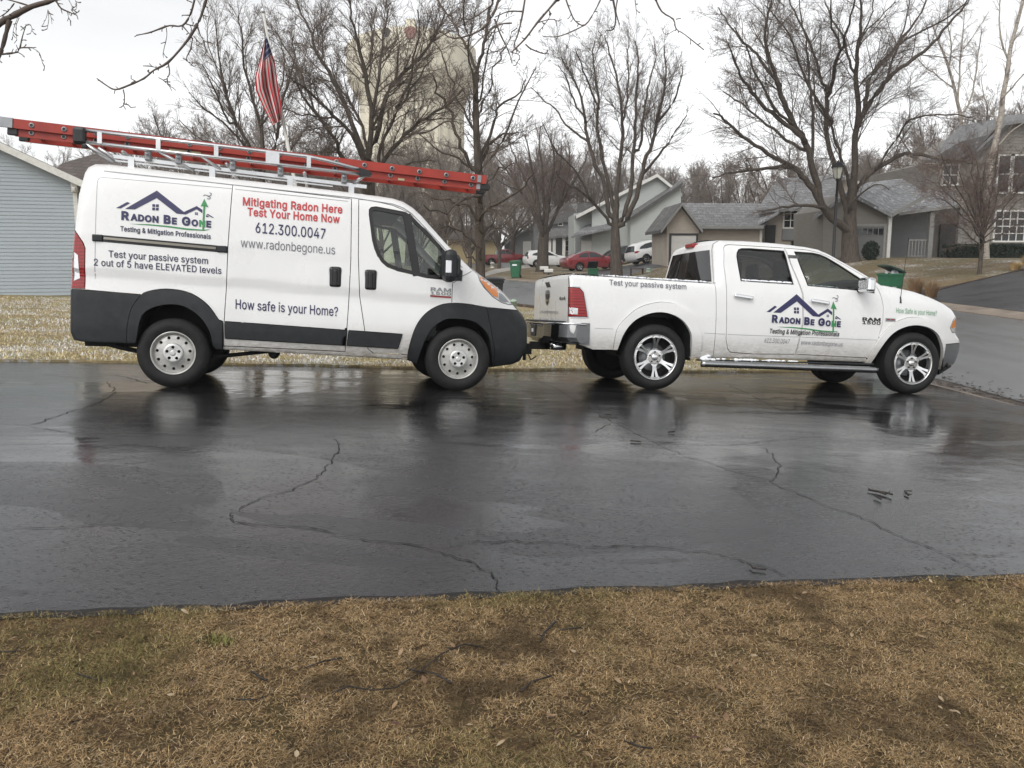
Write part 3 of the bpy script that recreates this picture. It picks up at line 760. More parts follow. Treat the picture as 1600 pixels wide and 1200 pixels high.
# letter shapes: advance width, then closed outlines, in thousandths of an em
GLYPHS = {"&":[448,[197,-7,173,-6,150,-2,129,4,110,12,93,22,78,34,65,47,54,62,45,78,39,96,35,114,34,133,35,149,37,163,42,177,47,189,55,201,63,213,73,224,85,235,97,245,111,256,125,267,140,279,216,335,221,339,226,343,231,347,237,352,242,357,246,363,251,369,255,375,258,382,260,389,261,397,262,405,261,417,258,427,253,437,245,445,237,452,226,457,215,460,201,461,192,460,184,459,176,456,168,453,161,449,155,444,150,438,145,431,142,424,139,416,137,408,137,399,137,389,139,380,142,372,145,363,150,355,155,346,162,337,169,327,176,317,185,307,194,296,204,284,438,0,364,0,171,231,121,293,111,306,102,319,94,331,87,344,82,357,78,370,76,384,75,398,76,415,79,430,84,445,91,458,99,470,109,481,121,491,134,499,149,505,165,510,182,513,200,513,218,513,235,510,251,505,266,499,279,491,290,482,300,471,308,459,315,447,320,433,323,419,324,404,323,393,322,382,319,372,315,362,310,352,305,342,299,333,291,325,283,317,275,308,266,301,256,293,154,217,140,206,128,195,118,185,110,174,104,164,100,154,98,143,97,131,98,119,100,108,104,97,109,87,116,78,124,70,133,63,143,57,154,53,166,49,179,47,193,46,208,47,223,50,237,54,251,59,265,66,278,75,290,84,301,95,312,108,321,121,329,136,336,151,342,168,346,186,348,205,349,224,408,224,407,201,405,180,401,161,397,144,391,128,385,115,378,103,371,92,364,83,357,75,351,68,345,62,333,47,320,34,305,23,289,14,271,7,252,1,234,-3,215,-6]],".":[188,[95,-4,86,-4,78,-1,70,3,63,9,57,16,53,24,50,32,50,41,50,50,53,59,57,66,63,73,70,79,78,83,86,86,95,87,104,86,113,83,121,79,128,73,134,66,138,59,140,50,141,41,140,32,138,24,134,16,128,9,121,3,113,-1,104,-4]],"0":[453,[227,-7,199,-5,174,1,151,11,130,24,111,41,95,62,80,86,69,113,60,144,53,178,49,214,48,254,49,294,53,330,60,364,69,395,81,422,95,447,112,467,130,484,151,498,174,508,200,514,227,516,254,514,279,508,302,498,323,484,342,467,358,447,372,422,384,395,393,364,400,330,404,294,405,254,404,214,400,178,393,144,384,113,373,86,359,62,342,41,323,24,302,11,279,1,254,-5],[227,50,245,51,261,56,276,63,290,74,303,87,313,103,323,122,330,144,336,168,340,194,343,223,344,254,343,285,340,314,336,341,330,365,323,387,313,405,303,422,290,435,276,446,261,453,245,458,227,460,209,458,192,453,177,446,163,435,151,422,140,405,131,387,123,365,117,341,113,314,110,285,109,254,110,223,113,194,117,168,123,144,131,122,140,103,151,87,163,74,177,63,192,56,209,51]],"1":[453,[76,0,76,55,391,55,391,0],[276,509,276,0,212,0,212,448,209,448,86,358,86,427,198,509]],"2":[453,[64,0,64,47,234,229,248,243,261,257,272,270,282,282,291,294,299,305,305,316,311,327,315,337,318,348,320,360,320,371,319,385,317,397,313,408,308,419,301,428,293,436,283,443,273,449,262,454,250,457,237,459,224,460,209,459,196,457,184,453,172,447,162,441,153,433,145,424,139,413,134,402,130,390,128,376,127,362,66,362,67,384,71,405,77,424,86,442,98,459,111,473,126,486,143,496,162,505,182,511,203,514,225,516,247,514,268,511,288,505,306,497,323,486,337,474,350,461,361,445,370,428,376,411,380,392,381,372,380,358,378,345,375,331,371,318,365,304,357,290,347,275,336,259,322,241,306,223,288,202,267,180,153,60,153,57,389,57,389,0]],"3":[453,[218,-7,195,-6,173,-3,152,2,133,10,114,19,98,30,83,43,70,57,60,74,52,91,46,111,44,132,109,132,111,119,115,107,120,97,126,87,134,78,144,71,154,64,165,59,178,55,191,52,204,50,219,50,234,51,248,53,262,56,275,61,287,67,297,74,307,83,315,93,321,104,325,116,328,130,329,145,328,158,326,172,322,184,316,196,308,207,299,217,288,226,275,234,260,240,242,244,223,247,201,248,157,248,157,299,288,448,288,452,70,452,70,509,372,509,372,461,211,278,211,289,239,290,264,288,287,284,308,276,327,265,344,253,359,239,371,222,381,205,387,186,392,166,393,145,392,123,387,103,380,84,370,66,358,50,344,36,327,23,309,12,288,4,266,-2,243,-6]],"4":[453,[40,105,40,158,247,509,311,509,109,166,109,163,413,163,413,105],[282,0,282,121,282,146,282,318,343,318,343,0]],"5":[453,[221,-7,199,-6,178,-2,159,3,140,11,123,21,108,32,94,45,83,60,73,76,66,93,62,111,60,130,122,130,124,119,127,108,132,98,138,89,145,80,154,73,163,66,173,60,184,56,196,52,208,50,221,50,236,51,250,53,264,58,276,64,288,72,298,82,307,92,314,104,320,117,324,131,327,146,328,162,327,178,324,193,320,208,314,221,306,233,297,244,286,254,275,262,262,269,248,273,233,276,218,277,205,276,192,275,180,272,167,268,156,264,145,258,136,252,128,246,67,253,96,509,366,509,366,452,151,452,134,301,136,301,145,308,155,315,166,320,178,325,190,329,203,331,216,333,229,334,247,333,263,330,279,326,294,321,308,314,321,306,334,296,345,285,355,273,364,260,372,246,379,231,384,215,388,199,390,181,391,163,390,139,385,117,379,95,369,76,357,57,343,41,327,27,309,15,289,6,268,-1,245,-5]],"6":[453,[226,-7,203,-5,182,-1,161,5,142,15,125,26,109,40,96,56,84,74,75,94,69,115,65,138,64,162,65,180,68,199,73,219,80,239,89,261,102,285,118,311,137,340,252,509,322,509,151,261,145,261,149,268,154,275,159,281,165,288,172,293,179,299,187,303,196,307,205,310,214,312,224,314,235,314,257,313,278,309,298,303,316,295,332,284,346,271,359,257,370,240,378,221,384,201,388,180,389,157,388,134,384,112,377,92,368,73,356,55,343,39,327,26,310,14,291,5,271,-2,249,-6],[226,48,241,49,254,52,267,56,279,63,289,70,299,79,307,90,314,101,320,114,324,128,327,142,327,157,327,173,324,187,320,201,314,213,307,225,299,235,289,244,279,251,267,258,254,262,241,264,226,265,212,264,198,262,186,258,174,252,163,244,153,235,145,225,138,214,132,201,128,188,126,174,125,158,126,143,128,128,132,114,138,102,145,90,153,79,163,70,174,63,186,56,198,52,212,49]],"7":[453,[97,0,323,448,323,452,62,452,62,509,391,509,391,449,165,0]],"?":[358,[132,152,132,159,133,181,134,200,137,216,141,230,146,241,153,252,160,261,168,269,177,277,187,284,197,291,209,298,220,306,230,314,239,324,247,334,253,345,258,357,261,370,262,384,261,395,259,406,255,416,250,425,244,433,237,441,229,447,220,452,211,456,200,459,189,461,178,462,167,461,157,459,147,457,137,453,128,448,120,441,112,434,106,425,100,416,96,404,93,392,92,378,27,378,29,399,33,418,40,436,49,452,60,467,73,479,87,490,103,499,120,506,138,511,157,515,178,516,199,514,219,511,238,506,255,498,270,489,284,478,296,465,306,451,314,435,319,418,323,401,324,382,323,362,319,344,314,327,306,311,296,297,284,284,270,272,254,261,244,254,235,248,226,241,219,235,213,229,207,221,203,214,200,205,197,196,195,185,194,172,194,158,194,152],[164,-4,155,-4,146,-1,138,3,131,9,126,16,121,24,119,32,118,41,119,50,121,58,126,66,131,73,138,79,146,83,155,86,164,86,173,86,181,83,189,79,196,73,202,66,206,58,208,50,209,41,208,32,206,24,202,16,196,9,189,3,181,-1,173,-4]],"A":[480,[16,0,201,509,276,509,463,0,395,0,287,302,282,317,276,334,270,352,264,372,257,394,250,420,241,447,232,478,245,478,236,447,228,419,220,393,213,371,206,351,201,333,195,317,191,302,85,0],[110,142,110,199,370,199,370,142]],"B":[456,[60,0,60,509,241,509,266,508,289,504,310,499,329,491,345,481,359,469,371,456,381,442,388,426,394,410,397,392,398,374,397,358,395,344,392,331,387,320,380,310,373,301,365,293,356,286,347,280,336,275,326,270,315,267,315,262,327,261,339,257,351,252,363,245,374,237,385,227,394,216,402,203,409,189,414,173,417,155,418,136,417,117,413,100,408,83,400,67,390,52,377,39,362,28,344,18,324,10,301,4,275,1,247,0],[125,57,245,57,272,58,296,63,315,70,330,80,341,92,349,105,354,120,355,137,355,149,352,161,348,173,342,184,335,194,327,203,317,211,306,218,293,224,279,228,264,230,248,231,125,231],[125,285,238,285,252,286,265,288,277,291,288,296,299,302,308,309,316,317,323,326,329,337,333,348,335,359,336,372,334,388,330,403,323,417,313,429,299,439,283,446,263,450,240,452,125,452]],"D":[502,[219,0,96,0,96,57,215,57,244,58,272,63,296,70,318,81,337,94,354,110,368,128,379,149,388,172,394,198,398,226,399,255,398,285,394,312,388,337,379,361,368,381,354,399,338,415,320,428,299,438,275,446,249,450,221,452,93,452,93,509,225,509,261,507,294,501,325,492,353,478,377,461,399,441,418,418,433,391,446,361,455,329,460,293,462,255,460,217,455,181,446,149,433,119,417,92,398,68,376,48,351,31,322,17,291,8,256,2],[125,509,125,0,60,0,60,509]],"E":[419,[60,0,60,509,372,509,372,452,125,452,125,286,355,286,355,229,125,229,125,57,375,57,375,0]],"G":[520,[269,-7,236,-5,205,1,176,11,149,25,125,43,104,64,85,88,69,116,57,146,47,179,42,215,40,254,42,293,47,329,57,362,69,393,85,421,103,445,125,466,149,484,175,498,203,508,233,514,265,516,285,515,304,513,322,509,340,504,358,497,374,489,389,480,403,469,416,458,429,445,439,431,449,416,458,401,465,384,470,367,474,349,408,349,404,361,399,372,393,383,387,393,380,403,373,411,365,420,356,427,347,434,337,439,326,444,315,448,304,452,291,454,279,455,265,456,243,454,222,450,202,443,183,432,166,419,150,404,137,385,125,364,116,340,109,314,105,285,103,254,105,223,109,194,116,168,125,145,137,124,151,105,166,90,184,76,203,66,224,59,246,54,269,53,290,54,309,57,328,63,345,71,360,81,374,93,386,107,396,123,404,141,410,160,414,180,415,202,434,199,283,199,283,256,478,256,478,200,476,170,471,141,463,115,451,91,436,69,419,50,399,33,377,19,352,8,326,0,298,-5]],"H":[517,[60,0,60,509,125,509,125,289,392,289,392,509,457,509,457,0,392,0,392,232,125,232,125,0]],"I":[300,[31,0,31,57,118,57,118,452,31,452,31,509,269,509,269,452,183,452,183,57,269,57,269,0]],"L":[393,[60,0,60,509,125,509,125,57,361,57,361,0]],"M":[628,[60,0,60,509,152,509,277,187,287,159,299,123,311,84,322,49,307,49,318,83,330,121,342,158,352,187,476,509,568,509,568,0,504,0,504,291,504,327,505,369,506,413,507,457,513,457,509,445,505,433,502,421,498,409,482,363,467,322,456,291,342,0,286,0,170,291,159,321,145,361,129,408,112,457,119,457,120,416,121,372,122,328,122,291,122,0]],"N":[523,[60,0,60,509,136,509,343,183,347,176,352,169,357,160,363,151,369,141,375,130,381,119,388,107,394,94,401,82,407,68,414,55,405,54,403,68,402,81,401,95,401,108,400,121,400,134,399,146,399,157,399,195,399,509,463,509,463,0,387,0,202,290,177,331,171,342,164,354,156,367,148,381,108,452,119,454,122,384,124,328,125,291,125,0]],"O":[533,[267,-7,235,-5,205,1,177,11,150,25,126,42,105,63,86,88,70,115,57,146,48,179,42,215,40,254,42,293,48,329,57,362,70,393,86,421,105,445,126,466,150,484,177,498,205,508,235,514,267,516,299,514,329,508,357,498,384,484,408,466,429,445,448,421,464,393,477,362,486,329,491,293,493,254,491,215,486,179,477,146,464,115,448,88,429,63,408,42,384,25,357,11,329,1,299,-5],[267,53,289,54,310,59,330,66,349,76,367,89,383,105,396,123,408,144,418,168,425,194,429,223,430,254,429,286,425,314,418,341,408,365,396,386,383,404,367,420,349,433,330,443,310,450,289,454,267,456,245,454,223,450,203,443,184,433,167,420,151,404,137,385,125,364,116,340,109,314,105,285,103,254,105,223,109,194,116,168,125,144,137,123,151,105,167,89,184,76,203,66,223,59,245,54]],"P":[445,[60,0,60,509,235,509,263,507,289,503,312,497,332,487,350,476,366,462,379,447,390,430,398,411,404,391,407,370,409,348,407,325,404,304,398,284,390,265,379,248,366,233,350,219,332,207,312,198,289,191,263,187,235,186,109,186,109,242,233,242,252,243,269,246,284,250,297,256,308,264,318,272,327,282,333,294,338,306,342,319,344,333,344,348,344,362,342,376,338,389,333,402,326,413,318,423,308,431,297,439,284,444,268,449,251,451,232,452,125,452,125,0]],"R":[449,[60,0,60,509,236,509,264,507,290,504,313,497,333,489,351,478,367,465,380,450,390,433,399,415,405,395,408,374,409,352,408,330,405,309,399,290,390,271,380,255,367,240,351,228,333,217,312,209,289,203,264,199,236,198,96,198,96,255,234,255,252,256,269,258,284,262,298,267,309,273,319,281,327,290,334,300,339,312,342,324,344,338,345,352,344,367,342,380,339,393,334,405,327,415,319,425,309,433,298,440,284,445,269,449,252,451,233,452,125,452,125,0],[353,0,230,229,303,229,428,0]],"S":[447,[224,-9,197,-8,172,-4,149,1,128,9,108,19,91,31,76,45,64,60,54,77,46,96,41,115,38,137,104,137,107,123,110,110,116,98,123,88,132,79,142,71,154,64,166,59,180,55,194,52,209,50,224,49,241,50,257,52,272,55,286,60,299,66,311,74,321,82,329,92,336,102,341,114,345,126,346,139,345,151,342,161,338,171,332,179,325,186,316,193,307,199,296,205,284,209,272,214,259,218,245,222,184,239,154,249,128,260,105,274,86,289,71,307,60,326,54,348,52,372,53,393,58,413,65,431,75,448,87,463,102,476,119,488,138,498,158,506,180,511,203,514,227,516,252,514,275,511,296,505,316,498,334,488,351,476,365,463,377,449,387,433,394,415,399,397,401,378,337,378,334,396,326,412,316,426,302,437,286,447,267,453,247,457,225,459,209,458,194,456,180,452,167,448,156,442,145,435,136,427,129,418,123,409,118,398,116,387,115,376,116,363,119,352,124,342,131,334,139,326,148,319,158,313,169,308,180,304,191,300,202,296,212,293,264,279,276,276,287,272,299,268,312,264,324,258,336,252,347,245,359,238,369,229,379,220,387,209,395,198,401,185,405,171,407,155,408,139,407,118,403,99,396,81,386,64,374,48,360,34,343,21,323,11,302,2,278,-4,252,-8]],"T":[449,[32,452,32,509,417,509,417,452,257,452,257,0,193,0,193,452]],"V":[480,[204,0,16,509,84,509,192,206,197,192,203,176,209,158,215,137,222,115,230,89,239,61,248,31,235,31,244,62,252,90,260,115,267,138,274,158,279,176,285,192,290,206,395,509,463,509,278,0]],"Y":[472,[203,0,203,208,16,509,91,509,192,344,200,331,208,318,215,305,222,292,229,279,236,264,243,248,250,230,224,230,231,248,237,265,244,280,251,293,258,306,265,318,273,331,280,344,381,509,455,509,268,208,268,0]],"a":[389,[160,-9,142,-8,126,-5,110,-1,94,5,80,12,68,22,57,32,48,45,40,58,35,73,31,90,30,108,31,123,34,138,38,150,43,161,50,171,58,179,67,187,78,193,89,199,100,203,112,207,125,211,138,213,152,216,165,218,178,220,234,227,244,228,252,230,259,232,265,235,270,238,273,243,275,248,276,255,276,257,275,268,273,279,271,288,267,297,262,304,256,311,248,317,240,322,230,326,220,329,208,330,196,331,183,330,171,329,159,326,149,322,140,318,132,313,124,307,118,301,112,294,107,288,103,281,100,274,41,291,48,308,57,322,67,335,79,346,91,355,104,364,118,370,133,375,148,379,163,382,179,384,194,384,204,384,215,383,227,382,239,379,251,376,263,372,275,367,286,360,296,353,306,343,315,333,322,320,329,306,333,290,336,272,337,251,337,0,277,0,277,52,272,52,269,45,264,38,258,32,252,25,244,18,236,12,226,6,215,1,203,-3,190,-6,176,-8],[170,45,187,46,202,49,216,53,228,59,239,66,248,74,257,83,263,93,269,104,272,115,275,126,276,138,276,190,273,188,270,186,265,184,259,182,253,180,246,179,239,177,231,176,200,171,175,168,165,166,154,164,144,162,134,159,125,155,117,150,110,145,103,139,98,132,95,124,93,115,92,105,92,95,94,87,98,79,102,72,107,66,114,61,121,56,130,52,139,49,149,47,159,46]],"b":[424,[229,-8,213,-7,198,-5,184,-1,172,4,162,10,153,17,145,24,138,31,132,39,127,46,122,53,118,59,112,59,112,0,53,0,53,509,114,509,114,319,118,319,122,325,127,331,132,338,137,346,144,353,152,360,161,367,171,373,183,378,197,381,212,384,229,384,252,383,274,378,294,371,313,361,330,347,345,332,359,313,370,293,379,270,385,245,389,218,390,189,389,160,385,133,379,108,370,84,359,64,346,45,330,29,313,16,294,5,274,-2,252,-7],[220,47,237,48,253,51,267,57,279,66,291,76,301,88,309,101,316,117,321,133,325,151,327,170,328,189,327,209,325,227,321,245,316,261,309,276,301,290,291,301,280,311,267,319,253,325,237,329,220,330,203,329,188,325,174,320,161,312,150,302,140,291,132,278,125,263,120,247,116,229,113,210,113,189,113,169,116,150,120,132,125,115,132,100,140,86,150,75,162,65,174,57,188,51,204,48]],"d":[424,[195,-8,172,-7,151,-2,130,5,111,16,94,29,79,45,66,64,55,84,46,108,39,133,35,160,34,189,35,218,39,245,46,270,55,293,66,313,79,332,95,347,112,361,131,371,151,378,173,383,196,384,213,384,228,381,241,378,253,373,263,367,272,360,280,353,287,346,293,338,298,331,303,325,306,319,311,319,311,509,372,509,372,0,313,0,313,59,307,59,303,53,298,46,293,39,287,31,280,24,272,17,263,10,252,4,241,-1,227,-5,212,-7],[205,47,221,48,236,51,250,57,263,65,274,75,284,86,293,100,299,115,305,132,309,150,311,169,312,189,311,210,309,229,305,247,300,263,293,278,284,291,275,302,263,312,251,320,237,325,221,329,205,330,187,329,172,325,157,319,145,311,133,301,124,290,115,276,108,261,103,245,99,227,97,209,96,189,97,170,99,151,103,133,109,117,115,101,124,88,134,76,145,66,158,57,172,51,188,48]],"e":[404,[212,-8,185,-7,161,-2,138,6,117,16,98,30,82,46,68,64,56,85,46,108,40,132,35,159,34,187,35,215,39,242,46,267,55,290,67,311,81,329,97,346,115,359,135,370,157,378,180,383,205,384,221,384,236,382,251,379,266,374,280,368,294,361,307,351,319,341,331,329,341,315,350,299,357,282,363,263,368,242,370,219,371,194,371,169,75,169,75,221,338,221,310,202,309,220,307,237,303,254,298,269,291,282,283,294,273,305,263,314,250,321,237,326,222,329,205,330,189,329,173,326,159,321,146,313,135,304,125,294,116,282,109,270,103,256,99,241,97,226,96,211,96,178,97,157,100,139,104,122,110,106,118,92,128,80,139,70,151,61,165,55,179,50,195,47,212,46,224,47,234,48,244,50,254,53,263,56,271,61,278,66,285,73,292,80,297,88,302,96,306,105,365,91,360,77,353,63,345,51,335,39,324,29,311,19,298,11,283,4,266,-1,249,-5,231,-7]],"f":[254,[228,379,228,327,6,327,6,379],[81,0,81,432,82,447,84,461,89,474,96,486,104,496,113,505,124,513,135,519,148,524,161,527,174,529,187,530,197,530,207,529,215,528,222,527,229,525,234,524,239,522,243,521,227,468,215,472,211,473,206,473,200,474,195,474,182,473,171,470,162,466,154,460,149,452,145,443,142,431,142,419,142,0]],"g":[425,[207,-151,187,-150,168,-148,150,-144,134,-140,119,-134,105,-127,93,-119,82,-110,73,-101,64,-91,57,-80,51,-69,101,-41,106,-47,110,-53,116,-59,122,-66,128,-72,136,-78,145,-83,154,-88,165,-92,178,-95,192,-97,207,-97,229,-96,249,-92,267,-85,282,-75,295,-62,304,-47,310,-28,311,-6,311,68,306,68,302,62,298,56,293,49,287,41,280,34,272,28,263,21,252,16,241,11,227,8,212,5,195,5,173,6,152,10,132,17,113,27,95,39,80,53,67,71,55,90,46,112,39,136,35,163,34,191,35,220,39,246,46,271,55,293,66,314,80,332,95,347,112,361,131,371,152,378,173,383,196,384,213,384,228,382,242,378,253,373,264,367,273,360,281,353,288,346,294,338,299,331,304,325,308,319,313,319,313,379,372,379,372,-9,371,-32,367,-54,360,-73,350,-90,338,-104,324,-117,308,-127,291,-136,271,-142,251,-147,229,-150],[205,59,222,60,237,63,251,68,264,75,275,84,285,95,293,107,300,121,305,137,309,154,312,172,312,193,312,212,309,231,305,248,300,264,293,278,285,291,275,303,264,312,251,320,237,325,222,329,205,330,188,329,172,325,158,320,145,312,134,302,124,290,115,277,109,262,103,246,99,229,97,212,96,193,97,173,99,155,103,138,109,123,116,108,124,96,134,85,145,76,158,68,172,63,188,60]],"h":[410,[114,227,114,0,53,0,53,509,114,509,114,287,102,287,112,312,124,332,137,349,152,362,169,372,187,379,207,383,227,384,246,383,264,380,280,376,295,369,309,360,321,349,332,336,341,321,348,304,353,285,356,264,357,240,357,0,296,0,296,235,295,256,290,275,283,291,273,304,260,315,246,323,229,328,210,329,197,328,184,326,172,322,161,317,150,311,141,303,133,293,126,283,121,271,117,257,114,243]],"i":[167,[53,0,53,379,114,379,114,0],[84,443,75,444,67,446,60,449,54,455,48,461,44,468,42,475,41,483,42,491,44,499,48,506,54,512,60,517,67,521,75,523,84,524,92,523,100,521,107,517,114,512,119,506,123,499,126,491,126,483,126,475,123,468,119,461,114,455,107,449,100,446,92,444]],"l":[189,[139,-2,119,-1,101,3,86,10,74,20,65,33,58,47,54,65,53,84,53,509,114,509,114,99,114,87,115,77,117,68,120,62,124,58,130,54,137,53,146,52,160,53,170,54,181,3,162,-1,156,-2,151,-2,145,-2]],"m":[610,[53,0,53,379,112,379,112,295,108,295,112,310,118,323,125,335,132,346,141,355,151,363,161,370,172,376,183,380,195,384,207,386,219,386,239,385,257,380,273,372,287,361,299,347,309,331,316,314,321,295,312,295,317,308,322,321,329,332,337,343,347,353,357,361,368,369,381,375,394,380,407,383,422,385,437,386,453,385,468,383,483,378,497,372,510,364,522,354,532,342,541,328,548,313,553,296,556,276,557,255,557,0,496,0,496,254,494,273,490,289,483,302,473,313,460,321,447,326,433,329,419,330,406,330,395,328,384,324,374,320,365,314,358,307,351,299,345,290,341,280,338,270,336,259,335,247,335,0,274,0,274,260,273,275,269,288,262,301,253,311,242,320,229,326,215,329,199,330,188,330,178,328,168,325,158,320,148,314,140,307,132,299,126,289,121,278,117,266,114,253,114,238,114,0]],"n":[410,[114,227,114,0,53,0,53,379,112,379,112,287,102,287,112,312,124,332,137,349,152,362,169,372,187,379,207,383,227,384,246,383,264,380,280,376,295,369,309,360,321,349,332,336,341,321,348,304,353,285,356,264,357,240,357,0,296,0,296,235,295,256,290,275,283,291,273,304,260,315,246,323,229,328,210,329,197,328,184,326,172,322,161,317,150,311,141,303,133,293,126,283,121,271,117,257,114,243]],"o":[415,[207,-8,182,-7,159,-2,137,6,117,16,98,30,82,46,68,64,56,85,46,108,40,133,36,159,34,187,36,216,40,243,46,268,56,291,68,312,82,330,98,346,117,360,137,371,159,378,182,383,207,384,233,383,256,378,278,371,299,360,317,346,333,330,347,312,359,291,369,268,376,243,380,216,381,187,380,159,376,133,369,108,359,85,347,64,333,46,317,30,299,16,278,6,256,-2,233,-7],[207,46,226,48,242,51,257,57,270,66,282,76,292,89,300,102,307,117,312,134,316,151,318,169,319,187,318,206,316,224,312,242,307,258,300,274,292,287,282,300,270,310,257,319,242,325,226,329,207,330,189,329,173,325,158,319,145,310,134,300,124,287,115,274,108,258,103,242,99,224,97,206,96,187,97,169,99,151,103,134,108,117,115,102,124,89,134,76,145,66,158,57,173,51,189,48]],"p":[424,[53,-143,53,379,112,379,112,319,118,319,122,325,126,331,131,338,137,346,144,353,152,360,161,367,171,373,183,378,197,381,212,384,229,384,252,383,274,378,294,371,313,361,330,347,345,332,359,313,370,293,379,270,385,245,389,218,390,189,389,160,385,133,379,108,370,84,359,64,346,45,330,29,313,16,294,5,274,-2,252,-7,229,-8,213,-7,198,-5,184,-1,173,4,162,10,153,17,145,24,138,31,132,39,127,46,122,53,118,59,114,59,114,-143],[220,47,237,48,253,51,267,57,279,66,291,76,301,88,309,101,316,117,321,133,325,151,327,170,328,189,327,209,325,227,321,245,316,261,309,276,301,290,291,301,280,311,267,319,253,325,237,329,220,330,203,329,188,325,174,320,161,312,150,302,140,291,132,278,125,263,120,247,116,229,113,210,113,189,113,169,116,150,120,132,125,115,132,100,140,86,150,75,162,65,174,57,188,51,204,48]],"r":[259,[53,0,53,379,112,379,112,321,115,321,122,335,130,347,140,358,152,367,166,375,181,380,196,384,213,385,229,384,243,384,243,322,230,324,224,325,219,325,213,326,207,326,194,325,182,323,170,319,159,315,149,309,140,301,132,293,126,284,121,273,117,262,114,250,114,237,114,0]],"s":[365,[182,-8,163,-7,145,-5,128,-2,112,3,98,10,84,18,72,27,62,38,53,50,45,63,40,78,36,94,94,107,99,92,105,79,114,69,124,60,136,54,150,49,165,46,181,45,200,46,217,50,232,55,244,62,255,71,262,81,267,91,268,103,267,112,265,121,260,129,254,136,246,142,237,147,225,151,212,155,149,170,125,177,104,186,87,196,72,208,61,222,53,237,48,255,47,274,48,290,51,305,57,319,65,332,75,343,87,354,100,363,115,370,131,377,149,381,167,384,187,384,206,384,223,381,239,378,254,372,267,366,279,358,290,349,299,339,307,328,314,316,319,303,324,290,268,277,264,288,258,298,251,307,243,316,232,323,219,328,205,331,187,333,171,332,156,329,143,324,131,317,121,308,114,299,110,289,109,277,110,267,112,258,117,250,124,243,133,237,144,232,157,227,172,223,229,209,254,202,275,194,292,183,306,171,317,158,325,142,330,125,331,107,330,90,326,75,321,61,312,47,302,35,290,24,276,15,260,6,242,0,223,-5,203,-7]],"t":[227,[204,379,204,327,6,327,6,379],[65,471,126,471,126,98,127,86,128,76,132,68,136,61,142,56,150,53,159,51,170,50,185,51,202,54,213,2,208,0,203,-1,198,-2,192,-3,186,-3,180,-4,174,-4,168,-4,145,-3,125,2,107,10,92,21,80,35,72,52,67,71,65,93]],"u":[410,[182,-5,164,-4,146,-1,130,4,115,11,101,20,89,31,78,44,69,59,62,76,57,95,54,116,53,139,53,379,114,379,114,144,115,123,119,105,127,89,137,75,150,64,164,56,181,52,200,50,213,51,226,53,238,57,249,62,259,69,268,77,276,86,283,97,289,109,293,122,295,137,296,153,296,379,357,379,357,0,298,0,298,92,307,92,297,67,286,47,272,30,257,17,240,7,222,0,203,-4]],"v":[389,[163,0,17,379,84,379,165,155,171,138,177,121,182,104,187,87,191,70,196,53,201,37,206,21,184,21,189,37,194,53,198,70,203,87,207,104,213,121,218,138,224,155,305,379,371,379,226,0]],"w":[567,[138,0,23,379,87,379,133,214,138,196,143,177,149,157,154,137,159,115,165,91,170,67,175,41,165,41,170,66,175,90,180,113,186,135,191,156,196,176,201,195,206,214,252,379,316,379,362,214,366,196,371,176,376,157,382,136,387,114,392,91,397,67,402,41,391,41,397,66,402,90,408,113,413,135,418,156,423,176,429,195,434,214,480,379,545,379,429,0,368,0,319,172,305,225,301,239,297,252,294,266,291,280,277,338,291,338,277,280,263,225,259,211,255,198,252,185,248,172,199,0]],"x":[379,[21,0,171,218,171,171,29,379,100,379,147,306,156,292,164,279,172,266,179,253,186,241,193,229,200,217,207,206,175,206,183,217,190,229,196,241,202,253,209,266,216,279,224,292,233,306,282,379,352,379,209,169,209,214,358,0,287,0,231,85,222,99,214,112,207,124,200,136,193,148,187,159,180,171,173,182,205,182,198,171,191,159,185,148,178,136,172,124,165,112,157,99,148,85,91,0]],"y":[389,[47,-139,61,-86,71,-87,80,-89,88,-90,96,-90,104,-89,111,-87,118,-84,124,-80,130,-74,136,-67,141,-58,146,-48,151,-36,163,-1,17,379,84,379,165,155,171,138,177,121,182,104,187,87,191,70,196,53,201,37,206,21,184,21,188,37,193,53,198,70,202,87,207,104,212,121,218,138,224,155,305,379,371,379,204,-58,198,-72,191,-85,184,-97,177,-107,168,-116,159,-124,150,-130,139,-136,128,-140,117,-143,104,-145,91,-145,84,-145,77,-145,71,-144,65,-143,59,-142,54,-141,51,-140]]," ":[188]}
_fc = {}
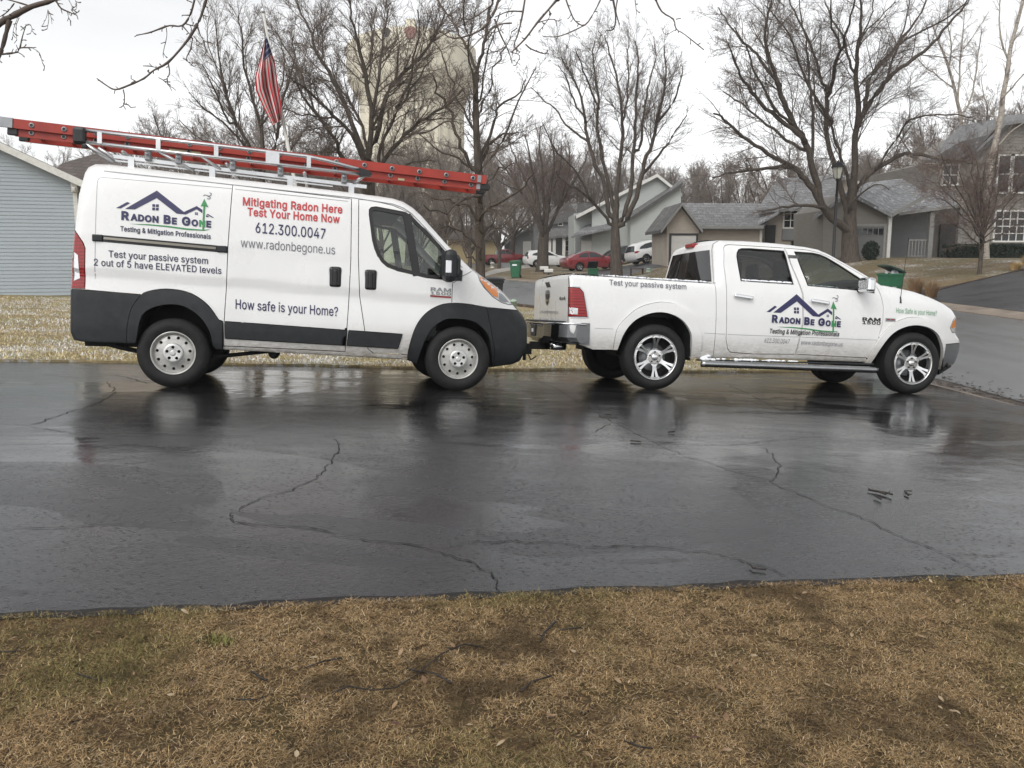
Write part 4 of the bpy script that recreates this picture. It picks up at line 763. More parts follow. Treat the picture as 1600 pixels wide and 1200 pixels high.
def glyph(ch, bold):
    key = (ch, bold)
    if key in _fc: return _fc[key]
    loops = []
    data = GLYPHS[ch][1:]
    if data:
        Ls = [np.array(L, float).reshape(-1, 2) / 1000 for L in data]
        ar = [np.sum(L[:, 0] * np.roll(L[:, 1], -1) - np.roll(L[:, 0], -1) * L[:, 1]) for L in Ls]
        s = np.sign(max(ar, key=abs))
        for L in Ls:
            k = np.linalg.norm(L - np.roll(L, 1, 0), axis=1) > 2e-3
            L = L[k]
            d0 = L - np.roll(L, 1, 0); d1 = np.roll(L, -1, 0) - L
            d0 /= np.linalg.norm(d0, axis=1)[:, None] + 1e-9; d1 /= np.linalg.norm(d1, axis=1)[:, None] + 1e-9
            n0 = np.stack([d0[:, 1], -d0[:, 0]], 1) * s; n1 = np.stack([d1[:, 1], -d1[:, 0]], 1) * s
            m = n0 + n1; m /= np.maximum((m * n0).sum(1), .5)[:, None]
            loops.append(L + m * bold)
        V, F = cdt([(L, True) for L in loops], [], 1e-6)
        c = V[F].mean(1); w = np.zeros(len(c))
        for L in loops:
            for (x0, y0), (x1, y1) in zip(L, np.roll(L, -1, 0)):
                if y0 == y1: continue
                up = (y0 <= c[:, 1]) & (y1 > c[:, 1]); dn_ = (y1 <= c[:, 1]) & (y0 > c[:, 1])
                xx = (x1 - x0) * (c[:, 1] - y0) / (y1 - y0) + x0
                w += (up & (xx > c[:, 0])).astype(int) - (dn_ & (xx > c[:, 0])).astype(int)
        res = ([tuple(v) for v in V], [tuple(t) for t in F[np.abs(w) > .5]])
    else: res = ([], [])
    _fc[key] = res
    return res
def text_mesh(string, bold=0.0, shear=0.0):
    x = 0.0; vs = []; fs = []
    for ch in string:
        v, f = glyph(ch, bold); n = len(vs)
        vs += [(a + x + shear * b, b) for a, b in v]; fs += [tuple(i + n for i in t) for t in f]
        x += GLYPHS[ch][0] / 1000 + bold * 1.2
    return vs, fs
def text_runs(runs, bold, shear, gapk):
    out = []; x = 0.0
    ref = text_mesh('H', bold, shear); ch = max(v[1] for v in ref[0])
    for st, sc, mk in runs:
        if st == ' ':
            x += .24; continue
        vs, fs = text_mesh(st, bold, shear)
        mn = min(v[0] for v in vs)
        vv = [((a - mn) * sc + x, b * sc * .729 / ch) for a, b in vs]
        out.append((vv, fs, mk)); x = max(a for a, _ in vv) + .055 + gapk
    return out

def plate(outer, holes, yf, thick, n_extra=()):
    """flat shape with holes in the xz plane, dished by yf(r), with its edges turned back"""
    polys = [(outer, True)] + [(h, True) for h in holes]
    V, F = cdt(polys, n_extra, 1e-5)
    c = V[F].mean(1); k = pip(outer, c[:, 0], c[:, 1])
    for h in holes: k &= ~pip(h, c[:, 0], c[:, 1])
    F = F[k]
    r = np.hypot(V[:, 0], V[:, 1]); y = yf(r)
    vs = [tuple(p) for p in np.column_stack([V[:, 0], y, V[:, 1]])]; fs = []
    for t in F:
        a, b, c3 = V[t[0]], V[t[1]], V[t[2]]
        if (b[0] - a[0]) * (c3[1] - a[1]) - (b[1] - a[1]) * (c3[0] - a[0]) < 0: t = t[::-1]
        fs.append(tuple(t))
    be = boundary(np.array(fs)); n = len(fs); mp = {}
    for i, j in be:
        for q in (i, j):
            if q not in mp:
                mp[q] = len(vs); vs.append(vs[q]); vs.append((vs[q][0], vs[q][1] + thick, vs[q][2]))
        fs.append((mp[i], mp[i] + 1, mp[j] + 1, mp[j]))
    return vs, fs
def circ(r, n=40, c=(0, 0), a0=0): return [(c[0] + r * math.cos(a0 + 2 * math.pi * k / n), c[1] + r * math.sin(a0 + 2 * math.pi * k / n)) for k in range(n)]
def tyre_bm(Rt, w, rim):
    """outer face at y = -w/2"""
    h = w / 2; mb = MB()
    prof = [(rim - .012, -h + .03), (rim + .004, -h + .012), (rim + .02, -h + .004), (rim + (Rt - rim) * .35, -h - .006), (rim + (Rt - rim) * .62, -h - .004), (Rt - .035, -h + .008), (Rt - .014, -h + .022), (Rt - .004, -h + .04)]
    tread = []
    nb = 4; y0, y1 = -h + .045, h - .045
    for k in range(nb + 1):
        a = y0 + (y1 - y0) * k / (nb + 1) ; b = y0 + (y1 - y0) * (k + 1) / (nb + 1)
        tread += [(Rt, a + .001), (Rt, b - .008)] + ([(Rt - .009, b - .006), (Rt - .009, b - .001)] if k < nb else [])
    back = [(r, -y) for r, y in prof[::-1]]
    mb.lathe(prof + tread + back, 56)
    return mb
def steel_wheel(parent, x, y, z, sd):
    """painted steel wheel with a ring of holes and a plastic centre cap; sd -1 faces the camera side"""
    root = empty('wheel', (x, y, z)); root.parent = parent
    if sd > 0: root.rotation_euler = (0, 0, math.pi)
    tyre_bm(.362, .225, .222).build('tyre', M['rubber'], root)
    holes = [circ(.0165, 12, (.163 * math.cos(a), .163 * math.sin(a))) for a in [2 * math.pi * (k + .25) / 11 for k in range(11)]]
    yf = lambda r: -.112 + np.interp(r, [0, .10, .13, .17, .19, .198, .205, .21], [.03, .03, .035, .042, .05, .052, .03, .02])
    rings = [p for r in (.115, .13, .145, .18, .19, .197) for p in circ(r, 48)]
    v, f = plate(circ(.205, 64), holes + [circ(.09, 40)], yf, .03, rings)
    mb = MB(); mb.add(v, f)
    mb.lathe([(.203, -.062), (.205, -.09), (.214, -.104), (.224, -.108), (.226, -.098), (.221, -.085)], 64)
    o = mb.build('rim', M['steel'], root)
    mb = MB()
    lug = [circ(.0165, 14, (.062 * math.cos(a), .062 * math.sin(a))) for a in [2 * math.pi * k / 5 + math.pi / 2 for k in range(5)]]
    yc = lambda r: -.112 + np.interp(r, [0, .022, .026, .045, .08, .096, .104], [-.012, -.01, -.002, -.004, -.006, -.002, .016])
    v, f = plate(circ(.104, 56), lug, yc, .03, [p for r in (.012, .02, .024, .03, .045, .08, .09, .097) for p in circ(r, 40)])
    mb.add(v, f); mb.build('hub_cap', M['cap'], root)
    mb = MB(); mb.lathe([(0.001, -.045), (.2, -.045)], 40); mb.build('brake_drum', M['dark'], root)
    return root
def alloy_wheel(parent, x, y, z, sd, Rt=.405, rim=.278, w=.275, spoke=6, rot=math.pi / 2, mat='bright', simple=False):
    root = empty('wheel', (x, y, z)); root.parent = parent
    if sd > 0: root.rotation_euler = (0, 0, math.pi)
    tyre_bm(Rt, w, rim).build('tyre', M['rubber'], root)
    h = w / 2; holes = []
    ri, ro = rim * .34, rim * .91
    for k in range(spoke):
        a = rot + math.pi / spoke + 2 * math.pi * k / spoke
        half = math.pi / spoke
        P = []
        def ang(r, s): return a + s * (half - np.interp(r, [ri, ri + (ro - ri) * .5, ro], [.22, .165, .20]) * (.27 / .27) * (spoke and 6 / spoke))
        for r in np.linspace(ri + .02, ro - .012, 8): P.append((r, ang(r, -1)))
        for s in np.linspace(-.85, .85, 7): P.append((ro, a + s * (half - .22 * 6 / spoke)))
        for r in np.linspace(ro - .012, ri + .02, 8): P.append((r, ang(r, 1)))
        P.append((ri + .004, a + .06)); P.append((ri + .004, a - .06))
        holes.append([(r * math.cos(t), r * math.sin(t)) for r, t in P])
        if spoke == 6:
            b_ = a + half; S_ = [(rim * .58, -.008), (rim * .88, -.055), (rim * .89, .055), (rim * .58, .008)]
            holes.append([(r * math.cos(b_ + t), r * math.sin(b_ + t)) for r, t in S_])
    yf = lambda r: -h + np.interp(r / rim, [0, .3, .36, .6, .88, .93, .96, 1.0], [.045, .045, .048, .03, .012, .010, .012, .016])
    v, f = plate(circ(rim * .965, 72), holes, yf, .05, [p for q in (.12, .25, .33) for p in circ(rim * q, 30)])
    mb = MB(); mb.add(v, f)
    mb.lathe([(rim * .90, h * .4), (rim * .92, -h * .2), (rim * .95, -h + .03), (rim * .965, -h + .014), (rim * 1.0, -h + .004), (rim * 1.012, -h + .01), (rim * 1.0, -h + .02)], 72)
    mb.build('rim', M[mat], root)
    mb = MB(); mb.lathe([(.001, -h + .028), (.03, -h + .028), (.04, -h + .034), (.046, -h + .05)], 28)
    mb.build('hub_cap', M['chrome'], root)
    for k in range(5):
        mb = MB(); a = rot + 2 * math.pi * k / 5
        mb.lathe([(.0005, -h + .030), (.010, -h + .031), (.012, -h + .05)], 10, c=(rim * .235 * math.cos(a), 0, rim * .235 * math.sin(a)))
        mb.build('lug_nut', M['seal'], root)
    mb = MB(); mb.lathe([(.001, .01), (rim * .62, .01), (rim * .62, .03)], 40); mb.build('brake_disc', M['greymetal'], root)
    mb = MB(); mb.lathe([(.001, .05), (rim * .95, .05)], 40); mb.build('brake_shield', M['dark'], root)
    return root
def arch_liner(root, arch, wf, name='wheel_well'):
    """dark tunnel behind a wheel opening"""
    for sd in (-1, 1):
        mb = MB(); v = []
        for x, z in arch:
            v += [(x, sd * (wf - .03), z + .012), (x, sd * .5, z + .012)]
        mb.add(v, [(2 * i, 2 * i + 1, 2 * i + 3, 2 * i + 2) for i in range(len(arch) - 1)], True)
        xs = [p[0] for p in arch]; zs = [p[1] for p in arch]
        mb.add([(x, sd * .5, z + .012) for x, z in arch], [tuple(range(len(arch)))])
        mb.build(name, M['dark'], root)
def place(root, p, Mx):
    root.matrix_world = Matrix(((*Mx[0], p[0]), (*Mx[1], p[1]), (*Mx[2], p[2]), (0, 0, 0, 1)))
def smooth2(P, k=4):
    P = np.array(P, float); E = np.vstack([2 * P[0] - P[1], P, 2 * P[-1] - P[-2]]); out = []
    for i in range(1, len(E) - 2):
        p0, p1, p2, p3 = E[i - 1:i + 3]
        for j in range(k):
            t = j / k; out.append(.5 * (2 * p1 + (p2 - p0) * t + (2 * p0 - 5 * p1 + 4 * p2 - p3) * t * t + (3 * p1 - p0 - 3 * p2 + p3) * t ** 3))
    out.append(P[-1]); return [(float(a), float(b)) for a, b in out]
# ------------------------------------------------------------------ white work van
def tracer(p, Mx, y):
    p = np.array(p); Mx = np.array(Mx)
    def f(px, py):
        d = np.array(ray(px, py)) @ Mx; o = -p @ Mx
        t = (y - o[1]) / d[1]; q = o + d * t
        return (float(q[0]), float(q[2]))
    return f
def inset(P, d):
    n = len(P); out = []
    ar = sum(P[i][0] * P[(i + 1) % n][1] - P[(i + 1) % n][0] * P[i][1] for i in range(n))
    s = 1 if ar > 0 else -1
    for i in range(n):
        a, b, c = np.array(P[i - 1]), np.array(P[i]), np.array(P[(i + 1) % n])
        u = (b - a) / np.linalg.norm(b - a); v = (c - b) / np.linalg.norm(c - b)
        nu, nv = np.array([-u[1], u[0]]) * s, np.array([-v[1], v[0]]) * s
        m = nu + nv; m = m / max(m @ nu, .35)
        q = b + m * d if np.linalg.norm(m) < 3 else b + nu * d
        out.append((float(q[0]), float(q[1])))
    return out
VP, VM = (-3.74812462, 9.72269433, -1.42464421), ((0.97656498, -0.21275552, 0.03249506), (0.21021677, 0.97529045, 0.06795179), (-0.04614924, -0.05952834, 0.99715928))
van = empty('work_van', label='white cargo van with black bumpers and a ladder on its roof', cat='van')
place(van, VP, VM)
vt = tracer(VP, VM, -1.0)
def van_w(x, z):
    b = np.interp(z, [.25, .36, .47, .62, 1.0, 1.2, 1.5, 1.8, 2.0, 2.15, 2.3], [.90, .955, .985, 1.0, 1.0, 1.0, .985, .955, .925, .895, .865])
    zc = 1.155 - .045 * x
    b = b - .016 * (sm((zc - z) / .045) - sm((zc - .06 - z) / .22)) * sm((2.95 - x) / .2)
    zd = 1.455 - .035 * x
    b = b + .006 * sm((z - zd) / .03) * sm((1.8 - x) / .05)
    k = np.clip((x - 2.6) / 1.2, 0, 1)
    b = b - .27 * k ** 2.3 * np.interp(z, [.3, .9, 1.4], [.85, 1.0, 1.0])
    r = np.clip((-.6 - x) / .4, 0, 1)
    return b - .035 * r ** 2
VO = [(-.86, .452, .01), (-.96, .47, .03), (-.995, .55, .05), (-.99, .98, .06), (-.965, 1.45, .07), (-.955, 1.58, .08), (-.928, 1.954, .10), (-.885, 2.177, .12), (-.855, 2.24, .13), (-.79, 2.279, .14), (-.65, 2.286, .15),
      (-.3, 2.268, .15), (.22, 2.232, .15), (.85, 2.202, .15), (1.4, 2.172, .15), (1.8, 2.147, .15), (2.1, 2.126, .15), (2.25, 2.112, .15), (2.37, 2.078, .15), (2.47, 2.018, .14), (2.57, 1.928, .13), (2.68, 1.808, .12), (2.82, 1.66, .11), (2.965, 1.52, .11), (3.15, 1.36, .12),
      (3.27, 1.280, .13), (3.41, 1.195, .14), (3.535, 1.11, .14), (3.64, 1.01, .13), (3.73, .92, .10), (3.80, .845, .09), (3.84, .76, .08), (3.85, .55, .08), (3.83, .45, .07), (3.775, .345, .05), (3.68, .30, .03), (3.40, .262, 0)]
V_FARCH = [(3.385, .412), (3.343, .612), (3.244, .731), (3.119, .792), (2.939, .805), (2.811, .783), (2.672, .666), (2.592, .487), (2.54, .295)]
V_FARCH = smooth2(V_FARCH)
V_RARCH = [(.391, .449), (.358, .602), (.263, .746), (.124, .841), (-.001, .863), (-.125, .846), (-.249, .789), (-.31, .695), (-.342, .53), (-.36, .452)]
V_RARCH = smooth2(V_RARCH)
VO += [(a, b, 0) for a, b in V_FARCH] + [(2.42, .335, .02), (1.4, .372, .02), (.50, .405, .02), (.42, .41, 0)] + [(a, b, 0) for a, b in V_RARCH]
VB = Body(van, VO, van_w, .05)
WIN = [(1.988, 1.90), (1.988, 1.955), (2.01, 1.982), (2.06, 1.992), (2.383, 1.95), (2.468, 1.898), (2.596, 1.779), (2.776, 1.594), (2.83, 1.53), (2.79, 1.235), (2.62, 1.245), (2.468, 1.275), (2.30, 1.308), (2.189, 1.346), (2.13, 1.395), (2.084, 1.458), (2.05, 1.54), (2.026, 1.626)]
V_FD = [(1.876, 2.062), (1.879, 1.449), (1.9, 1.024), (1.962, .646), (2.0, .45), (2.06, .405), (2.60, .395), (2.72, .70), (2.905, .86), (2.91, 1.2), (2.925, 1.31), (2.93, 1.44), (2.885, 1.481), (2.776, 1.594), (2.60, 1.775), (2.539, 1.834), (2.418, 1.95), (2.33, 1.985), (2.244, 2.017), (2.1, 2.043), (1.95, 2.06)]
V_SD = [(.574, 2.135), (1.80, 2.06), (1.80, 1.397), (1.785, .931), (1.756, .415), (.499, .448), (.505, .686), (.528, 1.108), (.539, 1.486)]
top = lambda x: .707 - .0457 * (x - .511)
bot = lambda x: .526 - .0364 * (x - .512)
regs = [('window_opening', inset(WIN, .042), 0, None),
        ('mirror_base', [(2.79, 1.575), (2.90, 1.45), (3.02, 1.335), (3.015, 1.227), (2.76, 1.235), (2.77, 1.5)], .006, M['black_plastic']),
        ('window_seal', WIN, .003, M['seal']),
        ('headlight', [(3.21, 1.33), (3.293, 1.31), (3.44, 1.19), (3.60, 1.09), (3.66, .99), (3.60, .985), (3.50, 1.005), (3.385, 1.065), (3.274, 1.168), (3.225, 1.243)], .004, M['clear_lens']),
        ('tail_light', [(-1.1, 1.60), (-.955, 1.59), (-.908, 1.535), (-.856, 1.455), (-.838, 1.406), (-.842, .995), (-1.1, .995)], .006, M['red_lens']),
        ('side_moulding', [(.515, top(.51)), (1.775, top(1.78)), (1.76, bot(1.76)), (.515, bot(.51))], .016, M['black_plastic']),
        ('side_moulding', [(1.79, top(1.79)), (2.371, top(2.37)), (2.325, bot(2.32)), (1.775, bot(1.77))], .016, M['black_plastic']),
        ('wheel_arch', smooth2([(-.45, .40), (-.44, .60), (-.40, .80), (-.31, .945), (-.248, .988), (-.125, 1.018), (-.019, 1.022), (.105, 1.007), (.218, .965), (.345, .87), (.453, .72)]) + [(.492, .708), (.492, .38), (.0, .3), (-.45, .3)], .028, M['black_plastic']),
        ('wheel_arch', smooth2([(2.40, .25), (2.426, .321), (2.451, .498), (2.516, .71), (2.618, .854), (2.757, .945), (2.899, .978), (3.078, .977), (3.31, .948)]) + [(3.335, .85), (3.37, .70), (3.43, .45), (3.43, .2), (2.9, .2)], .028, M['black_plastic']),
        ('bumper', [(-1.1, .3), (-1.1, .985), (-.842, .985), (-.31, .957), (-.2, .6), (-.4, .3)], .014, M['black_plastic']),
        ('bumper', [(3.31, .947), (3.62, .93), (3.75, .925), (4.0, .925), (4.0, .1), (3.3, .1)], .014, M['black_plastic']),
        ('front_door', V_FD, 0, M['white']),
        ('sliding_door', V_SD, 0, M['white'])]
vs_ = VB.skins(regs, M, base_mat=M['white'])
VB.cap('rear_bumper_face', 1, 3, M['black_plastic'], 0, .02)
VB.cap('rear_doors', 3, 10, M['white'], .02, .02)
VB.cap('roof', 10, 18, M['white'], .035, .03)
VB.cap('windscreen', 18, 24, M['screen'], .05, .05)
VB.cap('hood', 24, 28, M['white'], .05, .09)
VB.cap('front_bumper_face', 28, 36, M['black_plastic'], .02, .10)
for sd in (-1, 1):
    fd = vs_[('front_door', sd)]
    VB.pane('door_glass', inset(WIN, .03), M['van_glass'], -.014, fd, sd)
    VB.ribbon('window_bar', [(2.392, 1.93), (2.512, 1.262)], .085, M['seal'], .004, fd, False, sd)
# seams, grey strips painting the shade of pressed grooves, the sliding door track
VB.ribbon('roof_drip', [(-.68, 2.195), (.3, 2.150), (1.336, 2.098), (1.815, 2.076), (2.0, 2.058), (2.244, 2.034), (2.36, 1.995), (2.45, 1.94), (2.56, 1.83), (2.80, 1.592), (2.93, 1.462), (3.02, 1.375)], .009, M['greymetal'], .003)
VB.ribbon('groove_shade', [(-.745, 1.10), (-.74, 1.6), (-.735, 2.085), (-.72, 2.118), (-.69, 2.128), (.0, 2.112), (.565, 2.092)], .006, M['greymetal'], .002)
VB.ribbon('groove_shade', [(.60, 2.09), (1.76, 2.032)], .006, M['greymetal'], .002, vs_[('sliding_door', -1)])
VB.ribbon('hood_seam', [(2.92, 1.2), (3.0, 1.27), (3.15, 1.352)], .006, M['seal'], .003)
tr = VB.ribbon('door_track', [(-.76, 1.512), (.535, 1.452)], .068, M['seal'], .004)
VB.ribbon('track_lip', [(-.66, 1.512), (.42, 1.462)], .024, plain('track_beige', (.30, .28, .24), .45, .3), .010, tr)
for x in (-.72, .48):
    mb = MB(); z = 1.512 - (x + .76) * .046; y = VB.y(x, z)
    mb.box((x - .05, y - .018, z - .035), (x + .05, y + .01, z + .035), .012); mb.build('track_end', M['black_plastic'], tr)
for nm, x, z in (('sliding_door', 1.64, 1.213), ('front_door', 2.016, 1.197)):
    y = VB.y(x, z); mb = MB()
    mb.box((x - .068, y - .014, z - .112), (x + .068, y + .03, z + .112), .03)
    mb.box((x - .022, y - .03, z - .095), (x + .022, y + .0, z + .075), .012)
    mb.build('handle', M['seal'], vs_[(nm, -1)])
# lamps: clear inserts
VB.decal('lamp_insert', [[(-.945, 1.36), (-.905, 1.33), (-.89, 1.10), (-.95, 1.07)]], M['clear_lens'], .010, vs_[('tail_light', -1)])
VB.decal('turn_signal', [[(3.232, 1.285), (3.285, 1.275), (3.46, 1.15), (3.45, 1.06), (3.395, 1.075), (3.284, 1.172), (3.238, 1.243)]], M['amber_lens'], .009, vs_[('headlight', -1)])
VB.decal('lamp_reflector', [[(3.47, 1.12), (3.52, 1.10), (3.60, 1.02), (3.52, 1.012), (3.46, 1.04)]], M['greymetal'], .009, vs_[('headlight', -1)])
# mirror
mb = MB(); mb.box((2.765, -1.36, 1.20), (2.915, -1.10, 1.545), .06); mb.box((2.80, -1.12, 1.26), (2.90, -.98, 1.33), .02); mb.box((2.80, -1.12, 1.42), (2.88, -.96, 1.48), .02)
mi = mb.build('mirror', M['black_plastic'], van)
mb = MB(); mb.box((2.778, -1.366, 1.29), (2.842, -1.35, 1.425), .008); mb.build('mirror_lamp', M['clear_lens'], mi)
mb = MB(); mb.tube([(2.905, -1.33, 1.25), (2.925, -1.33, 1.30), (2.925, -1.33, 1.44), (2.905, -1.33, 1.48)], .018, 8); mb.build('mirror_hinge', M['black_plastic'], mi)
mb = MB(); mb.box((2.765, 1.10, 1.20), (2.915, 1.36, 1.545), .06); mb.box((2.80, .98, 1.26), (2.90, 1.12, 1.33), .02); mb.build('mirror', M['black_plastic'], van)
# wheels
for x in (0.0, 2.997):
    for sd in (-1, 1): steel_wheel(van, x, sd * .885, .36, sd)
arch_liner(van, [(.42, .40)] + V_RARCH + [(-.36, .40)], .98)
arch_liner(van, [(3.40, .27)] + V_FARCH + [(2.54, .27)], .98)
mb = MB()
mb.box((-.92, -.70, .40), (-.40, .70, .62)); mb.box((-.45, -.48, .36), (.45, .48, .7)); mb.box((.45, -.86, .40), (2.5, .86, .55)); mb.box((2.5, -.48, .32), (3.4, .48, .8)); mb.box((3.4, -.6, .33), (3.66, .6, .8))
mb.build('underbody', M['dark'], van)
mb = MB(); mb.tube([(-.70, -.72, .43), (-.55, -.72, .39), (-.1, -.72, .30)], .025, 6); mb.tube([(.1, -.72, .30), (.5, -.72, .33), (.95, -.72, .39)], .022, 6)
mb.lathe([(.001, -.04), (.06, -.04), (.06, .04), (.001, .04)], 14, 'y', (1.0, -.75, .37)); mb.tube([(0, -.8, .36), (0, .8, .36)], .05, 10)
mb.build('leaf_spring', M['dark'], van)
# cab interior
mb = MB()
mb.box((1.72, -.80, .62), (1.76, .80, 2.02)); mb.box((1.76, -.82, .55), (3.0, .82, .66))
mb.box((2.72, -.82, .9), (3.2, .82, 1.20), .05); mb.box((2.55, -.2, .6), (2.8, .2, 1.1), .05)
mb.box((1.76, -.80, 1.96), (2.36, .80, 2.0)); mb.box((1.76, .86, .6), (2.75, .89, 1.24)); mb.box((1.76, -.89, .6), (2.75, -.86, 1.24))
mb.build('dashboard', M['inner'], van)
for y in (-.42, .42):
    mb = MB(); mb.box((1.92, y - .25, .72), (2.45, y + .25, .98), .06)
    mb.box((1.84, y - .25, .9), (2.02, y + .25, 1.58), .06); mb.box((1.84, y - .13, 1.55), (1.95, y + .13, 1.76), .04)
    mb.build('seat', M['seat'], van)
mb = MB(); c = Vector((2.56, .42, 1.22)); pts = []
for k in range(25):
    a = 2 * math.pi * k / 24; pts.append(c + Vector((.10 * math.sin(a), .19 * math.cos(a), .165 * math.sin(a))))
mb.tube(pts, .016, 6, False); mb.tube([c, (2.72, .42, 1.08)], .03, 6); mb.build('steering_wheel', M['inner'], van)
# roof marker lamp
mb = MB(); mb.box((2.30, -.12, 2.13), (2.42, .12, 2.175), .02); mb.build('roof_lamp', M['clear_lens'], van)

# lettering and logo
def logo(B, T, c, sx, parent, nm='logo', small=False):
    """c maps drawing units to photograph pixels"""
    q = lambda L: [T(*c(a, b)) for a, b in L]
    navy = [[(455, 663), (652, 545), (826, 682), (905, 644), (941, 668), (941, 690), (905, 665), (836, 698), (780, 692), (652, 593), (517, 666)],
            [(400, 657), (468, 618), (486, 626), (428, 660)], [(967, 697), (976, 694), (1016, 719), (1001, 717)], [(964, 713), (967, 700), (988, 715)]]
    for x, y in ((626, 632), (649, 633), (626, 654), (649, 655)): navy.append([(x, y), (x + 18, y + .6), (x + 18, y + 18), (x, y + 17)])
    for x, y in ((895, 684), (905, 685), (895, 693), (905, 694)): navy.append([(x, y), (x + 8, y), (x + 8, y + 7), (x, y + 7)])
    o = B.decal(nm, [q(P) for P in navy], M['navy'], .004, parent)
    grn = [[(947, 640), (959, 640), (954, 795), (942, 795)], [(952, 597), (979, 653), (954, 645), (930, 646)],
           [(480, 757), (600, 759), (720, 769), (850, 786), (950, 794), (996, 792), (950, 801), (850, 796), (720, 778), (600, 766)]]
    B.decal('logo_arrow', [q(P) for P in grn], M['green'], .005, o)
    for L in ([(945, 579), (955, 572), (968, 576), (982, 580), (993, 575), (995, 564), (984, 558)], [(968, 597), (982, 599), (990, 592), (985, 585), (972, 583)]):
        B.ribbon('logo_smoke', q(L), .008, M['greyink'], .0045, o)
    return o
c1 = lambda a, b: (80 + a / 4, 160 + b / 4)
lg = logo(VB, vt, c1, 1, van)
caps = [('R', 1.0, 'navy'), ('ADON', .77, 'navy'), (' ', 1, 0), ('B', 1, 'navy'), ('E', .77, 'navy'), (' ', 1, 0), ('G', 1, 'navy'), ('O', .77, 'navy'), ('N', .77, 'green'), ('E', .77, 'navy')]
VB.text('logo_lettering', caps, vt(188.5, 342), vt(329.5, 354.8), .085, M, .046, .006, lg, gapk=.01)
VB.text('lettering', [('Testing & Mitigation Professionals', 1, 'ink')], vt(187.5, 360.5), vt(329, 373.2), .050, M, .022, .006, van)
VB.text('lettering', [('Test your passive system', 1, 'ink')], vt(169.5, 401.5), vt(325, 412.5), .068, M, .010, .006, van)
VB.text('lettering', [('2 out of 5 have ELEVATED levels', 1, 'ink')], vt(146.5, 414.5), vt(346, 428), .068, M, .010, .006, van)
sdoor = vs_[('sliding_door', -1)]
VB.text('lettering', [('Mitigating Radon Here', 1, 'red_ink')], vt(378.5, 319.5), vt(535, 332.5), .085, M, .022, .006, sdoor)
VB.text('lettering', [('Test Your Home Now', 1, 'red_ink')], vt(386, 336), vt(531, 348), .085, M, .022, .006, sdoor)
VB.text('lettering', [('612.300.0047', 1, 'navy')], vt(399, 363), vt(508.5, 373), .108, M, .008, .006, sdoor)
VB.text('lettering', [('www.radonbegone.us', 1, 'greyink')], vt(376, 386), vt(523.5, 397.5), .095, M, -.002, .006, sdoor)
VB.text('lettering', [('How safe is your Home?', 1, 'navy')], vt(368, 482), vt(528, 494), .098, M, .008, .006, sdoor)
fdoor = vs_[('front_door', -1)]
VB.text('badge', [('RAM', 1, 'greymetal')], vt(672.5, 454.3), vt(705, 456.4), .040, M, .03, .006, fdoor)
VB.text('badge', [('1500', 1, 'greymetal')], vt(672.5, 459.8), vt(705, 461.8), .032, M, .03, .006, fdoor)
VB.decal('badge', [[vt(672, 461), vt(705, 463.2), vt(705, 466), vt(672, 463.6)]], M['red_lens'], .006, fdoor)
# ------------------------------------------------------------------ white crew cab pickup
TP, TM = (1.57520168, 11.36789119, -1.71023138), ((0.98157299, -0.1883044, 0.03249506), (0.18579826, 0.98023546, 0.06795179), (-0.04464843, -0.06066212, 0.99715928))
trk = empty('pickup_truck', label='white crew cab pickup truck with chrome wheels in front of the van', cat='pickup truck')
place(trk, TP, TM)
tt = tracer(TP, TM, -1.0)
def trk_w(x, z):
    b = np.interp(z, [.25, .38, .48, .60, .72, .95, 1.12, 1.24, 1.34, 1.40, 1.60, 1.80, 1.95], [.90, .935, .965, .985, .995, 1.0, .995, .985, .962, .945, .865, .80, .75])
    k = np.clip((x - 3.45) / .95, 0, 1)
    b = b - .20 * k ** 2.2
    return b
TO = [(-.80, .478, 0), (-1.05, .56, .03), (-1.115, .70, .05), (-1.13, .90, .05), (-1.135, 1.25, .05), (-1.13, 1.355, .045), (-1.09, 1.382, .045), (-.292, 1.366, .05), (.735, 1.342, .05),
      (.765, 1.37, .09), (.785, 1.60, .11), (.80, 1.78, .13), (.835, 1.86, .15), (.92, 1.908, .17), (1.333, 1.918, .18), (1.777, 1.908, .18), (2.11, 1.884, .18), (2.293, 1.857, .17), (2.43, 1.80, .15),
      (2.605, 1.705, .13), (2.80, 1.605, .12), (2.95, 1.52, .12), (3.07, 1.445, .12), (3.12, 1.418, .14), (3.387, 1.39, .18), (3.63, 1.352, .19), (3.871, 1.292, .19), (4.118, 1.212, .18), (4.24, 1.15, .15), (4.30, 1.085, .12),
      (4.325, 1.03, .10), (4.31, .86, .08), (4.32, .80, .05), (4.39, .745, .05), (4.43, .695, .06), (4.43, .57, .06), (4.40, .44, .05), (4.345, .36, .03), (4.10, .25, 0)]
T_FA = [(4.074, .337), (4.056, .549), (3.996, .692), (3.891, .816), (3.695, .894), (3.459, .896), (3.233, .798), (3.08, .61), (2.96, .366)]
T_FA = smooth2(T_FA)
T_RA = [(.47, .41), (.463, .562), (.438, .72), (.312, .875), (.116, .955), (-.091, .948), (-.293, .856), (-.425, .696), (-.497, .483)]
T_RA = smooth2(T_RA)
TO += [(a, b, 0) for a, b in T_FA] + [(2.88, .40, .02), (1.32, .415, .02), (.60, .405, .02)] + [(a, b, 0) for a, b in T_RA]
TB = Body(trk, TO, trk_w, .05)
RW = [(1.095, 1.385), (1.075, 1.70), (1.085, 1.75), (1.115, 1.79), (1.16, 1.806), (1.273, 1.812), (1.746, 1.802), (1.815, 1.37)]
FW = [(1.888, 1.80), (2.156, 1.796), (2.25, 1.78), (2.339, 1.746), (2.527, 1.64), (2.767, 1.488), (2.81, 1.45), (2.80, 1.325), (2.40, 1.345), (2.01, 1.362)]
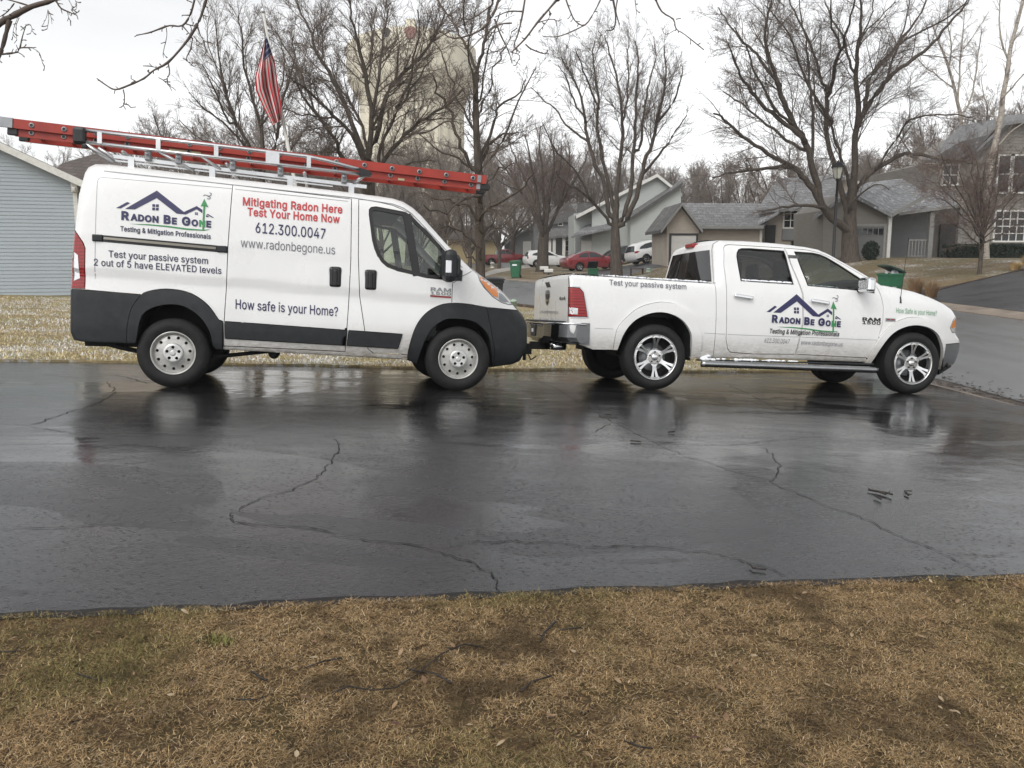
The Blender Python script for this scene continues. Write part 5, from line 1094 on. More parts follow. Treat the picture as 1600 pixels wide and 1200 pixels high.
RD = [(.915, 1.80), (.945, 1.835), (1.0, 1.85), (1.755, 1.842), (1.806, 1.646), (1.929, 1.248), (1.944, .884), (1.885, .485), (1.3, .475), (1.0, .49), (.955, .53), (.918, .653), (.897, 1.171), (.890, 1.567)]
FD = [(1.768, 1.842), (2.08, 1.834), (2.25, 1.805), (2.40, 1.748), (2.57, 1.665), (2.80, 1.545), (2.94, 1.45), (3.0, 1.37), (3.035, 1.288), (3.075, 1.125), (3.078, .942), (3.014, .625), (2.926, .46), (1.897, .485), (1.956, .884), (1.941, 1.248), (1.818, 1.646)]
regs = [('window_opening', inset(RW, .016), 0, None), ('window_opening', inset(FW, .016), 0, None),
        ('window_seal', RW, .002, M['seal']), ('window_seal', FW, .002, M['seal']),
        ('mirror_base', [(2.80, 1.46), (2.83, 1.445), (2.95, 1.335), (2.95, 1.30), (2.80, 1.315)], .004, M['black_plastic']),
        ('tail_light', [(-1.3, 1.228), (-1.01, 1.224), (-.955, 1.17), (-.918, .992), (-.893, .876), (-1.3, .872)], .006, M['red_lens']),
        ('headlight', [(4.6, 1.11), (4.30, 1.075), (4.195, .982), (4.15, .887), (4.205, .826), (4.6, .815)], .004, M['clear_lens']),
        ('wheel_arch', smooth2([(-.545, .40), (-.545, .458), (-.516, .732), (-.393, .892), (-.235, 1.014), (-.015, 1.080), (.12, 1.082), (.235, 1.061), (.434, .957), (.543, .802), (.586, .644), (.59, .38)]) + [(0, .3)], .026, M['white']),
        ('wheel_arch', smooth2([(2.88, .33), (2.895, .373), (2.987, .625), (3.094, .794), (3.242, .923), (3.35, .975), (3.469, 1.005), (3.60, 1.005), (3.735, .979), (3.904, .884), (4.012, .755), (4.075, .67)]) + [(4.08, .3), (3.5, .2)], .026, M['white']),
        ('front_bumper', [(4.07, .665), (4.6, .70), (4.6, .37), (4.05, .355)], .012, M['front_darkened_chrome']),
        ('air_dam', [(4.05, .36), (4.6, .37), (4.6, .1), (4.0, .1)], .0, M['black_plastic']),
        ('rear_door', RD, 0, M['white']), ('front_door', FD, 0, M['white']),
        ('cargo_bed', [(-1.4, .2), (-1.4, 1.6), (.748, 1.352), (.768, .9), (.775, .2)], 0, M['white'])]
ts_ = TB.skins(regs, M, base='cab', base_mat=M['white'], gaps={'wheel_arch': .0006})
tg = TB.cap('tailgate', 2, 6, M['white'], .0, .02)
M['tonneau'] = plain('tonneau_vinyl', (.012, .012, .013), .6)
tn = TB.cap('tonneau_cover', 6, 8, M['tonneau'], .012, 0, inset=.03, lift=.012)
TB.cap('bed_rail', 6, 8, M['white'], 0, 0, lift=-.02)
TB.cap('cab_back', 8, 13, M['white'], .01, .03)
TB.cap('rear_window', 9, 11, M['dark_glass'] if False else plain('rear_glass_black', (.004, .004, .005), .03, 0, .6), 0, .03, inset=.045, lift=.006)
TB.cap('roof', 13, 18, M['white'], .04, .02)
TB.cap('windscreen', 18, 22, M['screen'], .05, .05)
TB.cap('hood', 22, 29, M['white'], .06, .04)
TB.cap('grille', 29, 32, M['chrome'], .02, .08)
TB.cap('front_bumper_face', 32, 36, M['front_darkened_chrome'], .02, .10)
TB.cap('air_dam_face', 36, 38, M['black_plastic'], .0, .08)
for sd in (-1, 1):
    TB.pane('door_glass', inset(RW, .008), M['dark_glass'], -.012, ts_[('rear_door', sd)], sd)
    TB.pane('door_glass', inset(FW, .008), M['truck_glass'], -.012, ts_[('front_door', sd)], sd)
mb = MB(); mb.box((.765, -.13, 1.845), (.86, .13, 1.905), .015); mb.build('brake_lamp', M['red_lens'], trk)
# chrome edges and door handles
TB.ribbon('lamp_trim', [(-1.12, 1.236), (-1.0, 1.232), (-.945, 1.172), (-.908, .992), (-.885, .868), (-1.10, .864)], .014, M['alu'], .007, ts_[('tail_light', -1)])
TB.decal('reverse_lamp', [[(-1.125, .985), (-1.02, .975), (-1.02, .90), (-1.125, .90)]], M['clear_lens'], .009, ts_[('tail_light', -1)])
TB.decal('turn_signal', [[(4.20, .97), (4.27, 1.03), (4.262, .90), (4.20, .885), (4.165, .89)]], M['amber_lens'], .008, ts_[('headlight', -1)])
for nm, p, q in (('rear_door', (.985, 1.205), (1.235, 1.178)), ('front_door', (2.035, 1.178), (2.285, 1.150))):
    mb = MB(); y = TB.y((p[0] + q[0]) / 2, p[1])
    Mx = Matrix.Translation((p[0], y, p[1])) @ Matrix.Rotation(math.atan2(p[1] - q[1], q[0] - p[0]), 4, 'Y')
    mb.box((0, -.055, -.022), (.25, -.03, .022), .010, Mx); mb.box((.01, -.035, -.012), (.04, .01, .012), 0, Mx); mb.box((.20, -.035, -.012), (.24, .01, .012), 0, Mx)
    mb.build('handle', M['chrome'], ts_[(nm, -1)])
TB.ribbon('body_crease', [(-.80, .742), (-.56, .738)], .005, M['greymetal'], .001)
TB.ribbon('body_crease', [(.62, .722), (.90, .715)], .005, M['greymetal'], .001)
TB.ribbon('body_crease', [(.93, .712), (1.90, .706)], .005, M['greymetal'], .001, ts_[('rear_door', -1)])
TB.ribbon('body_crease', [(1.945, .706), (3.02, .696)], .005, M['greymetal'], .001, ts_[('front_door', -1)])
# mirrors
for sd in (-1, 1):
    mb = MB(); mb.box((2.655, min(sd * 1.27, sd * 1.03), 1.30), (2.775, max(sd * 1.27, sd * 1.03), 1.485), .035); mi = mb.build('mirror', M['chrome'], trk)
    mb = MB(); mb.box((2.70, min(sd * 1.05, sd * .9), 1.305), (2.80, max(sd * 1.05, sd * .9), 1.36), .01); mb.build('mirror_arm', M['black_plastic'], mi)
# wheels
for x in (0.0, 3.569):
    for sd in (-1, 1): alloy_wheel(trk, x, sd * .865, .405, sd)
arch_liner(trk, [(.475, .36)] + T_RA + [(-.497, .40)], .98)
arch_liner(trk, [(4.08, .30)] + T_FA + [(2.96, .33)], .95)
mb = MB()
mb.box((-1.0, -.55, .52), (-.5, .55, .8)); mb.box((-.5, -.48, .45), (.5, .48, .9)); mb.box((.5, -.88, .44), (2.95, .88, .56)); mb.box((2.95, -.5, .4), (4.1, .5, .9)); mb.box((-1.1, -.9, .9), (.72, .9, 1.3))
mb.tube([(0, -.7, .405), (0, .7, .405)], .06, 10); mb.lathe([(.001, -.14), (.14, -.1), (.16, 0), (.14, .1), (.001, .14)], 16, 'y', (0, .0, .405))
mb.build('underbody', M['dark'], trk)
# step bar with snow lying on it
mb = MB(); mb.tube([(.575, -1.05, .342), (.62, -1.06, .343), (2.95, -1.06, .313), (3.0, -1.05, .312)], .042, 14); mb.box((1.0, -1.05, .33), (1.08, -.8, .37)); mb.box((2.4, -1.05, .31), (2.48, -.8, .36))
sb = mb.build('step_bar', M['front_darkened_chrome'], trk)
mb = MB(); mb.box((.56, -1.02, .375), (2.98, -.93, .392)); mb.build('step_pad', M['black_plastic'], sb)
def lumps(name, boxes, parent, mat, seed, n, size):
    """snow: a scatter of small irregular clumps"""
    r = np.random.default_rng(seed); mb = MB()
    for k in range(n):
        (x0, y0, z0), (x1, y1, z1) = boxes[r.integers(len(boxes))]
        t = r.random(3); c = (x0 + (x1 - x0) * t[0], y0 + (y1 - y0) * t[1], z0 + (z1 - z0) * t[0])
        s = size * r.uniform(.5, 1.6)
        v = []
        for i in range(3):
            for j in range(6):
                th = math.pi * (i + .6) / 3.4; ph = 2 * math.pi * j / 6
                q = s * r.uniform(.7, 1.25)
                v.append((c[0] + q * 1.5 * math.sin(th) * math.cos(ph), c[1] + q * math.sin(th) * math.sin(ph), c[2] + q * .75 * math.cos(th)))
        f = [(0, 1, 2, 3, 4, 5), (17, 16, 15, 14, 13, 12)]
        for i in range(2):
            for j in range(6): f.append((i * 6 + j, i * 6 + (j + 1) % 6, (i + 1) * 6 + (j + 1) % 6, (i + 1) * 6 + j))
        mb.add(v, f, True)
    o = mb.build(name, mat, parent); o['kind'] = 'stuff'; return o
lumps('snow', [((.58, -1.02, .395), (.78, -.96, .395)), ((.60, -1.0, .40), (.70, -.96, .44)), ((.80, -1.02, .40), (1.5, -.97, .395)), ((1.5, -1.0, .395), (1.9, -.98, .39))], sb, M['snow'], 4, 130, .016)
lumps('snow', [((-1.05, -.88, 1.392), (.70, .85, 1.362))], tn, M['snow'], 5, 420, .014)
lumps('snow', [((-.6, -.90, 1.385), (.70, -.80, 1.358))], tn, M['snow'], 6, 160, .012)
lumps('snow', [((1.11, -.925, 1.395), (1.80, -.918, 1.385))], ts_[('rear_door', -1)], M['snow'], 7, 220, .017)
lumps('snow', [((2.03, -.925, 1.37), (2.45, -.925, 1.352))], ts_[('front_door', -1)], M['snow'], 8, 60, .011)
# rear bumper
mb = MB()
prof = [(-1.10, .80), (-1.27, .79), (-1.30, .765), (-1.305, .62), (-1.27, .565), (-1.10, .54)]
ys = [-1.004, -1.0, -.97, -.90, -.76, -.45, -.36, .36, .45, .76, .90, .97, 1.0, 1.004]; v = []
for k, y in enumerate(ys):
    sx = {0: .45, 1: .28, 2: .17, 3: .08, 4: .02}.get(min(k, len(ys) - 1 - k), 0); dz = -.03 if 5 < k < 8 else 0
    for x, z in prof: v.append((min(x + sx, -.86 if k in (0, len(ys) - 1) else -.95), y, z + dz))
m = len(prof)
mb.add(v, [(i * m + j, i * m + j + 1, (i + 1) * m + j + 1, (i + 1) * m + j) for i in range(len(ys) - 1) for j in range(m - 1)])
rb = mb.build('rear_bumper', M['bumper_darkened_chrome'], trk)
mb = MB(); mb.tube([(-.90, -1.008, .775), (-1.02, -1.005, .785), (-1.17, -.965, .785), (-1.25, -.88, .785), (-1.30, -.70, .782), (-1.305, .70, .782)], .012, 6); mb.build('bumper_lip', M['chrome'], rb)
mb = MB(); mb.box((-1.27, -.86, .795), (-1.12, .86, .815), .006); mb.build('bumper_step', M['black_plastic'], rb)
mb = MB(); mb.box((-1.315, .02, .60), (-1.29, .30, .76), .01); mb.build('plate_recess', M['black_plastic'], rb)
mb = MB(); mb.box((-1.325, .12, .655), (-1.312, .19, .70)); mb.build('trailer_socket', M['snow'], rb)
mb = MB(); mb.tube([(-1.05, -.58, .50), (-1.24, -.60, .495)], .045, 14); mb.build('exhaust_tip', M['chrome'], trk)
mb = MB(); mb.box((-1.18, -.45, .44), (-1.0, .45, .55), .02); mb.box((-1.38, -.05, .43), (-1.1, .05, .53), .01); mb.box((-1.50, -.04, .36), (-1.36, .04, .50), .01)
mb.tube([(-1.45, 0, .36), (-1.45, 0, .28)], .022, 8); mb.tube([(-1.32, .10, .45), (-1.38, .14, .37), (-1.34, .10, .28), (-1.28, .06, .33)], .009, 6)
hb = mb.build('tow_hitch', M['dark'], trk)
M['rust'] = plain('rusty_steel', (.30, .15, .10), .7, .2, var=.35, scale=25)
mb = MB(); mb.box((-1.66, -.03, .45), (-1.44, .03, .50), .008); mb.lathe([(.001, -.025), (.03, 0), (.001, .03)], 12, 'z', (-1.45, 0, .52)); mb.build('ball_mount', M['rust'], hb)
# tailgate marks
def gate(poly, off=.004):
    """points (y, z) laid on the tailgate face"""
    out = []
    for y, z in poly:
        w_ = float(TB.W(np.array([-1.13]), np.array([1.0]))[0]); t = np.clip(y / w_, -1, 1)
        out.append((-1.133 - .02 * (1 - t * t) - off, y, z))
    return out
mb = MB(); mb.add(gate([(.22, 1.315), (-.02, 1.315), (-.13, 1.245), (.10, 1.245)]), [(0, 1, 2, 3)]); mb.build('gate_handle', M['seal'], tg)
mb = MB()
mb.add(gate([(.16, 1.20), (.05, 1.215), (-.06, 1.20), (-.10, 1.15), (-.06, 1.10), (-.03, 1.04), (.05, 1.0), (.13, 1.04), (.16, 1.10), (.20, 1.15)]), [tuple(range(10))]); em = mb.build('emblem', M['chrome'], tg)
mb = MB(); mb.add(gate([(.12, 1.16), (-.02, 1.16), (-.05, 1.12), (.02, 1.09), (.09, 1.09), (.14, 1.12)], .008), [tuple(range(6))]); mb.add(gate([(.09, 1.06), (.0, 1.06), (.03, 1.02), (.06, 1.02)], .008), [(0, 1, 2, 3)]); mb.build('emblem_inlay', M['seal'], em)
def gate_text(s, y0, y1, z0, cap, mat, bold=0.0):
    v, f = text_mesh(s, bold); xs = [a for a, _ in v]; x0, x1 = min(xs), max(xs)
    P = gate([(y0 + (a - x0) / (x1 - x0) * (y1 - y0), z0 + b / .729 * cap) for a, b in v], .006)
    mb = MB(); mb.add(P, f); return mb.build('lettering', mat, tg)
gate_text('www.radonbegone.us', .50, -.55, .905, .060, M['greyink'])
gate_text('4x4', -.58, -.86, 1.075, .055, M['seal'], .03)
TB.ribbon('gate_seam', [(-1.128, .80), (-1.128, 1.36)], .006, M['seal'], .002)
# aerial
mb = MB(); y = TB.y(3.33, 1.2)
mb.lathe([(.02, 0), (.014, .05), (.006, .09)], 10, 'z', (3.325, y + .01, 1.185)); mb.tube([(3.327, y + .01, 1.26), (3.385, y + .01, 2.04)], .004, 5)
mb.build('aerial', M['seal'], trk)
# cab interior
mb = MB()
mb.box((.86, -.84, .6), (2.95, .84, .68)); mb.box((2.62, -.82, .95), (3.05, .82, 1.36), .06); mb.box((.84, -.78, .7), (.88, .78, 1.36))
for sd in (-1, 1): mb.box((1.79, sd * .80 - .03, .7), (1.93, sd * .80 + .03, 1.75))
mb.build('dashboard', plain('pale_trim', (.12, .12, .118), .7, var=.2), trk)
M['pale_seat'] = plain('pale_seat_cloth', (.22, .22, .21), .8)
for x, y in ((1.95, -.4), (1.95, .4)):
    mb = MB(); mb.box((x, y - .26, .75), (x + .52, y + .26, 1.0), .06); mb.box((x - .10, y - .25, .9), (x + .10, y + .25, 1.50), .06); mb.box((x - .10, y - .13, 1.48), (x + .02, y + .13, 1.70), .05)
    mb.build('seat', M['pale_seat'], trk)
mb = MB(); mb.box((.98, -.75, .75), (1.5, .75, 1.0), .06); mb.box((.90, -.75, .9), (1.08, .75, 1.52), .06)
for y in (-.45, .45): mb.box((.92, y - .13, 1.5), (1.03, y + .13, 1.66), .04)
mb.build('rear_seat', M['pale_seat'], trk)
mb = MB(); c = Vector((2.50, .4, 1.26)); pts = []
for k in range(25):
    a = 2 * math.pi * k / 24; pts.append(c + Vector((.09 * math.sin(a), .19 * math.cos(a), .17 * math.sin(a))))
mb.tube(pts, .016, 6, False); mb.tube([c, (2.72, .4, 1.15)], .03, 6); mb.build('steering_wheel', M['inner'], trk)
# lettering
c2 = lambda a, b: (1245.5 + (a - 652) * .1855 + (b - 545) * .0, 459.5 + (b - 545) * .2385 + (a - 652) * .0135)
lg2 = logo(TB, tt, lambda a, b: (1245.5 + (a - 652) * .1895, 459.5 + (b - 545) * .238 + (a - 652) * -.004), 1, trk)
TB.text('logo_lettering', caps, tt(1205.5, 503), tt(1313, 510.5), .092, M, .046, .009, lg2, gapk=.01)
TB.text('lettering', [('Testing & Mitigation Professionals', 1, 'black_ink')], tt(1202.5, 520.5), tt(1311, 525.5), .058, M, .018, .009, trk, .18)
TB.text('lettering', [('612.300.0047', 1, 'greyink')], tt(1194.5, 535), tt(1234, 537.5), .058, M, -.004, .009, ts_[('rear_door', -1)], .18)
TB.text('lettering', [('www.radonbegone.us', 1, 'greyink')], tt(1252, 538), tt(1317, 541.5), .056, M, -.004, .009, ts_[('front_door', -1)], .18)
TB.text('lettering', [('Test your passive system', 1, 'greyink')], tt(953, 445), tt(1073, 452), .066, M, .008, .009, ts_[('cargo_bed', -1)])
TB.text('lettering', [('How Safe is your Home?', 1, 'pale_green')], tt(1400, 488.8), tt(1466, 493.5), .066, M, .0, .009, trk)
TB.text('badge', [('RAM', 1, 'seal')], tt(1347, 500.5), tt(1375.5, 501.8), .040, M, .035, .006, ts_[('front_door', -1)])
TB.text('badge', [('1500', 1, 'seal')], tt(1347, 506), tt(1375.5, 507.5), .042, M, .025, .006, ts_[('front_door', -1)])
bd = TB.decal('badge', [[tt(1383.5, 497), tt(1399, 497.8), tt(1399, 502.6), tt(1383.5, 502)]], M['greymetal'], .005)
TB.decal('badge_inlay', [[tt(1385.5, 498.4), tt(1390, 498.6), tt(1390, 500.2), tt(1385.5, 500)], [tt(1392, 498.8), tt(1397, 499), tt(1397, 500.4), tt(1392, 500.3)]], M['red_lens'], .007, bd)
# ------------------------------------------------------------------ roof rack (bolted to the van) and the ladder lying on it
rz = lambda x, z0=2.452: z0 - .0508 * x
mb = MB(); mb.tube([(-.86, -.82, 2.598), (.285, -.82, 2.545), (1.33, -.82, 2.492), (1.50, -.82, 2.468), (1.90, -.82, 2.388)], .019, 8)
rack = mb.build('roof_rack', M['alu'], van)
mb = MB(); mb.tube([(-.86, -.82, 2.482), (.285, -.82, 2.425), (1.90, -.82, 2.343)], .017, 8); mb.build('rack_rail', M['alu'], rack)
for x, w_ in ((-.73, .022), (-.17, .022), (.40, .022), (.97, .07), (1.345, .022)):
    mb = MB(); za, zb = 2.598 - .0465 * (x + .86), 2.482 - .0505 * (x + .86)
    mb.box((x - w_, -.838, zb), (x + w_, -.828, za)); mb.build('rack_plate', M['alu'], rack)
mb = MB(); mb.box((-.985, -.855, 2.452), (-.855, -.785, 2.628), .03); mb.box((-.90, -.845, 2.42), (-.85, -.795, 2.46), .008); mb.build('end_cap', M['seal'], rack)
mb = MB()
mb.prism([(1.875, 2.41), (1.88, 2.322), (1.985, 2.318), (2.02, 2.345), (1.985, 2.385)], -.85, -.79); mb.build('end_cap', M['seal'], rack)
mb = MB()
for s in (-1, 1):
    mb.tube([(-.62, s * .72, 2.372), (1.965, s * .72, 2.225)], .026, 4, True, False)
    mb.tube([(-.63, s * .70, 2.335), (1.6, s * .70, 2.21)], .010, 4, True, False)
    for x in (-.45, .35, 1.15, 1.8): mb.box((x - .03, s * .72 - .03, 2.21 - .052 * x), (x + .03, s * .72 + .03, 2.335 - .052 * x))
mb.build('rack_frame', M['alu'], rack)
for x in (-.52, .50, 1.30):
    mb = MB(); mb.tube([(x, -.80, rz(x, 2.39)), (x, .78, rz(x, 2.39))], .018, 8); mb.build('cross_bar', M['alu'], rack)
for p, q, r in (((-.88, -.82, 2.47), (-.62, -.72, 2.315), .022), ((-.80, -.60, 2.47), (-.58, -.55, 2.33), .018), ((-.17, -.80, 2.44), (.16, -.72, 2.28), .018), ((.25, -.80, 2.42), (.45, -.72, 2.30), .016), ((1.93, -.80, 2.33), (1.82, -.72, 2.25), .022)):
    mb = MB(); mb.tube([p, q], r, 6); mb.build('rack_strut', M['alu'], rack)
for x in (-.28, .02, .56, 1.05, 1.72):
    mb = MB(); mb.box((x - .03, -.80, rz(x, 2.33)), (x + .03, -.72, rz(x, 2.435)), .01); mb.tube([(x - .02, -.83, rz(x, 2.40)), (x + .02, -.83, rz(x, 2.38))], .012, 6); mb.build('rack_clamp', M['greymetal'], rack)

lad = empty('extension_ladder', label='long orange extension ladder lying on the roof rack of the white van', cat='ladder')
place(lad, VP, VM)
sl = math.atan(.0508)
LM = Matrix.Translation((0, 0, 2.622)) @ Matrix.Rotation(sl, 4, 'Y')
def chan(x0, x1, y, z0, z1, inward):
    """C-shaped rail, web outside, flanges turned inwards"""
    mb = MB(); t = .006; f = .032 * inward
    mb.box((x0, min(y, y + t * inward), z0), (x1, max(y, y + t * inward), z1), 0, LM)
    for z in (z0, z1 - t): mb.box((x0, min(y + t * inward, y + f), z), (x1, max(y + t * inward, y + f), z + t), 0, LM)
    return mb
for (x0, x1, y0, y1, z0, z1) in ((-1.655, 3.33, -.615, -.195, -.096, 0), (-1.59, 3.268, -.578, -.232, -.168, -.070)):
    for y, inw in ((y0, 1), (y1, -1)):
        rail = chan(x0, x1, y, z0, z1, inw).build('rail', M['orange'], lad)
        zc = (z0 + z1) / 2; n = int((x1 - x0 - .1) / .305)
        xs = [3.172 - .3065 * k - (.01 if z0 < -.15 else 0) for k in range(n + 1)]
        xs = [x for x in xs if x > x0 + .05]
        for x in xs:
            c = LM @ Vector((x, y, zc)); s = -inw; mb = MB()
            mb.lathe([(.016, s * .010), (.025, s * .010), (.027, 0)], 16, 'y', c); n1 = len(mb.f); mb.lathe([(.0005, s * .004), (.017, s * .005)], 12, 'y', c)
            o = mb.build('grommet', M['greymetal'], rail); o.data.materials.append(M['seal']); o.data.polygons.foreach_set('material_index', np.array([0] * n1 + [1] * (len(mb.f) - n1), np.int32))
    for x in xs:
        mb = MB(); mb.tube([LM @ Vector((x, y0 + .006, zc)), LM @ Vector((x, y1 - .006, zc))], .017, 8); mb.build('rung', M['alu'], lad)
for y in (-.620, -.190):
    mb = MB(); mb.box((-1.72, y - .006, -.10), (-1.60, y + .012, .004), .004, LM); mb.build('end_bracket', M['greymetal'], lad)
for y, z in ((-.62, (-.096, 0)), (-.582, (-.168, -.07))):
    mb = MB(); mb.box((3.225, y - .004, z[0] + .01), (3.268, y + .002, z[1] - .008), 0, LM); mb.build('end_bracket', M['greymetal'], lad)
for y in (-.575, -.235):
    for x in (-1.66, 3.28):
        mb = MB(); mb.box((x, y - .02, -.165), (x + .10, y + .02, -.09), .01, LM); mb.build('rubber_foot', M['seal'], lad)
M['sticker'] = plain('pale_sticker', (.45, .42, .25), .6)
mb = MB(); mb.box((-.10, -.582, -.160), (.22, -.579, -.112), 0, LM); mb.box((2.33, -.582, -.162), (2.40, -.579, -.140), 0, LM); mb.build('warning_sticker', M['sticker'], lad)
# ------------------------------------------------------------------ houses
def siding(name, c, var=.12, rough=.75):
    A = Mat(name, c, rough, 0, .3)
    f = A.noise(A.coord('Object', (.5, .5, 5)), 3, 6, .65); g = A.noise(A.coord('Object'), .5, 3)
    A.color(A.ramp(A.mix(.5, f, g), [(.3, tuple(k * (1 - var) for k in c)), (.7, tuple(min(1, k * (1 + var)) for k in c))]))
    return A.m
def shingle(name, c, snow=.0):
    A = Mat(name, c, .9, 0, .25)
    br = A.n('ShaderNodeTexBrick'); br.inputs['Scale'].default_value = 1.0; br.offset = .5
    br.inputs['Brick Width'].default_value = .9; br.inputs['Row Height'].default_value = .42; br.inputs['Mortar Size'].default_value = .03
    br.inputs['Color1'].default_value = (*[k * .8 for k in c], 1); br.inputs['Color2'].default_value = (*[k * 1.2 for k in c], 1); br.inputs['Mortar'].default_value = (*[k * .45 for k in c], 1)
    A.l(A.coord('Object', (1.6, 1, 3.2)), br.inputs['Vector'])
    n1 = A.noise(A.coord('Object'), 1.3, 7, .7)
    col = A.mix(A.ramp(n1, [(.35, 0), (.7, .6)]), br.outputs['Color'], tuple(k * .62 for k in c))
    if snow: col = A.mix(A.ramp(A.noise(A.coord('Object'), 4, 8, .75), [(.62 - snow * .25, 0), (.75 - snow * .25, .85)]), col, (.62, .63, .65))
    A.color(col); A.bump(br.outputs['Fac'], -.01, .6); return A.m
M['blue_siding'] = siding('blue_siding', (.35, .39, .415), .06)
M['grey_siding'] = siding('grey_siding', (.21, .195, .173), .18)
M['tan_siding'] = siding('tan_siding', (.43, .38, .32), .2)
M['tan_brick'] = siding('tan_brick', (.40, .355, .30), .2)
M['sage_siding'] = siding('sage_siding', (.42, .44, .42), .1)
M['slate_siding'] = siding('slate_siding', (.205, .21, .21), .15)
M['yellow_siding'] = siding('yellow_siding', (.50, .40, .22), .1)
M['trim'] = plain('white_trim', (.62, .61, .57), .6, var=.1)
M['dark_trim'] = plain('dark_trim', (.03, .03, .03), .6)
M['grey_trim'] = plain('grey_trim', (.24, .235, .22), .65, var=.12)
M['roof_grey'] = shingle('grey_shingle', (.215, .215, .217), .22)
M['roof_pale'] = shingle('pale_shingle', (.27, .275, .28), .35)
M['roof_dark'] = shingle('dark_shingle', (.16, .157, .153), .18)
M['roof_brown'] = shingle('brown_shingle', (.13, .11, .10))
M['garage_white'] = siding('garage_white', (.58, .57, .54), .06)
M['garage_grey'] = siding('garage_grey', (.15, .15, .147), .1)
M['pane'] = plain('house_pane', (.012, .014, .016), .06, 0, .6)
M['found'] = plain('foundation', (.20, .19, .18), .85, var=.2)

def wpoly(px, Y): return [(at(a, b, Y).x, at(a, b, Y).z) for a, b in px]
def clip(P, lo, hi):
    for s, lim in ((1, lo), (-1, hi)):
        out = []
        for i in range(len(P)):
            a, b = P[i], P[(i + 1) % len(P)]
            ia, ib = s * (a[1] - lim) >= 0, s * (b[1] - lim) >= 0
            if ia: out.append(a)
            if ia != ib:
                t = (lim - a[1]) / (b[1] - a[1]); out.append((a[0] + (b[0] - a[0]) * t, lim))
        P = out
        if not P: return P
    return P
def lapwall(name, P, Y, depth, mat, lap, parent, proud=.022):
    """wall of overlapping boards: P in (x, z), facing -Y, with a solid body behind it"""
    mb = MB(); mb.prism(P, Y, Y + depth)
    z0, z1 = min(p[1] for p in P), max(p[1] for p in P)
    z = z0
    while z < z1 - .01:
        Q = clip(P, z + .001, min(z + lap, z1)); z += lap
        if len(Q) < 3: continue
        lo, hi = min(q[1] for q in Q), max(q[1] for q in Q)
        v = [(x, Y - .004 - proud * (1 - (zz - lo) / lap), zz) for x, zz in Q]
        mb.add(v, [tuple(range(len(v)))])
        b = sorted([q for q in Q if abs(q[1] - lo) < 1e-6])
        if len(b) >= 2: mb.add([(b[0][0], Y - .004 - proud, lo), (b[-1][0], Y - .004 - proud, lo), (b[-1][0], Y, lo), (b[0][0], Y, lo)], [(0, 1, 2, 3)])
    return mb.build(name, mat, parent)
def slab(name, pts, thick, mat, parent):
    """roof plane: corners given as (px, py, Y)"""
    v = [at(*p) for p in pts]; n = len(v)
    w_ = [q - Vector((0, 0, thick)) for q in v]
    mb = MB(); mb.add(list(v) + w_, [tuple(range(n)), tuple(range(2 * n - 1, n - 1, -1))] + [(i, i + n, (i + 1) % n + n, (i + 1) % n) for i in range(n)])
    return mb.build(name, mat, parent)
def board(name, a, b, h, Y, mat, parent, t=.10):
    """trim board between two photo points on the plane Y, hanging h below the line"""
    p, q = at(a[0], a[1], Y), at(b[0], b[1], Y)
    mb = MB(); mb.prism([(p.x, p.z), (q.x, q.z), (q.x, q.z - h), (p.x, p.z - h)], Y - t, Y + t * .3)
    return mb.build(name, mat, parent)
def window(x0, y0, x1, y1, Y, parent, frame='trim', cols=2, rows=2, fw=.10):
    a, b = at(x0, y0, Y), at(x1, y1, Y); xa, xb, za, zb = a.x, b.x, b.z, a.z
    mb = MB(); e = fw; f0, f1 = Y - .10, Y + .05
    mb.box((xa - e, f0, za - e), (xb + e, f1, za)); mb.box((xa - e, f0, zb), (xb + e, f1, zb + e)); mb.box((xa - e, f0, za), (xa, f1, zb)); mb.box((xb, f0, za), (xb + e, f1, zb))
    t = .028
    for k in range(1, cols): x = xa + (xb - xa) * k / cols; mb.box((x - t, Y - .085, za), (x + t, Y - .06, zb))
    for k in range(1, rows): z = za + (zb - za) * k / rows; mb.box((xa, Y - .084, z - t), (xb, Y - .061, z + t))
    o = mb.build('window', M[frame], parent)
    mb = MB(); mb.box((xa, Y - .055, za), (xb, Y - .04, zb)); mb.build('pane', M['pane'], o)
    return o
def garage_door(x0, y0, x1, y1, Y, parent, mat, panels=4, lights=False, frame='trim'):
    a, b = at(x0, y0, Y), at(x1, y1, Y); mb = MB(); h = (a.z - b.z) / panels
    for k in range(panels):
        z = b.z + h * k; mb.box((a.x, Y - .06, z + .012), (b.x, Y - .03, z + h - .012), .006)
    mb.box((a.x, Y - .035, b.z), (b.x, Y - .028, a.z))
    o = mb.build('garage_door', M[mat], parent)
    mb = MB(); e = .14; mb.box((a.x - e, Y - .09, b.z), (a.x, Y + .02, a.z + e)); mb.box((b.x, Y - .09, b.z), (b.x + e, Y + .02, a.z + e)); mb.box((a.x, Y - .09, a.z), (b.x, Y + .02, a.z + e)); mb.build('door_frame', M[frame], o)
    if lights:
        mb = MB(); n = 5; w_ = (b.x - a.x) / n
        for k in range(n): mb.box((a.x + w_ * (k + .1), Y - .072, a.z - h * .85), (a.x + w_ * (k + .9), Y - .062, a.z - h * .2))
        mb.build('pane', M['pane'], o)
    return o
def post(x, y0, y1, Y, r, mat, parent, name='column'):
    a, b = at(x, y0, Y), at(x, y1, Y); mb = MB(); mb.box((a.x - r, Y - r, b.z), (a.x + r, Y + r, a.z)); return mb.build(name, M[mat], parent)
def house(name, px, Y, label):
    p = at(*px, Y); return empty(name, (0, 0, 0), 0, label, 'house')
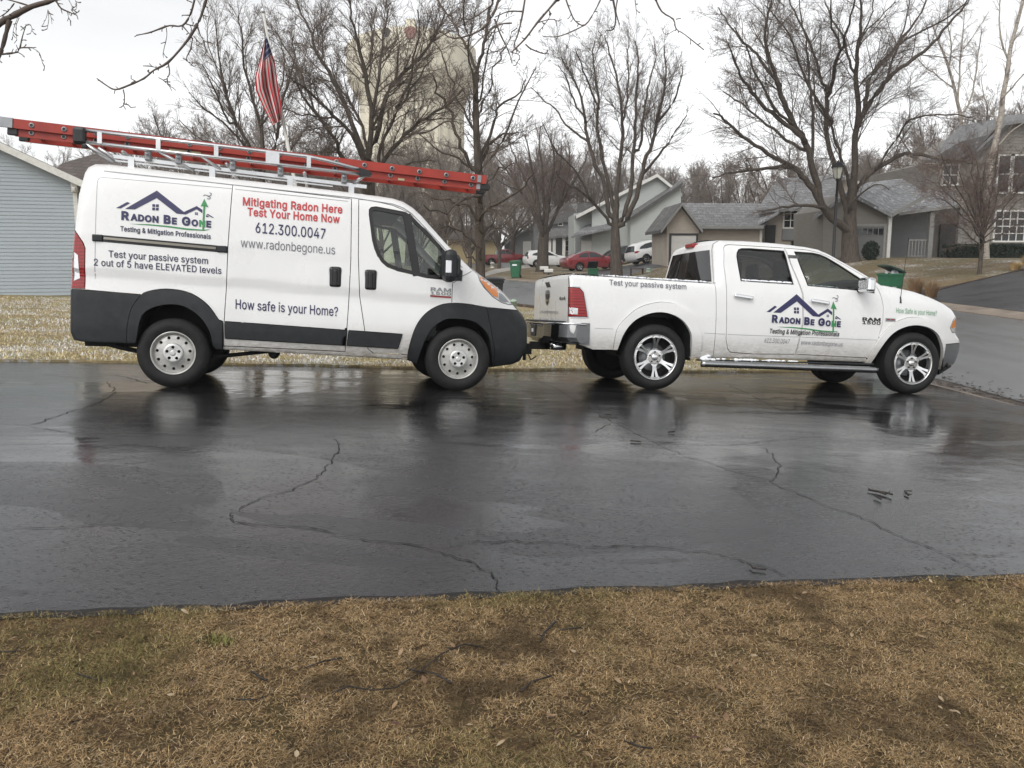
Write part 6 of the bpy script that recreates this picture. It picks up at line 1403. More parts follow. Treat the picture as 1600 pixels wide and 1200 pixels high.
def gable_roof(name, ridge, le, re, Yf, Yb, thick, mat, parent, fascia=None, fh=.18):
    """two planes running back from a gable: ridge, left and right eave points in the photo on the front plane"""
    r, a, b = (at(*q, Yf) for q in (ridge, le, re))
    P = [(a.x, a.z), (r.x, r.z), (b.x, b.z), (b.x, b.z - thick), (r.x, r.z - thick * 1.15), (a.x, a.z - thick)]
    mb = MB(); v = [(x, Yf, z) for x, z in P] + [(x, Yb, z) for x, z in P]
    mb.add(v, [(0, 1, 4, 5), (1, 2, 3, 4), (6, 11, 10, 7), (7, 10, 9, 8)] + [(i, i + 6, (i + 1) % 6 + 6, (i + 1) % 6) for i in range(6)])
    o = mb.build(name, mat, parent)
    if fascia:
        mb = MB(); d = -.02
        for s, t in ((a, r), (r, b)):
            mb.prism([(s.x, s.z + d), (t.x, t.z + d), (t.x, t.z + d - fh), (s.x, s.z + d - fh)], Yf - .04, Yf - .003)
        mb.build('fascia', M[fascia], parent)
    return o

# light blue garage at the left edge
gh = house('blue_garage', (60, 460), 29.5, 'pale blue lap sided garage with white fascia behind the van')
gh['category'] = 'garage'
lapwall('wall', wpoly([(-188, 461), (116, 461), (116, 283), (-38, 211), (-192, 283)], 29.5), 29.5, 8, M['blue_siding'], .122, gh, .018)
mb = MB(); mb.prism(wpoly([(-188, 476), (117, 476), (117, 461), (-188, 461)], 29.5), 29.49, 37.4); mb.build('foundation', M['found'], gh)
gable_roof('roof', (-38, 204), (-210, 283), (130, 285), 29.15, 38, .17, M['roof_grey'], gh, 'trim', .24)
board('corner_board', (111, 284), (117, 284), 3.9, 29.48, M['trim'], gh, .03)
p = at(115.5, 290, 29.5); mb = MB(); mb.box((p.x - .10, 29.3, p.z - .22), (p.x + .10, 29.46, p.z + .18), .02); mb.lathe([(.05, -.02), (.07, -.16), (.001, -.17)], 12, 'z', (p.x, 29.22, p.z - .05)); mb.build('wall_lamp', M['trim'], gh)
pv_ = Matrix.Translation(at(116, 460, 29.5)); gh.matrix_world = pv_ @ Matrix.Rotation(R(20), 4, 'Z') @ pv_.inverted()
hb_ = house('brown_roofed_house', (150, 300), 44, 'brown roofed house showing only its ridge behind the blue garage')
slab('roof', [(60, 285, 44), (97, 255, 47), (128, 246, 48), (162, 236, 49), (215, 262, 47), (235, 300, 44)], .2, M['roof_brown'], hb_)
lapwall('wall', wpoly([(40, 470), (250, 470), (250, 296), (40, 296)], 45), 45, 5, M['tan_siding'], .15, hb_)

# grey two storey house with a porch, right edge
hg = house('grey_house', (1450, 412), 48, 'grey two storey house with a porch and a two car garage')
lapwall('garage_wall', wpoly([(1286, 418), (1391, 418), (1391, 334), (1327, 302), (1286, 329)], 48), 48, 5, M['grey_siding'], .19, hg)
garage_door(1338, 354, 1377, 413, 47.98, hg, 'garage_grey', 4, True, 'grey_trim')
slab('roof', [(1270, 339, 47.5), (1327, 299, 47.5), (1346, 286, 54), (1290, 318, 54)], .2, M['roof_grey'], hg)
slab('roof', [(1327, 299, 47.5), (1394, 334, 47.4), (1455, 297, 52), (1442, 275, 55), (1356, 285, 54)], .2, M['roof_pale'], hg)
board('fascia', (1391, 334), (1454, 299), .22, 47.6, M['grey_trim'], hg)
lapwall('wall', wpoly([(1391, 418), (1452, 418), (1452, 299), (1391, 335)], 50.5), 50.5, 4, M['slate_siding'], .19, hg)
lapwall('wall', wpoly([(1446, 418), (1700, 418), (1700, 178), (1568, 194), (1518, 238), (1446, 256)], 51.5), 51.5, 8, M['grey_siding'], .19, hg)
slab('roof', [(1440, 257, 50.8), (1519, 237, 50.8), (1566, 184, 50.9), (1500, 196, 58)], .2, M['roof_grey'], hg)
slab('roof', [(1512, 246, 50.9), (1572, 190, 50.9), (1700, 172, 50.9), (1700, 168, 56), (1566, 181, 56)], .2, M['roof_grey'], hg)
slab('porch_roof', [(1404, 332, 48.0), (1508, 318, 48.0), (1504, 298, 51.4), (1452, 296, 51.4)], .16, M['roof_pale'], hg)
board('gutter_board', (1404, 332), (1508, 318), .16, 47.95, M['grey_trim'], hg, .05)
mb = MB(); a, b = at(1391, 407, 48), at(1515, 407, 48); mb.box((a.x, 48, -.75), (b.x, 51.4, a.z)); mb.build('porch_floor', M['found'], hg)
for x in (1456, 1502): post(x, 331 if x < 1480 else 320, 407, 48.25, .12, 'grey_trim', hg)
for x0, x1 in ((1421, 1454), (1506, 1522)):
    a, b = at(x0, 374, 48.3), at(x1, 401, 48.3); mb = MB()
    mb.box((a.x, 48.27, a.z - .08), (b.x, 48.33, a.z)); mb.box((a.x, 48.27, b.z), (b.x, 48.33, b.z + .06)); n = max(3, int((b.x - a.x) / .16))
    for k in range(n + 1): x = a.x + (b.x - a.x) * k / n; mb.box((x - .03, 48.28, b.z), (x + .03, 48.32, a.z))
    mb.build('railing', M['grey_trim'], hg)
post(1391, 334, 412, 47.9, .09, 'trim', hg, 'downspout')
a = at(1470, 340, 51.4); mb = MB(); mb.box((a.x, 51.3, at(0, 407, 51.4).z), (a.x + .95, 51.45, at(0, 350, 51.4).z)); mb.build('front_door', M['dark_trim'], hg)
window(1474, 259, 1494, 288, 51.45, hg); window(1561, 244, 1577, 300, 51.45, hg, cols=1); window(1581, 244, 1600, 300, 51.45, hg, cols=1); window(1556, 331, 1597, 376, 51.45, hg, cols=4, rows=4)

# tan house with a white garage door
ht = house('tan_house', (1160, 400), 56, 'tan lap sided house with a white garage door behind the pickup truck')
lapwall('garage_wall', wpoly([(1042, 418), (1092, 418), (1092, 352), (1066, 320), (1042, 352)], 56), 56, 6, M['tan_siding'], .20, ht)
garage_door(1049, 368, 1086, 414, 55.98, ht, 'garage_white', 4, False, 'dark_trim')
gable_roof('roof', (1066, 316), (1033, 359), (1098, 359), 55.4, 62, .2, M['roof_dark'], ht, 'grey_trim', .2)
lapwall('wall', wpoly([(1092, 418), (1191, 418), (1191, 352), (1092, 352)], 56.6), 56.6, 6, M['tan_siding'], .20, ht)
slab('roof', [(1088, 354, 56), (1193, 354, 56), (1212, 318, 60), (1064, 317, 60)], .2, M['roof_grey'], ht)
board('gutter_board', (1089, 353), (1193, 353), .18, 55.95, M['grey_trim'], ht, .05)
post(1189, 354, 412, 56.4, .07, 'trim', ht, 'downspout')
lapwall('wall', wpoly([(1191, 418), (1292, 418), (1292, 322), (1191, 322)], 58), 58, 7, M['tan_siding'], .20, ht)
lapwall('brick_wall', wpoly([(1247, 418), (1288, 418), (1288, 322), (1247, 322)], 57.9), 57.9, .2, M['tan_brick'], .1, ht, .01)
slab('roof', [(1183, 328, 57.3), (1297, 322, 57.3), (1318, 272, 63), (1214, 279, 63)], .2, M['roof_grey'], ht)
slab('porch_roof', [(1183, 350, 56.2), (1216, 332, 56.2), (1222, 326, 58), (1190, 336, 58)], .14, M['roof_pale'], ht)
lapwall('wall', wpoly([(1262, 340), (1282, 318), (1320, 279), (1380, 303), (1380, 345)], 62), 62, 6, M['tan_brick'], .2, ht)
slab('roof', [(1270, 330, 61.5), (1320, 275, 61.5), (1330, 272, 68), (1285, 318, 68)], .2, M['roof_grey'], ht)
board('fascia', (1320, 275), (1388, 303), .2, 61.6, M['trim'], ht)
window(1226, 323, 1244, 355, 57.97, ht, cols=2, rows=3)
mb = MB(); a, b = at(1222, 358, 57.95), at(1248, 375, 57.95); mb.box((a.x, 57.86, b.z), (b.x, 57.97, a.z)); mb.build('window_panel', M['slate_siding'], ht)
mb = MB(); a, b = at(1196, 352, 57.95), at(1209, 410, 57.95); mb.box((a.x, 57.86, b.z), (b.x, 57.97, a.z)); mb.build('front_door', M['dark_trim'], ht)

# sage grey house with the tall side wall
hs_ = house('sage_house', (980, 410), 78.0, 'pale sage house with a tall plain gable wall behind the white hatchback')
lapwall('side_wall', wpoly([(925, 425), (1052, 425), (1052, 296), (1027, 276), (925, 326)], 78.0), 78.0, 10, M['sage_siding'], .22, hs_)
gable_roof('roof', (1027, 271), (900, 336), (1066, 302), 77.5, 89.0, .25, M['roof_grey'], hs_, 'trim', .3)
lapwall('side_wall', wpoly([(985, 425), (1064, 425), (1064, 291), (985, 341)], 76.5), 76.5, 1.2, M['sage_siding'], .22, hs_)
slab('roof', [(978, 344, 76.0), (1067, 285, 76.0), (1067, 279, 78.0), (978, 336, 78.0)], .25, M['roof_dark'], hs_)
lapwall('wall', wpoly([(897, 425), (960, 425), (960, 322), (897, 334)], 79.0), 79.0, 8, M['sage_siding'], .22, hs_)
slab('porch_roof', [(893, 369, 76.5), (960, 354, 76.5), (956, 343, 79.0), (915, 352, 79.0)], .18, M['roof_grey'], hs_)
lapwall('wall', wpoly([(900, 425), (958, 425), (958, 357), (900, 368)], 78.2), 78.2, .8, M['slate_siding'], .2, hs_)
garage_door(908, 376, 924, 419, 78.15, hs_, 'garage_white', 4, False, 'grey_trim')
for x in (925.5, 931.5): window(x, 331, x + 3.5, 347, 78.95, hs_, cols=1, rows=2, fw=.06)
window(927, 368, 939, 384, 78.1, hs_, cols=3, rows=2, fw=.1)
mb = MB(); a, b = at(943, 370, 78.1), at(951, 419, 78.1); mb.box((a.x, 78.02, b.z), (b.x, 78.12, a.z)); mb.build('front_door', M['dark_trim'], hs_)
# slate house with white porch columns
hc = house('slate_house', (865, 408), 96.0, 'dark slate two storey house with white porch posts behind the red sedan')
lapwall('wall', wpoly([(836, 424), (902, 424), (902, 318), (870, 322), (836, 350)], 96.0), 96.0, 8, M['slate_siding'], .24, hc)
slab('roof', [(832, 354, 95.4), (886, 316, 95.4), (926, 318, 100.0), (902, 340, 95.6)], .22, M['roof_dark'], hc)
slab('porch_roof', [(838, 372, 93.5), (902, 366, 93.5), (902, 354, 96.0), (846, 356, 96.0)], .2, M['roof_dark'], hc)
for x in (859, 866, 881, 892): post(x, 370, 412, 94.0, .16, 'trim', hc)
window(873, 342, 878.5, 352, 95.9, hc, cols=1, rows=2, fw=.1); window(884, 376, 896, 392, 95.9, hc, cols=2, rows=2)
# grey garage and yellow house far down the street
hd = house('grey_garage', (812, 404), 112, 'low grey garage with a single white door at the end of the street')
hd['category'] = 'garage'
lapwall('wall', wpoly([(788, 420), (840, 420), (840, 356), (828, 353), (788, 380)], 112), 112, 7, M['slate_siding'], .25, hd)
garage_door(819, 379, 828, 412, 111.95, hd, 'garage_white', 4, False, 'trim')
slab('roof', [(784, 384, 111.2), (832, 350, 111.2), (862, 340, 117), (806, 366, 119)], .2, M['roof_grey'], hd)
hy = house('yellow_house', (766, 398), 128, 'pale yellow house far away at the end of the street')
lapwall('wall', wpoly([(700, 420), (779, 420), (779, 370), (700, 370)], 128), 128, 8, M['yellow_siding'], .25, hy)
slab('roof', [(694, 373, 127), (784, 373, 127), (774, 352, 133), (706, 352, 133)], .25, M['roof_brown'], hy)
window(742, 376, 752, 388, 127.95, hy)

# ------------------------------------------------------------------ water tower
M['tower'] = plain('tower_paint', (.69, .64, .51), .6, var=.08, scale=.3)
tw = empty('water_tower', label='huge cream water tower behind the bare trees', cat='water tower')
Yt = 150.0
c = at(643, 100, Yt); r1 = 96 / FPX * Yt; r0 = 77 / FPX * Yt
zt = lambda y: at(648, y, Yt - r1 * .85).z
mb = MB()
mb.lathe([(.01, zt(26)), (r1 * .35, zt(28)), (r1 * .7, zt(36)), (r1 * .92, zt(47)), (r1, zt(56)), (r1 * 1.005, zt(60)), (r1, zt(64)), (r1, zt(98)), (r1 * .985, zt(112)), (r1 * .93, zt(124)), (r1 * .865, zt(138)), (r0 * 1.02, zt(152)), (r0, zt(164))], 96, 'z', (c.x, Yt, 0))
mb.build('tank', M['tower'], tw)
mb = MB(); prof = []
nfl = 32
v = []; f = []
for i, z in enumerate((zt(162), -2.0)):
    for k in range(nfl * 4):
        a = 2 * math.pi * k / (nfl * 4); rr = r0 * (1 + .012 * (1 if k % 4 < 2 else -1)); v.append((c.x + rr * math.cos(a), Yt + rr * math.sin(a), z))
n = nfl * 4; f = [(k, (k + 1) % n, n + (k + 1) % n, n + k) for k in range(n)]
mb.add(v, f); mb.build('shaft', M['tower'], tw)
mb = MB(); mb.tube([(c.x, Yt, zt(27)), (c.x, Yt, zt(6))], .9, 10); mb.build('vent', M['tower'], tw)
M['logo_dark'] = plain('tower_mark_dark', (.05, .05, .05), .6); M['logo_red'] = plain('tower_mark_red', (.33, .16, .13), .6)
def on_tank(px, py, w_, h_, mat, name):
    x = at(px, py, Yt - r1 * .96).x - c.x; mb = MB(); v = []; n = 14
    for k in range(n):
        a = 2 * math.pi * k / n; X = x + w_ * math.cos(a) * (1 + .15 * math.sin(3 * a)); v.append((c.x + X, Yt - math.sqrt(max(0, (r1 * 1.006) ** 2 - X * X)), zt(py) + h_ * math.sin(a)))
    mb.add(v, [tuple(range(n))]); mb.build(name, mat, tw)
on_tank(603, 54, .75, .75, M['logo_dark'], 'tank_mark'); on_tank(642, 55, .95, 1.0, M['logo_red'], 'tank_mark')

# ------------------------------------------------------------------ flag pole
fp = empty('flag_pole', label='leaning white flag pole with a drooping american flag behind the van', cat='flag pole')
Yf = 18.0
a, b = at(411, 20, Yf), at(451, 234, Yf); d = (b - a) / (a.z - b.z)
foot = a + d * (a.z - Hs(-4.2, Yf) + .1)
mb = MB(); mb.tube([foot, a], [.050, .024], 12); mb.build('pole', M['trim'], fp)
mb = MB(); mb.lathe([(.001, .10), (.035, .08), (.05, .04), (.035, 0), (.012, -.03)], 12, 'z', a); mb.build('finial', M['alu'], fp)
M['flag'] = None
A = Mat('flag_cloth', (.6, .6, .6), .85)
tc = A.n('ShaderNodeUVMap'); sx = A.n('ShaderNodeSeparateXYZ'); A.l(tc.outputs[0], sx.inputs[0])
m1 = A.n('ShaderNodeMath', operation='MULTIPLY'); m1.inputs[1].default_value = 6.5; A.l(sx.outputs['Y'], m1.inputs[0])
m2 = A.n('ShaderNodeMath', operation='FRACT'); A.l(m1.outputs[0], m2.inputs[0])
m3 = A.n('ShaderNodeMath', operation='LESS_THAN'); m3.inputs[1].default_value = .5; A.l(m2.outputs[0], m3.inputs[0])
st = A.mix(m3.outputs[0], (.62, .60, .58), (.48, .018, .03))
c1_ = A.n('ShaderNodeMath', operation='LESS_THAN'); c1_.inputs[1].default_value = .24; A.l(sx.outputs['X'], c1_.inputs[0])
c2_ = A.n('ShaderNodeMath', operation='GREATER_THAN'); c2_.inputs[1].default_value = .4615; A.l(sx.outputs['Y'], c2_.inputs[0])
c3_ = A.n('ShaderNodeMath', operation='MULTIPLY'); A.l(c1_.outputs[0], c3_.inputs[0]); A.l(c2_.outputs[0], c3_.inputs[1])
vo = A.n('ShaderNodeTexVoronoi'); vo.inputs['Scale'].default_value = 14; vo.inputs['Randomness'].default_value = 0; A.l(tc.outputs[0], vo.inputs['Vector'])
star = A.ramp(vo.outputs['Distance'], [(.16, (.6, .6, .6)), (.2, (.018, .022, .085))])
A.color(A.mix(c3_.outputs[0], st, star))
# cloth: hoisted along the pole, the fly end fallen straight down in folds
nu, nv = 44, 26
L_ = [(413, 62), (404, 100), (398, 122), (400, 142), (410, 165), (426, 196)]
R_ = [(417, 58), (424, 80), (430, 100), (434, 130), (440, 165), (440, 187)]
mbv = []; uv = []
for i in range(nu + 1):
    t = i / nu
    pl = [np.interp(t, np.linspace(0, 1, 6), [q[k] for q in L_]) for k in (0, 1)]; pr = [np.interp(t, np.linspace(0, 1, 6), [q[k] for q in R_]) for k in (0, 1)]
    for j in range(nv + 1):
        s = j / nv
        px, py = pl[0] + (pr[0] - pl[0]) * s, pl[1] + (pr[1] - pl[1]) * s
        dY = .16 * math.sin(s * 15 + t * 2.0) * (.3 + t) + .05 * math.sin(t * 9 + s * 4)
        mbv.append(at(px, py, Yf - .12 + dY)); uv.append((t, s))
fc = [(i * (nv + 1) + j, i * (nv + 1) + j + 1, (i + 1) * (nv + 1) + j + 1, (i + 1) * (nv + 1) + j) for i in range(nu) for j in range(nv)]
fl = mesh('flag', mbv, fc, A.m, fp, True)
ul = fl.data.uv_layers.new(name='UVMap')
ul.data.foreach_set('uv', np.array([uv[l.vertex_index] for l in fl.data.loops], np.float32).ravel())
mb = MB(); mb.tube([at(409, 24, Yf - .08), at(414, 64, Yf - .08), at(434, 130, Yf - .08), at(448, 210, Yf - .08)], .006, 4); mb.build('halyard', M['greymetal'], fp)
# ------------------------------------------------------------------ bare trees
def bark(name, lo, hi, marks=None):
    A = Mat(name, lo, .9, 0, .2)
    f = A.noise(A.coord('Object', (5, 5, .9)), 3, 6, .7)
    col = A.ramp(f, [(.32, lo), (.68, hi)])
    if marks:
        g = A.noise(A.coord('Object', (2, 2, 14)), 2.0, 4, .7)
        col = A.mix(A.ramp(g, [(.56, 0), (.62, 1)]), col, marks)
    A.color(col); A.bump(f, .02, .7); return A.m
M['bark'] = bark('maple_bark', (.042, .035, .029), (.125, .102, .084))
M['twig'] = plain('twig_bark', (.135, .107, .089), .85, var=.3, scale=2)
M['twig_red'] = plain('reddish_twig_bark', (.13, .088, .072), .85, var=.3, scale=2)
M['twig_far'] = plain('hazed_twig_bark', (.21, .175, .15), .9, var=.25, scale=.5)  # paler than the near twigs: distance haze put into the colour
M['birch'] = bark('birch_bark', (.30, .265, .22), (.46, .42, .37), (.05, .04, .035))
M['birch_twig'] = plain('birch_twig', (.30, .25, .21), .85, var=.2)

class Wood:
    def __init__(s, seed): s.g = np.random.default_rng(seed); s.b = {}
    def add(s, P, Rr, n):
        s.b.setdefault((len(P), n), []).append((P, Rr))
    def mesh(s, name, mat, parent):
        vs, fs, o = [], [], 0
        for (k, n), L in s.b.items():
            P = np.array([p for p, _ in L]); Rr = np.array([r for _, r in L])          # m,k,3  m,k
            d = np.gradient(P, axis=1); d /= np.linalg.norm(d, axis=2, keepdims=True) + 1e-12
            ref = np.where(np.abs(d[..., 2:3]) > .85, np.array([1., 0, 0]), np.array([0, 0, 1.]))
            a = np.cross(d, ref); a /= np.linalg.norm(a, axis=2, keepdims=True) + 1e-12
            b = np.cross(d, a)
            t = 2 * np.pi * np.arange(n) / n
            ring = P[:, :, None] + Rr[:, :, None, None] * (a[:, :, None] * np.cos(t)[:, None] + b[:, :, None] * np.sin(t)[:, None])
            m = len(L); vs.append(ring.reshape(-1, 3))
            i = np.arange(m)[:, None, None] * k * n + np.arange(k - 1)[None, :, None] * n
            q = np.arange(n)[None, None, :]; q2 = (q + 1) % n
            fs.append((o + np.stack([i + q, i + q2, i + n + q2, i + n + q], -1)).reshape(-1, 4)); o += m * k * n
        v = np.concatenate(vs); f = np.concatenate(fs)
        me = bpy.data.meshes.new(name)
        me.vertices.add(len(v)); me.vertices.foreach_set('co', v.astype(np.float32).ravel())
        me.loops.add(f.size); me.loops.foreach_set('vertex_index', f.astype(np.int32).ravel())
        me.polygons.add(len(f)); me.polygons.foreach_set('loop_start', np.arange(len(f), dtype=np.int32) * 4)
        me.polygons.foreach_set('use_smooth', np.ones(len(f), bool))
        me.update(calc_edges=True); me.materials.append(mat)
        return link(bpy.data.objects.new(name, me), parent)

def interp(P, t):
    k = t * (len(P) - 1); i = min(int(k), len(P) - 2); u = k - i
    return P[i] + (P[i + 1] - P[i]) * u, P[i + 1] - P[i]
def shoot(g, p, d, L, seg, wig, trop):
    P = [p]; d = d / np.linalg.norm(d)
    for k in range(seg):
        d = d + g.normal(0, wig, 3) + np.array([0, 0, trop]); d /= np.linalg.norm(d)
        p = p + d * L / seg; P.append(p)
    return np.array(P)
def sprout(w, P, r0, r1, lev, S):
    """children of a branch: S[lev] = (per metre, length ratio, angle, tropism, max length)"""
    if lev >= len(S): return
    den, ratio, ang, trop, lmax = S[lev]
    g = w.g; L = np.linalg.norm(np.diff(P, axis=0), axis=1).sum()
    n = g.poisson(L * den)
    for _ in range(n):
        t = g.uniform(.10 if lev else .30, 1.0); p, d = interp(P, t); d = d / (np.linalg.norm(d) + 1e-9)
        u = np.cross(d, g.normal(0, 1, 3)); u /= np.linalg.norm(u) + 1e-9
        a = math.radians(ang) * g.uniform(.6, 1.3)
        dd = d * math.cos(a) + u * math.sin(a)
        l = min(lmax, L * ratio) * g.uniform(.55, 1.2) * (1.15 - .5 * t)
        r = max(S_MIN, min((.030, .016, .010, .01)[lev], (r0 + (r1 - r0) * t) * g.uniform(.35, .55)))
        last = lev == len(S) - 1
        seg = 3 if last else (4 if lev else 6)
        Q = shoot(g, p, dd, l, seg, .13 if last else .11, trop)
        e = max(S_MIN * .7, r * .3)
        w.add(Q, np.linspace(r, e, len(Q)), 3 if r < .03 else 5)
        sprout(w, Q, r, e, lev + 1, S)
S_MIN = .0045
def limb_pts(px, Y, dY, g, f=1.0):
    n = len(px); out = []
    for i, (a, b) in enumerate(px):
        t = i / max(1, n - 1)
        out.append(np.array(at(a, b, Y + dY * t ** 1.2)))
    P = np.array(out)
    # smooth (Catmull-Rom)
    Q = []
    E = np.vstack([2 * P[0] - P[1], P, 2 * P[-1] - P[-2]])
    for i in range(1, len(E) - 2):
        for k in range(3):
            t = k / 3; p0, p1, p2, p3 = E[i - 1:i + 3]
            Q.append(.5 * (2 * p1 + (p2 - p0) * t + (2 * p0 - 5 * p1 + 4 * p2 - p3) * t * t + (3 * p1 - p0 - 3 * p2 + p3) * t ** 3))
    Q.append(P[-1]); return np.array(Q)
def tree(name, label, cat, seed, Y, trunk, limbs, S, to=(lambda a, b: (a, b)), mats=('bark', 'twig'), spread=3.0, group=None, smin=.0048, base=None, flare=1.35):
    """trunk, limbs: ([photo points], width px at start, width px at end[, depth drift])"""
    global S_MIN; S_MIN = smin
    w = Wood(seed); c = Wood(seed + 1); g = w.g
    T, t0, t1 = trunk[:3]
    T = [to(*p) for p in T]; k = Y / FPX / 2
    P = limb_pts(T, Y, 0, g)
    root = empty(name, tuple(P[0]), 0, label, cat, group)
    zb = Hs(P[0][0], P[0][1])
    if P[0][2] > zb: P = np.vstack([[P[0][0], P[0][1], zb - .1], P])
    root.location = (P[0][0], P[0][1], P[0][2])
    off = np.array(root.location)
    rr = np.linspace(t0, t1, len(P)) * k; rr[0] *= flare
    w.add(P - off, rr, 12)
    sprout(c, P[len(P) // 2:] - off, rr[-1], rr[-1], 1, S)
    TT = np.array(T); seen = []
    for lb in limbs:
        px, a, b = lb[:3]; s0 = to(*px[0])
        tx = np.interp(-s0[1] - 14, -TT[:, 1], TT[:, 0]); sh = s0[1] >= TT[-1, 1] - 6 and abs(np.interp(-s0[1], -TT[:, 1], TT[:, 0]) - s0[0]) < 22
        dY = lb[3] if len(lb) > 3 else g.uniform(-spread, spread)
        first, Yl = ([(tx, min(s0[1] + 14, TT[0, 1]))] if sh else []), Y
        if not sh and seen:                                   # grow out of the limb that passes under its start
            S2 = np.array(seen); dd = np.hypot(S2[:, 0] - s0[0], (S2[:, 1] - s0[1]) * .7) + np.where(S2[:, 1] < s0[1] - 2, 25, 0); k_ = int(np.argmin(dd))
            if dd[k_] < 45: Yl = S2[k_, 2]; first = [(S2[k_, 0], S2[k_, 1])] if dd[k_] > 1.5 else []
        Q = limb_pts(first + [to(*p) for p in px], Yl, dY, g)
        cz = Q[:, 1] * CP - Q[:, 2] * SP
        seen += [(800 + FPX * q[0] / z_, 600 - FPX * (q[1] * SP + q[2] * CP) / z_, q[1]) for q, z_ in zip(Q[1:], cz[1:])]
        Q = Q - off
        Q = Q + np.vstack([[0, 0, 0], g.normal(0, .03, (len(Q) - 1, 3))])
        rr = np.linspace(a, b, len(Q)) * k
        w.add(Q, rr, 8); sprout(c, Q, rr[0], rr[-1], 0, S)
    w.mesh('trunk', M[mats[0]], root); c.mesh('crown', M[mats[1]], root)
    return root
c4 = lambda a, b: (1120 + a / 3.3333, b / 3.3333)
c3_ = lambda a, b: (680 + a / 3.3333, b / 3.3333)
c2_ = lambda a, b: (280 + a / 3.3333, b / 3.3333)
SM = [(1.6, .38, 42, .015, 4.0), (5.0, .46, 42, .01, 1.8), (11.5, .5, 40, .005, .75)]
tree('bare_maple', 'largest bare maple with wide black limbs, standing behind the street lamp', 'tree', 11, 45.4,
     ([(695, 1373), (692, 1250), (692, 1150), (700, 1050), (712, 930)], 28, 12),
     [([(700, 1060), (715, 900), (720, 760), (735, 600), (730, 450), (730, 330), (745, 200), (750, 80), (755, -60)], 13, 2.5),
      ([(738, 650), (780, 560), (850, 460), (900, 400), (960, 350), (1050, 290), (1130, 220), (1200, 130), (1290, 30), (1330, -20)], 9, 2),
      ([(770, 570), (775, 520), (790, 440), (830, 360), (900, 280), (950, 220), (1020, 130), (1080, 30), (1095, -40)], 8, 2),
      ([(950, 230), (1050, 170), (1150, 120), (1240, 60), (1310, -10)], 4, 1.5), ([(890, 410), (920, 300), (960, 200), (990, 80), (1010, -30)], 4, 1.5),
      ([(735, 980), (800, 900), (880, 850), (960, 805), (1020, 800), (1100, 815), (1200, 830), (1290, 835), (1350, 855)], 9, 2.5, -2.5),
      ([(830, 875), (920, 750), (990, 640), (1050, 610), (1150, 600), (1250, 600), (1330, 610)], 4, 1.5, -2), ([(1000, 635), (1005, 560), (1000, 490), (1010, 400)], 2, 1),
      ([(680, 1100), (640, 950), (600, 830), (575, 700), (570, 560), (575, 480), (555, 430), (520, 320), (480, 200), (420, 100), (370, -20)], 10, 2),
      ([(575, 500), (600, 440), (620, 330), (660, 230), (690, 120), (720, -10)], 7, 2), ([(600, 640), (560, 580), (510, 510), (470, 430), (430, 330), (390, 210), (330, 110), (250, 30)], 6, 1.5),
      ([(690, 1200), (620, 1150), (560, 1090), (530, 1000), (500, 880), (460, 740), (400, 640), (350, 530), (320, 450), (300, 380), (265, 290), (255, 200), (260, 100), (290, -10)], 14, 2.5),
      ([(450, 720), (350, 640), (250, 570), (200, 500), (140, 420), (100, 330), (60, 240)], 8, 2), ([(325, 440), (240, 340), (190, 260), (120, 200), (60, 120), (10, 40)], 6, 1.5),
      ([(545, 1060), (500, 990), (440, 910), (380, 860), (290, 815), (200, 755), (110, 690), (40, 620), (-10, 585)], 10, 2.5, -3), ([(400, 872), (300, 870), (180, 885), (80, 900), (-20, 925)], 6, 2, -3),
      ([(530, 1075), (440, 1070), (340, 1080), (230, 1105)], 6, 2, -3), ([(430, 770), (330, 700), (230, 620), (130, 540), (30, 480)], 6, 2),
      ([(700, 1000), (660, 860), (620, 740), (590, 640), (520, 540), (500, 400)], 7, 2), ([(495, 870), (500, 700), (495, 520), (480, 380), (470, 250), (440, 90), (430, -20)], 6, 1.5),
      ([(715, 380), (680, 280), (660, 200), (600, 90), (560, -10)], 5, 1.5), ([(640, 240), (600, 150), (595, 60), (590, -20)], 4, 1.5), ([(380, 640), (300, 560), (200, 380), (170, 280), (90, 150)], 5, 1.5),
      ([(745, 210), (790, 150), (850, 90), (930, 10)], 3, 1.5), ([(760, 180), (800, 90), (820, 0)], 3, 1.5), ([(690, 1080), (760, 1000), (840, 960), (900, 990)], 4, 1.2, -3)],
     SM, c4, spread=4.5)
